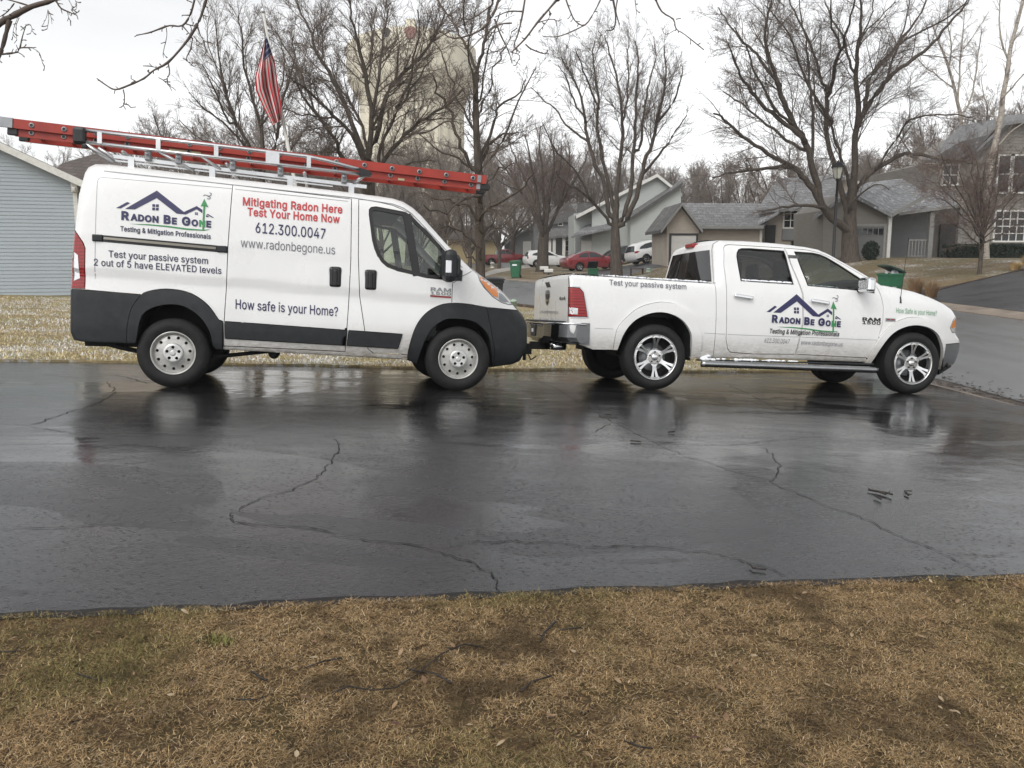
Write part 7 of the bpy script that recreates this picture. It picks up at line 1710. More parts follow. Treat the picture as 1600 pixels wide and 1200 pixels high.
tree('bare_elm', 'bare vase shaped tree rising between the red sedan and the white hatchback', 'tree', 23, 48.5,
     ([(945, 1445), (941, 1330), (938, 1230), (938, 1140), (945, 1040)], 21, 8),
     [([(895, 1140), (830, 1060), (760, 1000), (690, 960), (630, 900)], 6, 2, -2), ([(905, 1100), (880, 960), (840, 860), (800, 740), (780, 640), (770, 540), (740, 450), (700, 380), (650, 300)], 8, 1.5),
      ([(925, 1070), (900, 940), (870, 820), (850, 700), (845, 600), (850, 500), (830, 400), (820, 300), (830, 210)], 7, 1.5), ([(945, 1110), (945, 980), (960, 860), (975, 740), (970, 600), (960, 470), (930, 350), (900, 250), (880, 180)], 8, 1.5),
      ([(985, 1120), (1020, 960), (1030, 840), (1040, 700), (1040, 560), (1050, 430), (1060, 320), (1040, 210)], 8, 1.5), ([(1000, 1140), (1060, 980), (1090, 850), (1130, 740), (1160, 600), (1190, 480), (1200, 380), (1190, 240)], 9, 1.5),
      ([(1060, 960), (1120, 860), (1190, 780), (1250, 680), (1310, 600)], 6, 1.5), ([(800, 740), (740, 700), (680, 650), (620, 560), (560, 520), (500, 460)], 4, 1.2),
      ([(1070, 760), (1080, 640), (1100, 500), (1120, 400), (1150, 300), (1140, 190)], 5, 1.2), ([(800, 1020), (740, 900), (660, 820), (600, 740), (560, 640)], 4, 1.2), ([(780, 620), (720, 520), (690, 420), (640, 330)], 4, 1.2),
      ([(975, 640), (1000, 520), (1010, 400), (1000, 300), (1010, 210)], 4, 1.2), ([(1150, 640), (1220, 560), (1270, 450), (1290, 340)], 4, 1.2), ([(850, 560), (800, 440), (760, 330), (730, 250)], 4, 1.2)],
     [(1.9, .34, 36, .02, 3.0), (5.2, .46, 38, .02, 1.5), (11, .5, 38, .02, .7)], c3_, spread=3.5)
tree('bare_ash', 'slim bare tree with one straight leader just beyond the nose of the van', 'tree', 31, 20.0,
     ([(237, 1700), (236, 1440), (230, 1200), (225, 900), (215, 700), (210, 500), (215, 380)], 17, 7),
     [([(215, 400), (180, 280), (130, 180), (80, 90), (20, 0), (-20, -60)], 5, 2), ([(218, 400), (245, 270), (265, 150), (290, 50), (300, -40)], 6, 3), ([(210, 480), (190, 330), (165, 200), (150, 60), (140, -40)], 4, 1.5),
      ([(228, 920), (260, 800), (300, 740), (380, 690), (440, 680)], 7, 2), ([(225, 860), (300, 640), (330, 560), (420, 500), (470, 420)], 6, 2), ([(235, 900), (330, 760), (390, 620), (450, 470), (520, 360)], 5, 1.5),
      ([(222, 900), (150, 800), (110, 690), (60, 560), (20, 480), (-20, 400)], 7, 2), ([(222, 880), (100, 830), (0, 770), (-100, 690)], 5, 1.5), ([(232, 1120), (320, 1060), (430, 1000), (520, 890)], 6, 1.5, -2), ([(228, 1020), (150, 1050), (50, 1100), (-60, 1080)], 5, 1.5, -2),
      ([(233, 1180), (170, 1080), (100, 1050), (0, 1040), (-90, 990)], 6, 1.5), ([(212, 620), (280, 480), (310, 350), (370, 240), (420, 130)], 4, 1.5), ([(214, 700), (140, 560), (90, 420), (40, 300), (-10, 200)], 4, 1.5),
      ([(236, 1330), (190, 1250), (110, 1190), (30, 1180), (-40, 1230)], 5, 1.5), ([(236, 1250), (290, 1180), (340, 1190), (400, 1130)], 4, 1.2), ([(213, 560), (250, 400), (280, 250), (350, 60)], 4, 1.5), ([(232, 1150), (260, 990), (330, 880), (420, 850)], 5, 1.5),
      ([(236, 1380), (160, 1330), (120, 1260), (60, 1290)], 4, 1.2), ([(225, 800), (190, 640), (160, 500), (100, 380)], 4, 1.5)],
     [(3.4, .36, 44, .03, 1.8), (7, .44, 42, .02, .85), (13, .5, 40, .01, .34)], c3_, spread=1.6, smin=.004)
tree('bare_linden', 'bare tree fanning upward beside the white crossover and its mailboxes', 'tree', 41, 66.0,
     ([(560, 1375), (562, 1290), (568, 1200)], 19, 15),
     [([(555, 1210), (500, 1080), (420, 960), (360, 870), (300, 800)], 7, 1.5), ([(560, 1200), (530, 1020), (500, 860), (470, 700)], 7, 1.5), ([(575, 1190), (600, 1000), (620, 850), (600, 690)], 7, 1.5), ([(590, 1200), (660, 1060), (720, 950), (770, 860), (800, 780)], 7, 1.5),
      ([(568, 1150), (560, 920), (540, 760), (550, 660)], 6, 1.2), ([(520, 1050), (450, 900), (400, 780), (380, 700)], 4, 1), ([(640, 1080), (690, 930), (700, 800), (680, 700)], 4, 1), ([(600, 1020), (650, 880), (660, 740)], 3, 1), ([(440, 990), (360, 960), (290, 900)], 3, 1)],
     [(2.2, .34, 34, .03, 2.8), (5.0, .44, 36, .03, 1.3), (9, .5, 38, .03, .6)], c3_, mats=('bark', 'twig_red'), spread=3)
tree('bare_oak', 'broad bare tree of many leaning trunks in front of the water tower', 'tree', 53, 33.0,
     ([(1000, 1480), (990, 1200), (985, 1000), (985, 840)], 26, 18),
     [([(970, 860), (900, 700), (800, 600), (700, 500), (620, 440), (560, 390)], 8, 1.5), ([(960, 820), (900, 650), (840, 500), (780, 380), (720, 280), (690, 180), (640, 80), (600, -10)], 9, 2), ([(980, 780), (930, 600), (870, 500), (820, 420), (780, 300)], 6, 1.5),
      ([(1000, 780), (1050, 600), (1100, 450), (1200, 350), (1290, 250), (1350, 150), (1400, 40)], 9, 2), ([(1010, 900), (1080, 820), (1180, 700), (1290, 610), (1400, 540), (1480, 460)], 9, 2), ([(1040, 820), (1100, 650), (1180, 520), (1250, 400), (1330, 300)], 6, 1.5),
      ([(988, 820), (1000, 700), (990, 500), (960, 350), (930, 220), (900, 100), (880, -10)], 10, 2), ([(1005, 650), (1040, 400), (1060, 250), (1080, 100), (1100, 10)], 7, 1.5), ([(985, 1000), (850, 820), (820, 750), (760, 650), (640, 500), (600, 400)], 9, 1.5),
      ([(750, 640), (700, 560), (640, 380), (560, 260), (500, 160)], 5, 1.5), ([(690, 190), (740, 120), (790, 50)], 3, 1), ([(1130, 560), (1200, 450), (1220, 300), (1250, 180), (1240, 60)], 5, 1.5), ([(820, 620), (740, 600), (640, 600), (540, 560)], 4, 1.2),
      ([(1200, 690), (1280, 690), (1380, 640), (1470, 640)], 4, 1.2), ([(985, 950), (1100, 900), (1220, 840), (1330, 840)], 5, 1.2), ([(960, 930), (860, 890), (740, 820), (640, 810)], 5, 1.2), ([(960, 400), (1000, 280), (1010, 140), (1030, 20)], 4, 1.2)],
     [(3.8, .36, 40, .04, 3.2), (7.2, .44, 38, .03, 1.5), (11, .5, 38, .02, .6)], c2_, spread=3.5)
tree('bare_elm', 'bare upright tree behind the leaning flag pole', 'tree', 61, 36.0,
     ([(420, 1450), (425, 1100), (425, 900), (425, 800)], 16, 12),
     [([(415, 860), (350, 740), (300, 640), (250, 500), (220, 380), (200, 250), (190, 120)], 7, 1.5), ([(425, 840), (430, 700), (380, 500), (340, 350), (330, 200), (310, 80)], 7, 1.5), ([(410, 880), (340, 760), (230, 640), (130, 560), (50, 480)], 5, 1.2), ([(430, 860), (500, 760), (520, 600), (560, 450), (600, 300), (590, 180)], 7, 1.5),
      ([(425, 820), (440, 600), (460, 450), (440, 300), (450, 150)], 6, 1.2), ([(420, 900), (300, 800), (200, 760), (80, 700), (0, 620)], 5, 1.2), ([(430, 900), (560, 800), (640, 700), (680, 560)], 5, 1.2), ([(300, 640), (250, 620), (180, 450), (120, 330)], 4, 1), ([(240, 470), (180, 330), (150, 200), (170, 60)], 3, 1),
      ([(440, 640), (520, 480), (540, 330), (530, 200)], 4, 1)],
     [(3.4, .34, 34, .06, 2.8), (6.4, .42, 34, .05, 1.3), (10, .5, 36, .04, .55)], c2_, spread=3)
SB = [(2.0, .36, 40, .0, 2.0), (4.5, .42, 40, -.01, .9), (8, .5, 40, -.03, .4)]
tree('birch_tree', 'tall white barked birch in front of the grey house porch', 'birch', 71, 42.0,
     ([(1402, 1400), (1400, 1200), (1420, 900), (1450, 750), (1480, 600), (1490, 500), (1510, 400), (1530, 250), (1570, 100), (1600, -20)], 11, 4),
     [([(1400, 1180), (1340, 1150), (1280, 1090), (1230, 1000), (1180, 930), (1150, 860), (1090, 845)], 6, 1.5, -2), ([(1400, 1160), (1310, 1060), (1250, 1000), (1200, 950)], 4, 1.2, -2), ([(1400, 1170), (1440, 1100), (1500, 1040), (1560, 960), (1600, 900), (1660, 810)], 7, 1.5, -2),
      ([(1490, 510), (1560, 430), (1620, 370)], 4, 1.2), ([(1525, 330), (1480, 200), (1470, 50), (1480, -30)], 4, 1.2), ([(1440, 800), (1520, 700), (1600, 640)], 4, 1.2), ([(1470, 660), (1400, 520), (1380, 400)], 3, 1), ([(1545, 210), (1620, 120)], 3, 1), ([(1160, 880), (1190, 840), (1150, 950)], 2, 1)],
     SB, c4, mats=('birch', 'birch_twig'), spread=2)
tree('young_tree', 'small reddish bare tree on the mulch bed beside the far driveway', 'tree', 81, 35.9,
     ([(1362, 1462), (1372, 1380), (1380, 1290), (1385, 1220)], 7, 5.5),
     [([(1378, 1290), (1320, 1230), (1260, 1180), (1200, 1160)], 3, 1), ([(1384, 1270), (1480, 1220), (1560, 1170), (1640, 1140)], 3, 1), ([(1384, 1220), (1390, 1080), (1380, 960), (1400, 830)], 4, 1), ([(1384, 1230), (1340, 1100), (1290, 980), (1250, 860)], 4, 1), ([(1384, 1230), (1440, 1110), (1480, 980), (1530, 860)], 4, 1),
      ([(1380, 1300), (1300, 1280), (1220, 1270)], 2, .8), ([(1384, 1250), (1440, 1200), (1540, 1080), (1610, 1010)], 3, 1), ([(1384, 1200), (1360, 1040), (1330, 900), (1330, 780)], 3, 1), ([(1384, 1240), (1290, 1130), (1210, 1060), (1150, 1030)], 3, 1),
      ([(1384, 1210), (1420, 1040), (1450, 900), (1470, 760)], 3, 1), ([(1384, 1230), (1500, 1080), (1590, 950), (1640, 830)], 3, 1), ([(1384, 1220), (1270, 1020), (1200, 900), (1170, 800)], 3, 1), ([(1384, 1215), (1370, 1000), (1360, 850), (1300, 760)], 3, 1), ([(1384, 1240), (1250, 1060), (1150, 960), (1090, 930)], 2.5, .8)],
     [(4.6, .42, 46, .01, 1.8), (7.5, .48, 44, .005, .9), (11, .5, 42, 0, .4)], c4, mats=('bark', 'twig_red'), spread=1.8, smin=.004)
tree('birch_tree', 'pale distant birch rising above the grey house roof', 'birch', 91, 66.0,
     ([(1300, 1300), (1290, 900), (1270, 620), (1250, 520), (1230, 430), (1190, 300), (1160, 230), (1120, 120)], 7, 2),
     [([(1255, 520), (1265, 350), (1280, 200), (1290, 40)], 4, 1), ([(1270, 640), (1330, 480), (1360, 300), (1380, 150)], 4, 1), ([(1240, 470), (1180, 420), (1100, 360), (1040, 300)], 3, 1), ([(1210, 350), (1220, 230), (1200, 100), (1210, 0)], 3, 1), ([(1290, 250), (1360, 150), (1420, 60)], 2, 1)],
     SB, c4, mats=('birch', 'birch_twig'), spread=3, smin=.008)

# ---- trees far behind the houses: three grown once, the rest copies of them
def grown(name, label, cat, seed, x, y, h, S, mats, group, lean=.0, form='round'):
    global S_MIN; S_MIN = .012
    w = Wood(seed); c = Wood(seed + 1); g = w.g
    root = empty(name, (x, y, Hs(x, y) - .1), 0, label, cat, group)
    T = shoot(g, np.zeros(3), np.array([lean, 0, 1.]), h * .28, 5, .04, .05); w.add(T, np.linspace(h * .022, h * .016, 6), 8)
    for k in range(9 if form == 'round' else 13):
        a = 2 * math.pi * (k + g.uniform(-.3, .3)) / 9; el = g.uniform(.5, 1.35) if k < 8 else 1.5
        p, _ = interp(T, g.uniform(.7, 1)); d = np.array([math.cos(a) * math.cos(el), math.sin(a) * math.cos(el), math.sin(el)])
        Q = shoot(g, p, d, h * g.uniform(.5, .75), 8, .09, .07); w.add(Q, np.linspace(h * .011, h * .003, 9), 5); sprout(c, Q, h * .011, h * .003, 0, S)
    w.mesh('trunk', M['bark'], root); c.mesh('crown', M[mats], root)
    return root
SF = [(2.0, .36, 38, .05, 4.2), (3.8, .44, 38, .04, 2.0), (7.0, .5, 38, .03, 1.0)]
GRP = 'bare trees beyond the houses'
def spot(px, Y): return ((px - 800) / FPX * Y * 1.012, Y)
protos = []
for k, (px, Y, top) in enumerate(((1215, 92, 215), (1405, 90, 185), (800, 104, 205))):
    x, y = spot(px, Y); h = at(px, top, Y).z - Hs(x, y)
    lb = ('hazy bare tree rising behind the tan house roof', 'hazy bare tree behind the pale roof of the grey house garage', 'hazy bare tree beyond the red pickup at the end of the street')[k]
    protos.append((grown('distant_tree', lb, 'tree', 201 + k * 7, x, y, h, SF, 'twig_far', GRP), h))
far_list = [(1160, 100, 232, 'hazy bare tree behind the gable of the sage house'), (1262, 104, 225, 'hazy bare tree seen through the limbs of the largest maple'), (1345, 98, 215, 'hazy bare tree behind the garage gable of the grey house'),
            (1462, 96, 165, 'hazy bare tree behind the upper storey of the grey house'), (1575, 92, 120, 'tall hazy bare tree behind the birch at the right edge'), (700, 84, 190, 'bare tree between the water tower and the slim leader tree'), (755, 92, 225, 'bare tree behind the tip of the orange ladder'),
            (640, 96, 200, 'bare tree at the foot of the water tower'), (560, 88, 210, 'bare tree behind the front end of the roof rack'), (505, 92, 175, 'bare tree just right of the flag, far behind the ladder'), (455, 84, 160, 'bare tree far behind the foot of the flag pole'), (340, 88, 150, 'bare tree left of the flag, far behind the van roof'),
            (255, 98, 215, 'low bare tree at the left end of the thicket behind the van'), (112, 104, 212, 'small pale bare tree above the ridge of the brown roof'), (868, 112, 210, 'hazy bare tree above the slate house'), (925, 118, 220, 'hazy bare tree above the sage house'), (1010, 120, 225, 'hazy bare tree behind the vase shaped tree'), (1095, 112, 235, 'hazy bare tree above the white garage door of the tan house'),
            (1190, 74, 262, 'low bare tree right behind the long roof of the tan house'), (1130, 84, 250, 'bare tree behind the ridge of the tan garage'), (1310, 76, 232, 'low bare tree between the tan house and the grey garage roof'), (1375, 72, 225, 'low bare tree over the pale garage roof'), (1425, 78, 205, 'bare tree left of the upper window of the grey house'),
            (1510, 84, 140, 'tall bare tree behind the rising roof of the grey house'), (300, 76, 200, 'bare tree at the left of the flag pole thicket'), (395, 72, 205, 'low bare tree behind the flag'), (530, 70, 215, 'low bare tree left of the broad tree before the tower'), (690, 120, 205, 'far bare tree right of the tower shaft'),
            (780, 76, 270, 'low bare tree behind the red pickup'), (835, 124, 225, 'far bare tree above the grey garage'), (905, 106, 240, 'bare tree behind the roof of the slate house'), (965, 110, 225, 'bare tree above the peak of the sage house'), (1050, 100, 245, 'bare tree right of the peak of the sage house'), (1600, 100, 170, 'pale bare tree at the right edge behind the birch'),
            (735, 62, 265, 'low bare tree behind the windscreen of the van'), (660, 66, 262, 'low bare tree behind the cab roof of the van'), (600, 62, 250, 'low bare tree behind the middle of the orange ladder')]
for i, (px, Y, top, lb) in enumerate(far_list):
    src, h0 = protos[i % 3]; x, y = spot(px, Y); h = at(px, top, Y).z - Hs(x, y)
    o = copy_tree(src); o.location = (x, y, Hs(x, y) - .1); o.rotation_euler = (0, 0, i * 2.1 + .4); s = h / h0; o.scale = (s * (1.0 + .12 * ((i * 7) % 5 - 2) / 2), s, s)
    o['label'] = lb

# ---- the tree over the photographer: its trunk stands behind the camera, its twigs hang into the top of the view
S_MIN = .0016
w = Wood(301); c = Wood(302); g = w.g
ov = empty('overhanging_maple', (-1.6, -2.6, Hs(-1.6, -2.6)), 0, 'near branches with buds hanging into the top of the view', 'tree')
off = np.array(ov.location)
T = np.array([(-1.6, -2.6, off[2] - .1), (-1.58, -2.55, off[2] + .8), (-1.5, -2.4, .8), (-1.4, -2.2, 2.0)]); w.add(T - off, np.array([.26, .19, .17, .15]), 12)
k1 = lambda a, b: (a / 4, b / 4)
def twig(px, to, Y, w0, w1, dY=0.0, S=None):
    P = limb_pts([to(*p) for p in px], Y, dY, g); k = Y / FPX / 2
    n = len(P); rr = np.linspace(w0, w1, n) * k * (1 + .12 * g.normal(0, 1, n))
    c.add(P - off, np.abs(rr), 6)
    # buds and short spurs
    for i in range(1, n):
        if g.random() < .5:
            d = P[i] - P[i - 1]; d /= np.linalg.norm(d); u = np.cross(d, g.normal(0, 1, 3)); u /= np.linalg.norm(u)
            Q = np.array([P[i], P[i] + (u * .7 + d * .5) * g.uniform(.008, .03)]); c.add(Q - off, np.array([1.3, 1.1]) * k, 4)
            if g.random() < .5:
                e = Q[1]; c.add(np.array([e - off - d * .004, e - off + u * .004, e - off + u * .010]), np.array([.6, 2.0, .3]) * k, 5)
    return P
def limb(P, r): P = np.array(P, float); c.add(P - off, np.linspace(r[0], r[1], len(P)), 8)
for s, e in ((at(-15, 55, 4.0), .014), (at(322, -5, 4.0), .009), (at(872, 0, 4.6), .011), (at(1025, 0, 4.6), .007), (at(955, 0, 4.6), .007), (at(770, 0, 4.6), .007)):
    m = np.array(s); a = T[-1]; mid = (a + m) / 2 + np.array([0, .2, 1.2])
    limb([a, a * .7 + mid * .3 + np.array([0, 0, .2]), mid, m * .65 + mid * .35 + np.array([0, 0, .05]), m], (.07, e))
twig([(-60, 220), (0, 145), (100, 90), (200, 40), (340, 0), (430, -50)], k1, 4.0, 11, 6)
twig([(60, 125), (40, 200), (20, 280), (0, 335), (-30, 420)], k1, 4.0, 7, 4); twig([(0, 340), (50, 335), (110, 325), (125, 300), (200, 298)], k1, 4.0, 3, 2); twig([(125, 300), (140, 230), (160, 165)], k1, 4.0, 2.2, 1.2)
twig([(200, 298), (245, 330), (265, 390), (278, 410)], k1, 4.0, 1.2, .7); twig([(180, 35), (60, 0), (-20, -20)], k1, 4.0, 3, 2); twig([(90, 20), (50, 70), (0, 105)], k1, 4.0, 2, 1.5); twig([(350, 5), (380, 50), (430, 75), (480, 95)], k1, 4.0, 3, 1.5)
for q in ([(110, 110), (85, 180), (80, 230)], [(120, 110), (100, 170), (105, 250)], [(130, 190), (180, 150), (200, 180), (190, 210)], [(300, 60), (290, 110), (265, 160)], [(300, 60), (305, 120), (295, 180)], [(305, 70), (320, 110), (325, 150)], [(430, 0), (450, 40), (445, 70)], [(420, 75), (430, 110), (445, 135)], [(470, 0), (480, 30), (475, 60)]): twig(q, k1, 4.0, .9, .6)
twig([(1300, -40), (1270, 60), (1245, 130), (1200, 210), (1150, 280), (1050, 390), (960, 440), (900, 490), (800, 535), (720, 560), (660, 530), (605, 490)], k1, 4.0, 4.6, 1.8)
twig([(1220, -20), (1190, 90), (1140, 160), (1060, 160), (1000, 180), (930, 205), (855, 220)], k1, 4.0, 3.2, 1.8)
for q in ([(1140, 160), (1195, 225)], [(1165, 150), (1200, 160), (1235, 168)], [(1050, 390), (1060, 450), (1045, 490), (1020, 500)], [(1045, 490), (1050, 530), (1080, 548)], [(1020, 500), (1040, 520)], [(990, 430), (950, 415), (895, 412)], [(770, 560), (778, 600), (775, 650), (760, 668)], [(775, 650), (800, 655), (818, 672)],
          [(1235, 175), (1270, 250), (1335, 275)], [(1205, 235), (1190, 310), (1165, 370), (1210, 415)], [(1145, 365), (1165, 375)], [(860, 515), (820, 492)], [(935, 455), (920, 440)], [(1255, 90), (1300, 105)], [(1190, 95), (1140, 95)], [(1200, 15), (1165, 0)], [(1270, 250), (1285, 300), (1300, 330)], [(1210, 225), (1240, 260), (1265, 280)]): twig(q, k1, 4.0, 1.9, 1.2)
twig([(1040, 175), (1042, 230), (1020, 330), (1024, 365)], k1, 4.0, 1.2, .7)
for q, a, b in (([(650, -20), (590, 50), (530, 120), (470, 200), (400, 270)], 4, 2.4), ([(335, -20), (300, 80), (230, 160), (100, 200), (20, 160)], 4, 2), ([(675, -20), (700, 50), (730, 110), (780, 130), (830, 60), (865, -10)], 2.4, 2.2), ([(780, 130), (720, 160), (640, 190), (560, 190)], 2, 1.2), ([(310, 100), (340, 180), (370, 240), (390, 290), (400, 330)], 3, 1.4),
                ([(470, -20), (450, 100), (430, 180), (410, 240), (440, 270)], 3.4, 1.6), ([(470, 230), (500, 255), (570, 280), (585, 260)], 2.4, 1.6), ([(1140, -20), (1180, 60), (1240, 100), (1255, 150), (1300, 180), (1400, 260)], 2.4, 1.4), ([(1255, 100), (1280, 95)], 1.6, 1.2), ([(925, -10), (940, 80), (930, 150), (890, 160)], 3, 1.6), ([(950, -10), (942, 60), (960, 130)], 2, 1.2),
                ([(460, 60), (380, 60), (310, 90)], 2.4, 1.6), ([(400, 120), (330, 130), (250, 190), (180, 260)], 2.2, 1.2), ([(530, 120), (600, 100), (640, 110)], 1.6, 1), ([(390, 270), (440, 290), (420, 340)], 1.8, 1.2), ([(370, 240), (310, 270), (270, 250)], 1.6, 1), ([(850, 160), (870, 190)], 1.4, 1), ([(1040, -10), (1050, 80)], 1.4, .8), ([(1260, 150), (1200, 180), (1180, 140)], 1, .7), ([(590, 50), (600, 80), (560, 140), (540, 160)], 1.6, 1), ([(300, 20), (250, 60), (180, 100), (120, 90)], 2, 1.2), ([(240, 150), (300, 170), (360, 150)], 1.6, 1)):
    twig(q, c3_, 4.6, a, b)
S_MIN = .004
for k in range(7):  # unseen limbs behind the camera, added for their reflections in glass and chrome
    a = 2 * math.pi * k / 7 + .3; d = np.array([math.cos(a), math.sin(a) * .8 - .55, .9]); Q = shoot(g, T[-1] - off, d, g.uniform(4.0, 5.5), 8, .10, .05)
    if Q[-1][1] + off[1] < .2 : c.add(Q, np.linspace(.085, .02, 9), 7); sprout(c, Q, .08, .02, 0, [(2.0, .38, 42, .02, 2.4), (4, .45, 40, .02, 1.1), (6, .5, 40, 0, .45)])
w.mesh('trunk', M['bark'], ov); c.mesh('branches', M['twig'], ov)
# ------------------------------------------------------------------ parked cars far down the street
M['sedan_red'] = paint('red_sedan_paint', (.21, .016, .022), amount=.15); M['truck_red'] = paint('red_truck_paint', (.22, .014, .016), amount=.15)
M['car_white'] = paint('white_car_paint', (.74, .74, .73), amount=.15); M['car_black'] = paint('black_car_paint', (.010, .011, .013), amount=.1)
M['side_glass'] = plain('car_side_glass', (.020, .024, .026), .04, 0, .6)
def arch_of(cx, cz, r, n=9):
    return [(cx + r * math.cos(a), cz + r * math.sin(a)) for a in np.linspace(R(200), R(-20), n)]
def car(name, label, cat, pos, yaw, O, axle, rw, wid, win, tail, head, color, caps, extra=(), rim=.2):
    x, y = pos; root = empty(name, label=label, cat=cat)
    c, s = math.cos(yaw), math.sin(yaw)
    zr, zf = Hs(x, y), Hs(x + c * axle, y + s * axle); zl = Hs(x - s * .8, y + c * .8); z0 = Hs(x + s * .8, y - c * .8)
    fx = Vector((c, s, (zf - zr) / axle)).normalized(); n_ = fx.cross(Vector((-s, c, (zl - z0) / 1.6))).normalized(); fy = n_.cross(fx)
    place(root, (x, y, max(zr, (zr + z0) / 2) + .05), [[fx[k], fy[k], n_[k]] for k in range(3)])
    ra = arch_of(0, rw, rw + .06); fa = arch_of(axle, rw, rw + .06)
    out = list(O) + [(a, b, 0) for a, b in fa[::-1]] + [(axle / 2, .24, .02)] + [(a, b, 0) for a, b in ra[::-1]]
    def wf(X, Z): return np.interp(Z, [.2, .45, .8, 1.0, 1.3, 1.6, 1.9], [wid - .06, wid, wid, wid - .05, wid - .17, wid - .26, wid - .3]) - .12 * np.clip((X - axle - .1) / .9, 0, 1) ** 2
    B = Body(root, out, wf, .12)
    regs = [('side_window', w_, -.004, M['side_glass']) for w_ in win] + [('tail_light', tail, .006, M['red_lens']), ('headlight', head, .006, M['clear_lens'])] + [(n2, p2, o2, M[m2]) for n2, p2, o2, m2 in extra]
    B.skins(regs, M, base_mat=color, rim=.02)
    for nm, i0, i1, m in caps: B.cap(nm, i0, i1, color if m == 'paint' else M[m], .03, .05, step=.12, n=9)
    for ax in (0, axle):
        for sd in (-1, 1): alloy_wheel(root, ax, sd * (wid - .13), rw, sd, Rt=rw, rim=rim, w=.22, spoke=5)
    arch_liner(root, ra, wid - .02); arch_liner(root, fa, wid - .02)
    mb = MB(); mb.box((-.6, -wid * .6, .22), (axle + .5, wid * .6, .5)); mb.build('underbody', M['dark'], root)
    for sd in (-1, 1):
        mb = MB(); i = max(win, key=lambda q: max(a for a, _ in q)); fx_ = max(a for a, _ in i); z_ = min(b for _, b in i); mb.box((fx_ - .12, sd * (wid + .02) - .09, z_ + .0), (fx_ + .04, sd * (wid + .02) + .09, z_ + .14), .03); mb.build('mirror', color, root)
    return root
SED = [(-.80, .26, .02), (-.98, .40, .08), (-1.04, .70, .10), (-1.0, .98, .10), (-.62, 1.06, .12), (-.10, 1.30, .14), (.40, 1.43, .16), (1.0, 1.465, .16), (1.50, 1.38, .14), (2.20, 1.04, .12), (2.85, .93, .14), (3.45, .78, .14), (3.66, .60, .1), (3.66, .38, .06), (3.35, .22, .02)]
car('red_sedan', 'red sedan parked nose uphill behind the pickup bed', 'car', spot(897.5, 66.5), R(17), SED, 2.78, .33, .91,
    [[(-.02, 1.06), (.08, 1.24), (.45, 1.36), (.78, 1.39), (.80, 1.04)], [(.88, 1.03), (.88, 1.39), (1.15, 1.38), (1.45, 1.31), (1.98, 1.04), (1.9, 1.0)]],
    [(-1.2, .95), (-.72, .98), (-.80, .82), (-1.2, .74)], [(3.05, .84), (3.42, .76), (3.7, .66), (3.7, .56), (3.3, .66)], M['sedan_red'],
    [('rear_bumper', 0, 3, 'paint'), ('boot_lid', 3, 5, 'paint'), ('rear_window', 5, 6, 'side_glass'), ('roof', 6, 8, 'paint'), ('windscreen', 8, 9, 'side_glass'), ('hood', 9, 11, 'paint'), ('front_bumper', 11, 14, 'paint')])
SUV = [(-.62, .30, .02), (-.82, .42, .06), (-.88, .70, .08), (-.86, 1.02, .08), (-.66, 1.42, .12), (-.42, 1.56, .14), (.30, 1.63, .15), (.90, 1.62, .15), (1.30, 1.54, .14), (2.0, 1.16, .12), (2.7, 1.03, .14), (3.20, .86, .12), (3.36, .62, .08), (3.34, .36, .05), (3.1, .26, .02)]
SW = [[(-.40, 1.14), (-.25, 1.30), (.20, 1.44), (.78, 1.48), (.80, 1.10), (.2, 1.08)], [(.87, 1.10), (.87, 1.48), (1.15, 1.46), (1.82, 1.10)]]
SC_ = [('rear_bumper', 0, 3, 'paint'), ('tailgate_glass', 3, 4, 'side_glass'), ('roof', 4, 8, 'paint'), ('windscreen', 8, 9, 'side_glass'), ('hood', 9, 11, 'paint'), ('front_bumper', 11, 14, 'paint')]
car('white_hatchback', 'white hatchback parked in front of the sage house wall', 'car', spot(998, 65), R(22), SUV, 2.61, .33, .89, SW, [(-1.0, 1.06), (-.62, 1.04), (-.45, .98), (-.65, .90), (-1.0, .86)], [(2.75, .96), (3.1, .86), (3.4, .74), (3.4, .66), (2.95, .82)], M['car_white'], SC_,
    [('sill_trim', [(-1, .2), (-1, .46), (-.5, .50), (3.0, .44), (3.5, .44), (3.5, .2)], .01, 'black_plastic')])
car('white_crossover', 'cream white crossover parked behind the trunk of the fanning tree', 'car', spot(834, 86), R(14), [(a * 1.12, b * 1.04, c) for a, b, c in SUV], 2.85, .36, .94, [[(a * 1.12, b * 1.04) for a, b in w_] for w_ in SW], [(-1.1, 1.20), (-.85, 1.20), (-.82, .85), (-1.1, .82)], [(3.1, 1.0), (3.5, .9), (3.9, .76), (3.9, .68), (3.3, .86)], M['car_white'], SC_)
PK = [(-.9, .50, .02), (-1.15, .60, .05), (-1.18, 1.22, .05), (-1.14, 1.26, .05), (.72, 1.24, .05), (.78, 1.70, .10), (.92, 1.88, .14), (1.9, 1.88, .15), (2.25, 1.78, .14), (2.95, 1.36, .12), (3.9, 1.26, .16), (4.28, 1.05, .12), (4.32, .75, .06), (4.34, .50, .06), (4.15, .34, .02)]
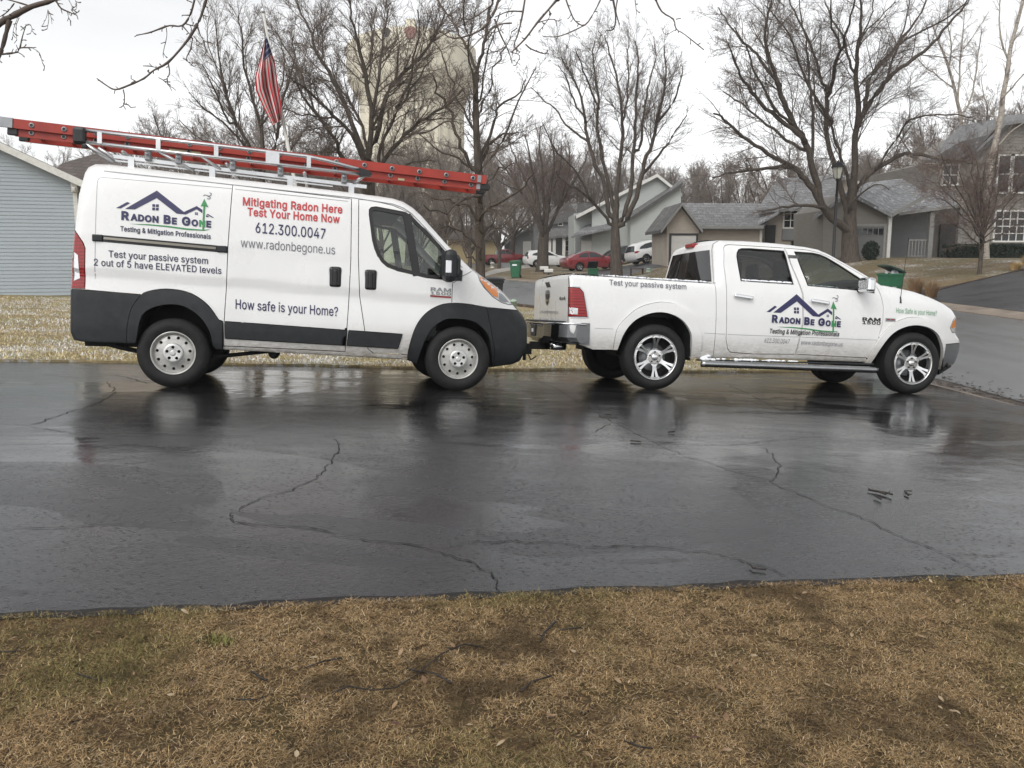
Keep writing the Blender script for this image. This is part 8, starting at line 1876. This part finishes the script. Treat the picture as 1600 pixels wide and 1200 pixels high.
car('red_pickup', 'red pickup truck parked far away near the trunk of the slim tree', 'pickup truck', spot(766, 102), R(15), PK, 3.57, .42, .98, [[(.98, 1.34), (1.0, 1.74), (1.68, 1.76), (1.74, 1.32)], [(1.82, 1.32), (1.80, 1.76), (2.15, 1.74), (2.72, 1.38), (2.7, 1.30)]], [(-1.3, 1.15), (-1.0, 1.15), (-.95, .85), (-1.3, .85)], [(3.95, 1.06), (4.35, 1.0), (4.35, .84), (4.05, .88)], M['truck_red'],
    [('tailgate', 1, 3, 'paint'), ('cargo_bed', 3, 4, 'black_plastic'), ('cab_back', 4, 6, 'side_glass'), ('roof', 6, 8, 'paint'), ('windscreen', 8, 9, 'side_glass'), ('hood', 9, 11, 'paint'), ('grille', 11, 14, 'black_plastic')], rim=.24)
car('black_car', 'black car half hidden between the red sedan and a tree trunk', 'car', spot(957, 72), R(20), SED, 2.78, .33, .91, [[(-.02, 1.06), (.08, 1.24), (.45, 1.36), (.78, 1.39), (.80, 1.04)], [(.88, 1.03), (.88, 1.39), (1.15, 1.38), (1.45, 1.31), (1.98, 1.04), (1.9, 1.0)]],
    [(-1.2, .95), (-.72, .98), (-.80, .82), (-1.2, .74)], [(3.05, .84), (3.42, .76), (3.7, .66), (3.7, .56), (3.3, .66)], M['car_black'],
    [('rear_bumper', 0, 3, 'paint'), ('boot_lid', 3, 5, 'paint'), ('rear_window', 5, 6, 'side_glass'), ('roof', 6, 8, 'paint'), ('windscreen', 8, 9, 'side_glass'), ('hood', 9, 11, 'paint'), ('front_bumper', 11, 14, 'paint')])

# ------------------------------------------------------------------ bins, lamp, mailboxes, pots
M['bin_green'] = plain('green_bin_plastic', (.018, .12, .055), .5, var=.15); M['bin_dark'] = plain('dark_green_lid', (.012, .045, .03), .5)
M['bin_black'] = plain('black_bin_plastic', (.012, .013, .015), .5)
def bin_(name, label, x, y, rz, mat, lid_mat, lid_open=0.0, h=1.0, w_=.62, d=.72, plateau=None):
    root = empty(name, (x, y, Hs(x, y) + .04), rz, label, 'trash bin'); mb = MB()
    v = []; prof = [(.05, .78), (.12, .80), (h - .08, .98), (h - .07, 1.06), (h, 1.06)]
    for z, k in prof:
        for a, b in ((-1, -1), (1, -1), (1, 1), (-1, 1)): v.append((a * w_ / 2 * k, b * d / 2 * k, z))
    f = [(i * 4 + j, i * 4 + (j + 1) % 4, (i + 1) * 4 + (j + 1) % 4, (i + 1) * 4 + j) for i in range(4) for j in range(4)] + [(3, 2, 1, 0)]
    mb.add(v, f)
    v2 = [(a * w_ / 2 * k, b * d / 2 * k, z) for z, k in ((h, .98), (h - .5, .9)) for a, b in ((-1, -1), (1, -1), (1, 1), (-1, 1))]
    mb.add(v2, [(4 + j, 4 + (j + 1) % 4, (j + 1) % 4, j) for j in range(4)] + [(4, 5, 6, 7)])
    mb.build('body', mat, root)
    mb = MB(); n = 9; v = []
    for i in range(n):
        t = -1 + 2 * i / (n - 1)
        for k, (yy, zz) in enumerate(((-.55, 0), (-.55, .03), (0, .07), (.52, .05), (.52, 0))): v.append((t * w_ * .56, yy * d * 1.06, zz + (.03 * (1 - t * t) if k in (1, 2, 3) else 0)))
    f = [(i * 5 + j, i * 5 + (j + 1) % 5, (i + 1) * 5 + (j + 1) % 5, (i + 1) * 5 + j) for i in range(n - 1) for j in range(5)] + [(0, 1, 2, 3, 4), tuple(range((n - 1) * 5 + 4, (n - 1) * 5 - 1, -1))]
    piv = Vector((0, d * .54, h + .01)); Rx = Matrix.Translation(piv) @ Matrix.Rotation(-lid_open, 4, 'X') @ Matrix.Translation((0, -d * .54, 0))
    mb.add([Rx @ Vector(p) for p in v], f, False); mb.build('lid', lid_mat, root)
    mb = MB(); mb.tube([(-w_ * .42, d * .60, h - .05), (w_ * .42, d * .60, h - .05)], .018, 8); mb.build('handle', lid_mat, root)
    for s in (-1, 1):
        mb = MB(); mb.lathe([(.001, -.03), (.12, -.03), (.13, 0), (.12, .03), (.001, .03)], 20, 'x', (s * w_ * .40, d * .42, .09)); mb.build('wheel', M['rubber'], root)
    return root
p = ground(806, 435.5)
gb = bin_('green_bin', 'closed green wheeled bin at the kerb left of the pickup truck', p.x, p.y, R(-12), M['bin_green'], M['bin_green'], 0, 1.04, .66, .72)
mb = MB(); mb.box((-.16, -.372, .80), (.14, -.362, .90)); mb.build('bin_sticker', M['snow'], gb)
xb, yb = spot(1390.5, 33.0); ob = bin_('green_bin', 'open green bin with its lid thrown back and white bags on top', xb - .26, yb, R(-74), M['bin_green'], M['bin_dark'], R(20), .84, .66, .70)
M['bag'] = plain('white_bag', (.52, .55, .58), .4, var=.2, scale=12); M['blue_wrap'] = plain('blue_wrapper', (.03, .12, .55), .4)
mb = MB(); g2 = np.random.default_rng(5)
for k in range(7):
    cx_, cy_, r_ = g2.uniform(-.24, .24), g2.uniform(-.25, .25), g2.uniform(.12, .19); v = []; f = []
    for i in range(7):
        for j in range(10): th = math.pi * (i + .5) / 7; ph = 2 * math.pi * j / 10; q = r_ * g2.uniform(.82, 1.12); v.append((cx_ + q * math.sin(th) * math.cos(ph), cy_ + q * math.sin(th) * math.sin(ph), (.86 + q * .7) * math.cos(th)))
    f = [(i * 10 + j, i * 10 + (j + 1) % 10, (i + 1) * 10 + (j + 1) % 10, (i + 1) * 10 + j) for i in range(6) for j in range(10)]; mb.add(v, f, True)
bg_ = mb.build('rubbish_bags', M['bag'], None); bg_.location = ob.location; bg_.rotation_euler = ob.rotation_euler; tag(bg_, 'white rubbish bags heaped in the open green bin', 'trash bags')
mb = MB(); mb.box((-.35, -.12, .66), (-.325, .18, .75)); mb.box((-.335, -.02, .46), (-.31, .14, .52)); mb.build('bin_sticker', M['bag'], ob)
mb = MB(); mb.tube([(-.34, .09, .94), (-.36, .15, .86), (-.36, .08, .78)], .02, 5); mb.tube([(-.36, .04, .78), (-.36, .09, .86), (-.34, .16, .93)], .02, 5); mb.build('ribbon', M['blue_wrap'], ob)
xb, yb = spot(768, 26.0); bb = bin_('black_bin', 'black wheeled bin standing just beyond the nose of the van', xb, yb, R(8), M['bin_black'], M['bin_black'], 0, 1.05, .66, .74)
mb = MB(); mb.box((-.02, -.378, .78), (.16, -.366, .86)); mb.box((.0, -.376, .68), (.14, -.366, .74)); mb.build('bin_sticker', M['snow'], bb)
xb, yb = spot(924, 57); cb = bin_('green_recycling_box', 'small green box with its dark lid open behind the pickup bed', xb, yb, R(10), M['bin_green'], M['bin_black'], R(50), .50, .62, .5)

lp = empty('street_lamp', (*spot(1290.5, 44.0), 0), 0, 'black post lamp with a lantern head in front of the largest maple', 'street lamp')
lp.location.z = Hs(lp.location.x, lp.location.y); zt_ = at(1290, 251, 44).z - lp.location.z
mb = MB(); mb.lathe([(.14, -.1), (.14, .35), (.08, .5), (.065, zt_ * .6), (.055, zt_ - 1.0), (.10, zt_ - .98), (.10, zt_ - .92)], 14, 'z'); mb.build('post', M['seal'], lp)
M['lamp_pane'] = plain('lantern_pane', (.42, .42, .36), .25)
mb = MB(); mb.lathe([(.001, zt_ - .90), (.16, zt_ - .88), (.29, zt_ - .34), (.001, zt_ - .33)], 6, 'z', smooth=False); mb.build('lantern', M['lamp_pane'], lp)
mb = MB(); mb.lathe([(.001, zt_ + .06), (.03, zt_ + .02), (.05, zt_ - .04), (.20, zt_ - .12), (.36, zt_ - .30), (.36, zt_ - .34), (.001, zt_ - .34)], 6, 'z', smooth=False)
for k in range(6):
    a = 2 * math.pi * k / 6; mb.tube([(.165 * math.cos(a), .165 * math.sin(a), zt_ - .9), (.295 * math.cos(a), .295 * math.sin(a), zt_ - .33)], .016, 4)
mb.build('lantern_frame', M['seal'], lp)
def mailbox(px, py, Y, label, s=1.0):
    x = (px - 800) / FPX * Y * 1.012; z0 = Hs(x, Y); zt = at(px, py, Y).z
    root = empty('mailbox', (x, Y, z0), R(8), label, 'mailbox', 'mailboxes beside the fanning tree'); hz = zt - z0; mb = MB()
    n = 9; v = []
    for yy in (-.13, .13):
        for k in range(n): a = math.pi * k / (n - 1); v.append((.24 * s * 1.0 * (1 if yy else 1) * 0 + (.13 * math.cos(a)) * 0, 0, 0))
    P = [(-.12, 0), (.12, 0)] + [(.12 * math.cos(a), .12 + .12 * math.sin(a)) for a in np.linspace(0, math.pi, 8)]
    mb.prism([(b, c) for b, c in P], -.30 * s, .30 * s, 'yz'); 
    for i in range(len(mb.v)): mb.v[i] = (mb.v[i][0], mb.v[i][1], mb.v[i][2] + hz - .24)
    mb.build('box', M['trim'], root)
    mb = MB(); mb.box((-.05, -.05, -.2), (.05, .05, hz - .25)); mb.box((-.28 * s, -.05, hz - .32), (.28 * s, .05, hz - .245)); mb.build('post', M['dark_trim'], root)
    return root
mailbox(849, 416, 62, 'upper of two white mailboxes left of the red sedan', 1.0); mailbox(856, 420, 60, 'lower of two white mailboxes left of the red sedan', 1.0)
M['pedestal'] = plain('pale_green_plastic', (.36, .46, .36), .6, var=.1)
def pedestal(px, y0, y1, Y, r, mat, label, cat='utility post', name='utility_pedestal'):
    x = (px - 800) / FPX * Y * 1.012; z0 = Hs(x, Y) - .05; z1 = at(px, y0, Y).z
    mb = MB(); mb.lathe([(r * 1.0, z0), (r, z1 - r * .8), (r * 1.12, z1 - r * .8), (r * 1.1, z1 - r * .25), (r * .8, z1), (.001, z1 + r * .1)], 18, 'z', (x, Y, 0)); mb.lathe([(r * 1.15, z0 + .1), (r * 1.15, z0 + .2), (r, z0 + .2)], 18, 'z', (x, Y, 0))
    return tag(mb.build(name, mat), label, cat)
pedestal(802, 468, 495, 25.5, .10, M['pedestal'], 'pale green utility pedestal in the grass between van and pickup')
pedestal(770, 410, 421, 80, .18, M['trim'], 'pale marker post on the lawn below the red pickup'); pedestal(1009, 419, 430, 55, .13, M['pedestal'], 'pale green post on the lawn under the white hatchback'); pedestal(802.5, 409, 415, 84, .12, M['trim'], 'short pale stake behind the closed green bin')
mb = MB(); x, y = spot(792, 84); mb.box((x - .5, y - .3, Hs(x, y) - .1), (x + .4, y + .3, Hs(x, y) + .45), .05); mb.box((x - .55, y - .35, Hs(x, y) + .45), (x + .45, y + .35, Hs(x, y) + .5), .02); tag(mb.build('utility_box', M['greymetal']), 'grey utility box on the lawn below the red pickup', 'utility box')
# pot with dry grass
pt_ = empty('planter', (*spot(1035, 60.5), 0), 0, 'tall tan pot beside the front wheel of the white hatchback', 'planter'); pt_.location.z = Hs(pt_.location.x, pt_.location.y)
M['pot'] = plain('tan_pot', (.46, .38, .26), .7, var=.12)
mb = MB(); mb.lathe([(.001, -.05), (.16, -.05), (.17, .02), (.21, .52), (.245, .54), (.245, .60), (.20, .60), (.19, .5), (.001, .5)], 20, 'z'); mb.build('pot', M['pot'], pt_)
def tuft(name, label, cat, x, y, z, n, h, spread, mat, seed, wd=.006, parent=None):
    g = np.random.default_rng(seed); mb = MB()
    for k in range(n):
        a = g.uniform(0, 6.28); r = spread * math.sqrt(g.random()) * .35; l = h * g.uniform(.6, 1.1); t = g.uniform(.05, .5) * spread / max(h, .1) * 1.2
        b = np.array([x + r * math.cos(a), y + r * math.sin(a), z]); u = np.array([math.cos(a), math.sin(a), 0]); s = np.array([-math.sin(a + .7), math.cos(a + .7), 0]) * wd
        p1 = b + np.array([0, 0, l * .55]) + u * l * t * .4; p2 = b + np.array([0, 0, l * (.95 - .3 * t)]) + u * l * t * 1.2
        mb.add([b - s, b + s, p1 + s * .8, p1 - s * .8, p2], [(0, 1, 2, 3), (3, 2, 4)])
    o = mb.build(name, mat, parent)
    return tag(o, label, cat) if label else o
M['straw'] = plain('dry_grass', (.46, .32, .14), .8, var=.3, scale=20); M['stem'] = plain('dry_stems', (.20, .12, .06), .85, var=.3, scale=15)
tuft('dry_grass', None, None, 0, 0, .5, 260, .55, .22, M['straw'], 4, .006, pt_)
for px, Y, n, h, sp, lb, m in ((1592, 35.2, 500, .75, .5, 'clump of golden dry grass on the mulch beside the far driveway', 'straw'), (1570, 36.0, 300, .45, .45, 'low dry grass clump left of the golden clump', 'straw'), (1420, 32.0, 220, .95, .55, 'dry brown stems beside the open green bin', 'stem'), (1445, 31.2, 180, .8, .5, 'dry brown stems at the corner of the far driveway', 'stem'), (1407, 31.0, 160, .6, .45, 'low dry stems touching the open green bin', 'stem')):
    x, y = spot(px, Y); tuft('dry_grass' if m == 'straw' else 'dry_weeds', lb, 'dry plant', x, y, Hs(x, y) + .02, n, h, sp, M[m], int(px), .007)
# evergreens: hedge and round shrub built of many leaf tufts
M['hedge'] = plain('hedge_leaf', (.012, .022, .012), .7, var=.5, scale=6); M['shrub_red'] = plain('bare_shrub_twig', (.12, .055, .04), .85, var=.3)
def leafy(name, label, cat, x, y, z, sx_, sy, sz, n, leaf, mat, seed, box=False):
    g = np.random.default_rng(seed)
    root = empty(name, (x, y, z), 0, label, cat)
    if box: P = g.uniform(-1, 1, (n, 3)) * np.array([sx_, sy, sz]); P[:, 2] = P[:, 2] * .5 + sz * .5; k = g.integers(0, 3, n); P[k == 0, 2] = sz * g.uniform(.9, 1.06, (k == 0).sum()); P[k == 1, 1] = -sy * g.uniform(.88, 1.06, (k == 1).sum())
    else:
        d = g.normal(0, 1, (n, 3)); d /= np.linalg.norm(d, axis=1)[:, None]; lump = 1 + .16 * np.sin(d[:, 0] * 7 + 1) * np.sin(d[:, 1] * 6) * np.sin(d[:, 2] * 8 + 2); P = d * (g.random(n) ** .28 * lump)[:, None] * np.array([sx_, sy, sz * .55]); P[:, 2] += sz * .55
    u = g.normal(0, 1, (n, 3)); u /= np.linalg.norm(u, axis=1)[:, None]; q = np.cross(u, g.normal(0, 1, (n, 3))); q /= np.linalg.norm(q, axis=1)[:, None]
    s = leaf * g.uniform(.6, 1.3, n)[:, None]
    v = np.stack([P - u * s, P + q * s * .45, P + u * s, P - q * s * .45], 1).reshape(-1, 3); f = np.arange(n * 4).reshape(-1, 4)
    mesh('foliage', v, f, mat, root)
    mb = MB()
    for k in range(7): a = g.uniform(0, 6.28); mb.tube([(g.uniform(-.3, .3) * sx_, g.uniform(-.3, .3) * sy, -.1), (math.cos(a) * sx_ * .5, math.sin(a) * sy * .5, sz * .6)], [.03, .01], 5)
    mb.build('stems', M['bark'], root)
    return root
x, y = spot(1350, 45.2); leafy('evergreen_shrub', 'small round evergreen shrub at the corner of the grey garage door', 'shrub', x - .1, y, Hs(x, y), .42, .4, .92, 2600, .07, M['hedge'], 3)
a = at(1480, 400, 45.5); b = at(1640, 400, 45.5)
leafy('hedge', 'long low dark hedge under the windows of the grey house', 'hedge', (a.x + b.x) / 2, 45.8, Hs((a.x + b.x) / 2, 45.5) - .1, (b.x - a.x) / 2, .5, .80, 12000, .09, M['hedge'], 8, True)
x, y = spot(1256, 54.5); leafy('evergreen_shrub', 'dark evergreen shrub under the small window of the tan house', 'shrub', x, y, Hs(x, y), 1.3, .5, 1.3, 3500, .1, M['hedge'], 9)
def twigshrub(label, px, Y, h, r, seed):
    global S_MIN; S_MIN = .006
    x, y = spot(px, Y); c = Wood(seed); g = c.g; root = empty('bare_shrub', (x, y, Hs(x, y)), 0, label, 'shrub')
    for k in range(26):
        a = g.uniform(0, 6.28); Q = shoot(g, np.array([g.normal(0, .1), g.normal(0, .1), -.05]), np.array([math.cos(a) * r / h, math.sin(a) * r / h, 1]), h * g.uniform(.7, 1.1), 4, .1, .03); c.add(Q, np.linspace(.014, .006, 5), 4); sprout(c, Q, .012, .006, 0, [(6, .4, 35, .03, .5), (8, .5, 35, .02, .25)])
    c.mesh('branches', M['shrub_red'], root)
twigshrub('reddish bare shrub behind the boot of the red sedan', 893, 76, 1.2, 1.0, 5); twigshrub('reddish bare shrub at the front of the white crossover', 882, 82, 1.0, .9, 6)
# bench-like stand behind the pickup bed
x, y = spot(991, 54); mb = MB(); z = Hs(x, y); mb.box((x - .42, y - .2, z + .42), (x + .42, y + .2, z + .47)); mb.box((x - .40, y - .18, z - .1), (x - .34, y + .18, z + .42)); mb.box((x + .34, y - .18, z - .1), (x + .40, y + .18, z + .42))
M['bench'] = plain('brown_wood', (.07, .035, .022), .8, var=.3); tag(mb.build('bench', M['bench']), 'low brown wooden bench on the lawn right of the vase shaped tree', 'bench')
# garden rocks in front of the porch
# ------------------------------------------------------------------ fallen sticks on the asphalt and on the lawn
M['stick'] = plain('wet_stick', (.022, .016, .012), .5, var=.3, scale=40)
def stick(px, r, label, lift, name='fallen_twig', grp=None, seed=0):
    g = np.random.default_rng(seed + int(px[0][0])); P = [ground(*p) for p in px]; mb = MB()
    Q = [Vector((p.x, p.y, p.z + lift + r + g.uniform(0, .006))) for p in P]
    mb.tube(Q, [r * g.uniform(.7, 1.2) for _ in Q], 6)
    for k in range(max(1, len(Q) - 1)):
        a = Q[k].lerp(Q[k + 1], g.uniform(.2, .8)) if k + 1 < len(Q) else Q[k]; mb.tube([a, a + Vector((g.normal(0, .02), g.normal(0, .02), r * .5 + .004))], [r * .6, r * .3], 5)
    return tag(mb.build(name, M['stick']), label, 'stick', grp)
GS = 'small sticks on the driveway'
stick([(1356, 768), (1372, 771), (1384, 775)], .006, 'longest stick of the cluster on the right of the driveway', .004, grp=GS)
stick([(1378, 772), (1394, 777)], .007, 'short stick crossing the longest one on the driveway', .006, grp=GS)
stick([(1366, 778), (1376, 783)], .007, 'stubby stick in front of the cluster on the driveway', .004, grp=GS)
stick([(1412, 769), (1425, 770)], .004, 'thin stick a little right of the cluster on the driveway', .004, grp=GS)
stick([(1414, 772), (1419, 776)], .006, 'tiny stub beside the thin stick on the driveway', .004, grp=GS)
stick([(1172, 886), (1176, 891), (1197, 894)], .005, 'bent stick near the lawn edge of the driveway', .004, grp=GS)
stick([(985, 691), (1002, 692)], .006, 'stick lying alone in the middle of the driveway', .004, grp=GS)
stick([(1044, 677), (1054, 677)], .007, 'stick lying farthest from the lawn on the driveway', .004, grp=GS)
GL = 'twigs lying on the dead lawn'
stick([(520, 1092), (545, 1082), (580, 1088), (620, 1084), (655, 1062), (690, 1030), (725, 1016), (752, 1020)], 0.0028, 'longest curved twig lying on the dead lawn', .016, grp=GL)
stick([(640, 1056), (680, 1062), (705, 1078)], 0.0037, 'dark twig crossing the longest one on the lawn', .014, grp=GL)
stick([(370, 1104), (400, 1104), (425, 1094)], 0.0031, 'short arched twig at the bottom left of the lawn', .014, grp=GL)
stick([(845, 1012), (850, 998), (868, 982)], 0.0043, 'thick crooked twig in the middle of the lawn', .016, grp=GL)
stick([(875, 992), (908, 990)], 0.0031, 'straight twig right of the thick crooked one', .014, grp=GL)
stick([(815, 1090), (830, 1076), (865, 1064)], 0.0025, 'thin twig below the thick crooked one', .014, grp=GL)
stick([(478, 1052), (505, 1042), (535, 1036)], 0.0031, 'straight dark twig left of the longest one', .014, grp=GL)
stick([(393, 1058), (405, 1066), (417, 1074)], 0.0037, 'short dark twig left on the lawn', .014, grp=GL)
stick([(120, 1063), (160, 1072)], 0.0031, 'short twig at the far left of the lawn', .014, grp=GL)
stick([(975, 1168), (1000, 1178), (1020, 1180)], 0.0031, 'twig at the bottom edge of the lawn', .014, grp=GL)
stick([(0, 1028), (34, 1026)], 0.0037, 'dark twig entering the lawn from the left edge', .014, grp=GL)
mb = MB(); g3 = np.random.default_rng(17)
for k in range(260):
    y_ = g3.uniform(10.5, 15.5); x_ = 6.45 + abs(g3.normal(0, .38)) + .05; s_ = g3.uniform(.015, .05); a_ = g3.uniform(0, 6.28); z_ = Hs(x_, y_) + .008 + g3.uniform(0, .01); c_, d_ = math.cos(a_), math.sin(a_)
    mb.add([(x_ + s_ * (c_ * p - d_ * q), y_ + s_ * (d_ * p + c_ * q), z_ + s_ * .3 * p * p) for p, q in ((-1, 0), (-.3, .5), (.6, .35), (1, 0), (.4, -.45), (-.5, -.4))], [(0, 1, 2, 3, 4, 5)])
tag(mb.build('gutter_debris', M['mulch']), 'wet leaves and dirt washed along the gutter by the truck nose', 'leaves', None, 'stuff')
# ------------------------------------------------------------------ grass blades
def vnoise(x, y, f, seed):
    g = np.random.default_rng(seed); T = g.random((64, 64)); u, v = x * f, y * f
    i, j = np.floor(u).astype(int), np.floor(v).astype(int); a, b = sm(u - i), sm(v - j)
    q = lambda p, r: T[p % 64, r % 64]
    return (q(i, j) * (1 - a) + q(i + 1, j) * a) * (1 - b) + (q(i, j + 1) * (1 - a) + q(i + 1, j + 1) * a) * b
def fbm(x, y, f, seed, o=3):
    return sum(vnoise(x, y, f * 2 ** k, seed + k) / 2 ** k for k in range(o)) / sum(1 / 2 ** k for k in range(o))
def blades(name, x, y, z, L, wd, tilt, col, seed, label, rough=.85):
    g = np.random.default_rng(seed); n = len(x); a = g.uniform(0, 2 * np.pi, n)
    u = np.stack([np.cos(a), np.sin(a), np.zeros(n)], 1); up = np.array([0, 0, 1.])
    s = np.stack([-np.sin(a), np.cos(a), np.zeros(n)], 1) * wd[:, None] / 2
    b = np.stack([x, y, z], 1); t2 = np.minimum(tilt + g.uniform(.1, .7, n), 1.75)
    m = b + (u * np.sin(tilt)[:, None] + up * np.cos(tilt)[:, None]) * (L * .5)[:, None]
    e = m + (u * np.sin(t2)[:, None] + up * np.cos(t2)[:, None]) * (L * .5)[:, None] + s * g.normal(0, 2, n)[:, None]
    v = np.stack([b - s, b + s, m + s * .9, m - s * .9, e], 1).reshape(-1, 3)
    i = np.arange(n)[:, None] * 5
    f = np.concatenate([i + np.array([0, 1, 2]), i + np.array([0, 2, 3]), i + np.array([3, 2, 4])], 1).reshape(-1, 3)
    me = bpy.data.meshes.new(name); me.vertices.add(n * 5); me.vertices.foreach_set('co', v.astype(np.float32).ravel())
    me.loops.add(f.size); me.loops.foreach_set('vertex_index', f.astype(np.int32).ravel()); me.polygons.add(len(f)); me.polygons.foreach_set('loop_start', np.arange(len(f), dtype=np.int32) * 3); me.update(calc_edges=True)
    at_ = me.color_attributes.new('tint', 'FLOAT_COLOR', 'POINT'); c4_ = np.ones((n, 5, 4), np.float32); c4_[:, :, :3] = col[:, None, :]; at_.data.foreach_set('color', c4_.ravel())
    A = Mat(name, (.2, .15, .08), rough, 0, .25); q = A.n('ShaderNodeAttribute'); q.attribute_name = 'tint'; A.color(q.outputs['Color']); me.materials.append(A.m)
    return tag(link(bpy.data.objects.new(name, me)), label, 'grass', None, 'stuff')
def pal(g, n, cs, p):
    k = g.choice(len(cs), n, p=p); c = np.array(cs)[k] * g.uniform(.6, 1.3, n)[:, None]; return np.clip(c, 0, .9)
g = np.random.default_rng(99)
def edge_y(x): return np.interp(x, [q[0] for q in edge_near], [q[1] for q in edge_near])
N = 2600000
x = g.uniform(-4.4, 5.4, N); y = g.uniform(1.25, 5.0, N); ey = edge_y(x)
dens = fbm(x, y, 9.0, 40); patch = fbm(x, y, 1.6, 50); fine_ = fbm(x, y, 22, 60)
keep = (y < ey - .004 + .02 * (fine_ - .5)) & (g.random(N) < np.clip((dens * .55 + fine_ * .45 - .38) * 6.0, .22, 1)) & ((np.abs(x) < .62 * y + .5) | (g.random(N) < .45) & (np.abs(x) < .62 * y + 2.2))
x, y, patch, fine_ = x[keep], y[keep], patch[keep], fine_[keep]; n = len(x)
col = pal(g, n, [(.42, .28, .135), (.53, .38, .20), (.28, .18, .088), (.10, .065, .035), (.60, .47, .31)], [.34, .22, .25, .12, .07])
gr = g.random(n) < np.clip((patch - .58) * 2.6 + .10 + .22 * ((edge_y(x) - y) < .12), 0, .75)
col[gr] = pal(g, int(gr.sum()), [(.21, .175, .065), (.29, .245, .10), (.13, .11, .042)], [.5, .3, .2])
clump = fbm(x, y, 7.0, 90); clump2 = fbm(x, y, 2.2, 95)
col *= np.clip(.42 + (clump * .65 + clump2 * .35 - .34) * 3.4, .38, 1.05)[:, None]
L = g.uniform(.009, .026, n) * (1 + .7 * (g.random(n) < .08)); tilt = g.uniform(.95, 1.56, n) - .25 * gr
blades('dead_grass', x, y, H(x, y) + .005 + g.uniform(0, .014, n), L, g.uniform(.0007, .0019, n), tilt, col, 5, 'matted dead grass blades covering the lawn in front')
# a fresh green tuft and fallen leaves
p = ground(346, 1008); k = 130; xx = p.x + g.normal(0, .03, k); yy = p.y + g.normal(0, .024, k)
blades('green_tuft', xx, yy, H(xx, yy) + .006, g.uniform(.02, .045, k), g.uniform(.002, .0035, k), g.uniform(.1, .8, k), pal(g, k, [(.18, .18, .055), (.25, .25, .09)], [.6, .4]), 6, 'fresh green tuft in the dead lawn')
mb = MB()
for k in range(240):
    yy = g.uniform(1.5, 3.7); xx = g.uniform(-.62 * yy - .4, .62 * yy + .4)
    if yy > float(edge_y(xx)) - .02: continue
    s = g.uniform(.006, .017); a = g.uniform(0, 6.28); z = Hs(xx, yy) + .022 + g.uniform(0, .012); t = g.uniform(-.5, .5); c, d = math.cos(a), math.sin(a)
    v = [(xx + s * (c * q - d * r), yy + s * (d * q + c * r), z + s * t * q + s * .5 * r * r) for q, r in ((-1, 0), (-.5, .42), (.3, .5), (1.1, .05), (.3, -.45), (-.5, -.4))]
    mb.add(v, [(0, 1, 2, 3, 4, 5)])
A = Mat('fallen_leaf', (.3, .2, .12), .7); A.color(A.ramp(A.noise(A.coord('Object'), 9, 2), [(.35, (.10, .045, .03)), (.5, (.30, .19, .10)), (.65, (.46, .38, .25))]))
tag(mb.build('leaf_litter', A.m), 'small fallen leaves scattered over the dead lawn', 'leaves', None, 'stuff')
# grass strip behind the vehicles, dusted with snow
N = 260000
x = g.uniform(-19, 7, N); y = 8 + 20 * g.random(N) ** 1.5; ey = np.interp(x, [q[0] for q in edge_far[::-1]], [q[1] for q in edge_far[::-1]])
keep = (y > ey + .01) & (sdist(GUT, x, y) < -.05) & (x > -.70 * y)
x, y = x[keep], y[keep]; n = len(x); sn = fbm(x, y, 1.3, 70) * .6 + fbm(x, y, 5, 80) * .4
col = pal(g, n, [(.60, .49, .27), (.68, .58, .36), (.44, .34, .18), (.36, .35, .15)], [.4, .25, .2, .15])
s_ = g.random(n) < np.clip((sn - .45) * 6.0, 0, .68) * np.clip((y - np.interp(x, [q[0] for q in edge_far[::-1]], [q[1] for q in edge_far[::-1]])) / .5, .1, 1) * np.where(x > -1.0, .55, 1)
col[s_] = g.uniform(.72, .90, int(s_.sum()))[:, None]
blades('snowy_grass', x, y, H(x, y) + .025, g.uniform(.035, .085, n), g.uniform(.005, .011, n), g.uniform(.3, 1.35, n), col, 7, 'straw coloured grass blades with snow on their tips behind the van')
# ------------------------------------------------------------------ damp winter air
m = bpy.data.materials.new('haze_air'); m.use_nodes = True; t = m.node_tree; t.nodes.clear()
o = t.nodes.new('ShaderNodeOutputMaterial'); v = t.nodes.new('ShaderNodeVolumePrincipled')
v.inputs['Color'].default_value = (.93, .94, .95, 1); v.inputs['Density'].default_value = .0008; v.inputs['Anisotropy'].default_value = .2
t.links.new(v.outputs[0], o.inputs['Volume'])
mb = MB(); mb.box((-312, -192, -7.5), (312, 392, 48)); hz = mb.build('haze', m); tag(hz, 'thin damp haze over the street and houses', None, None, 'stuff')
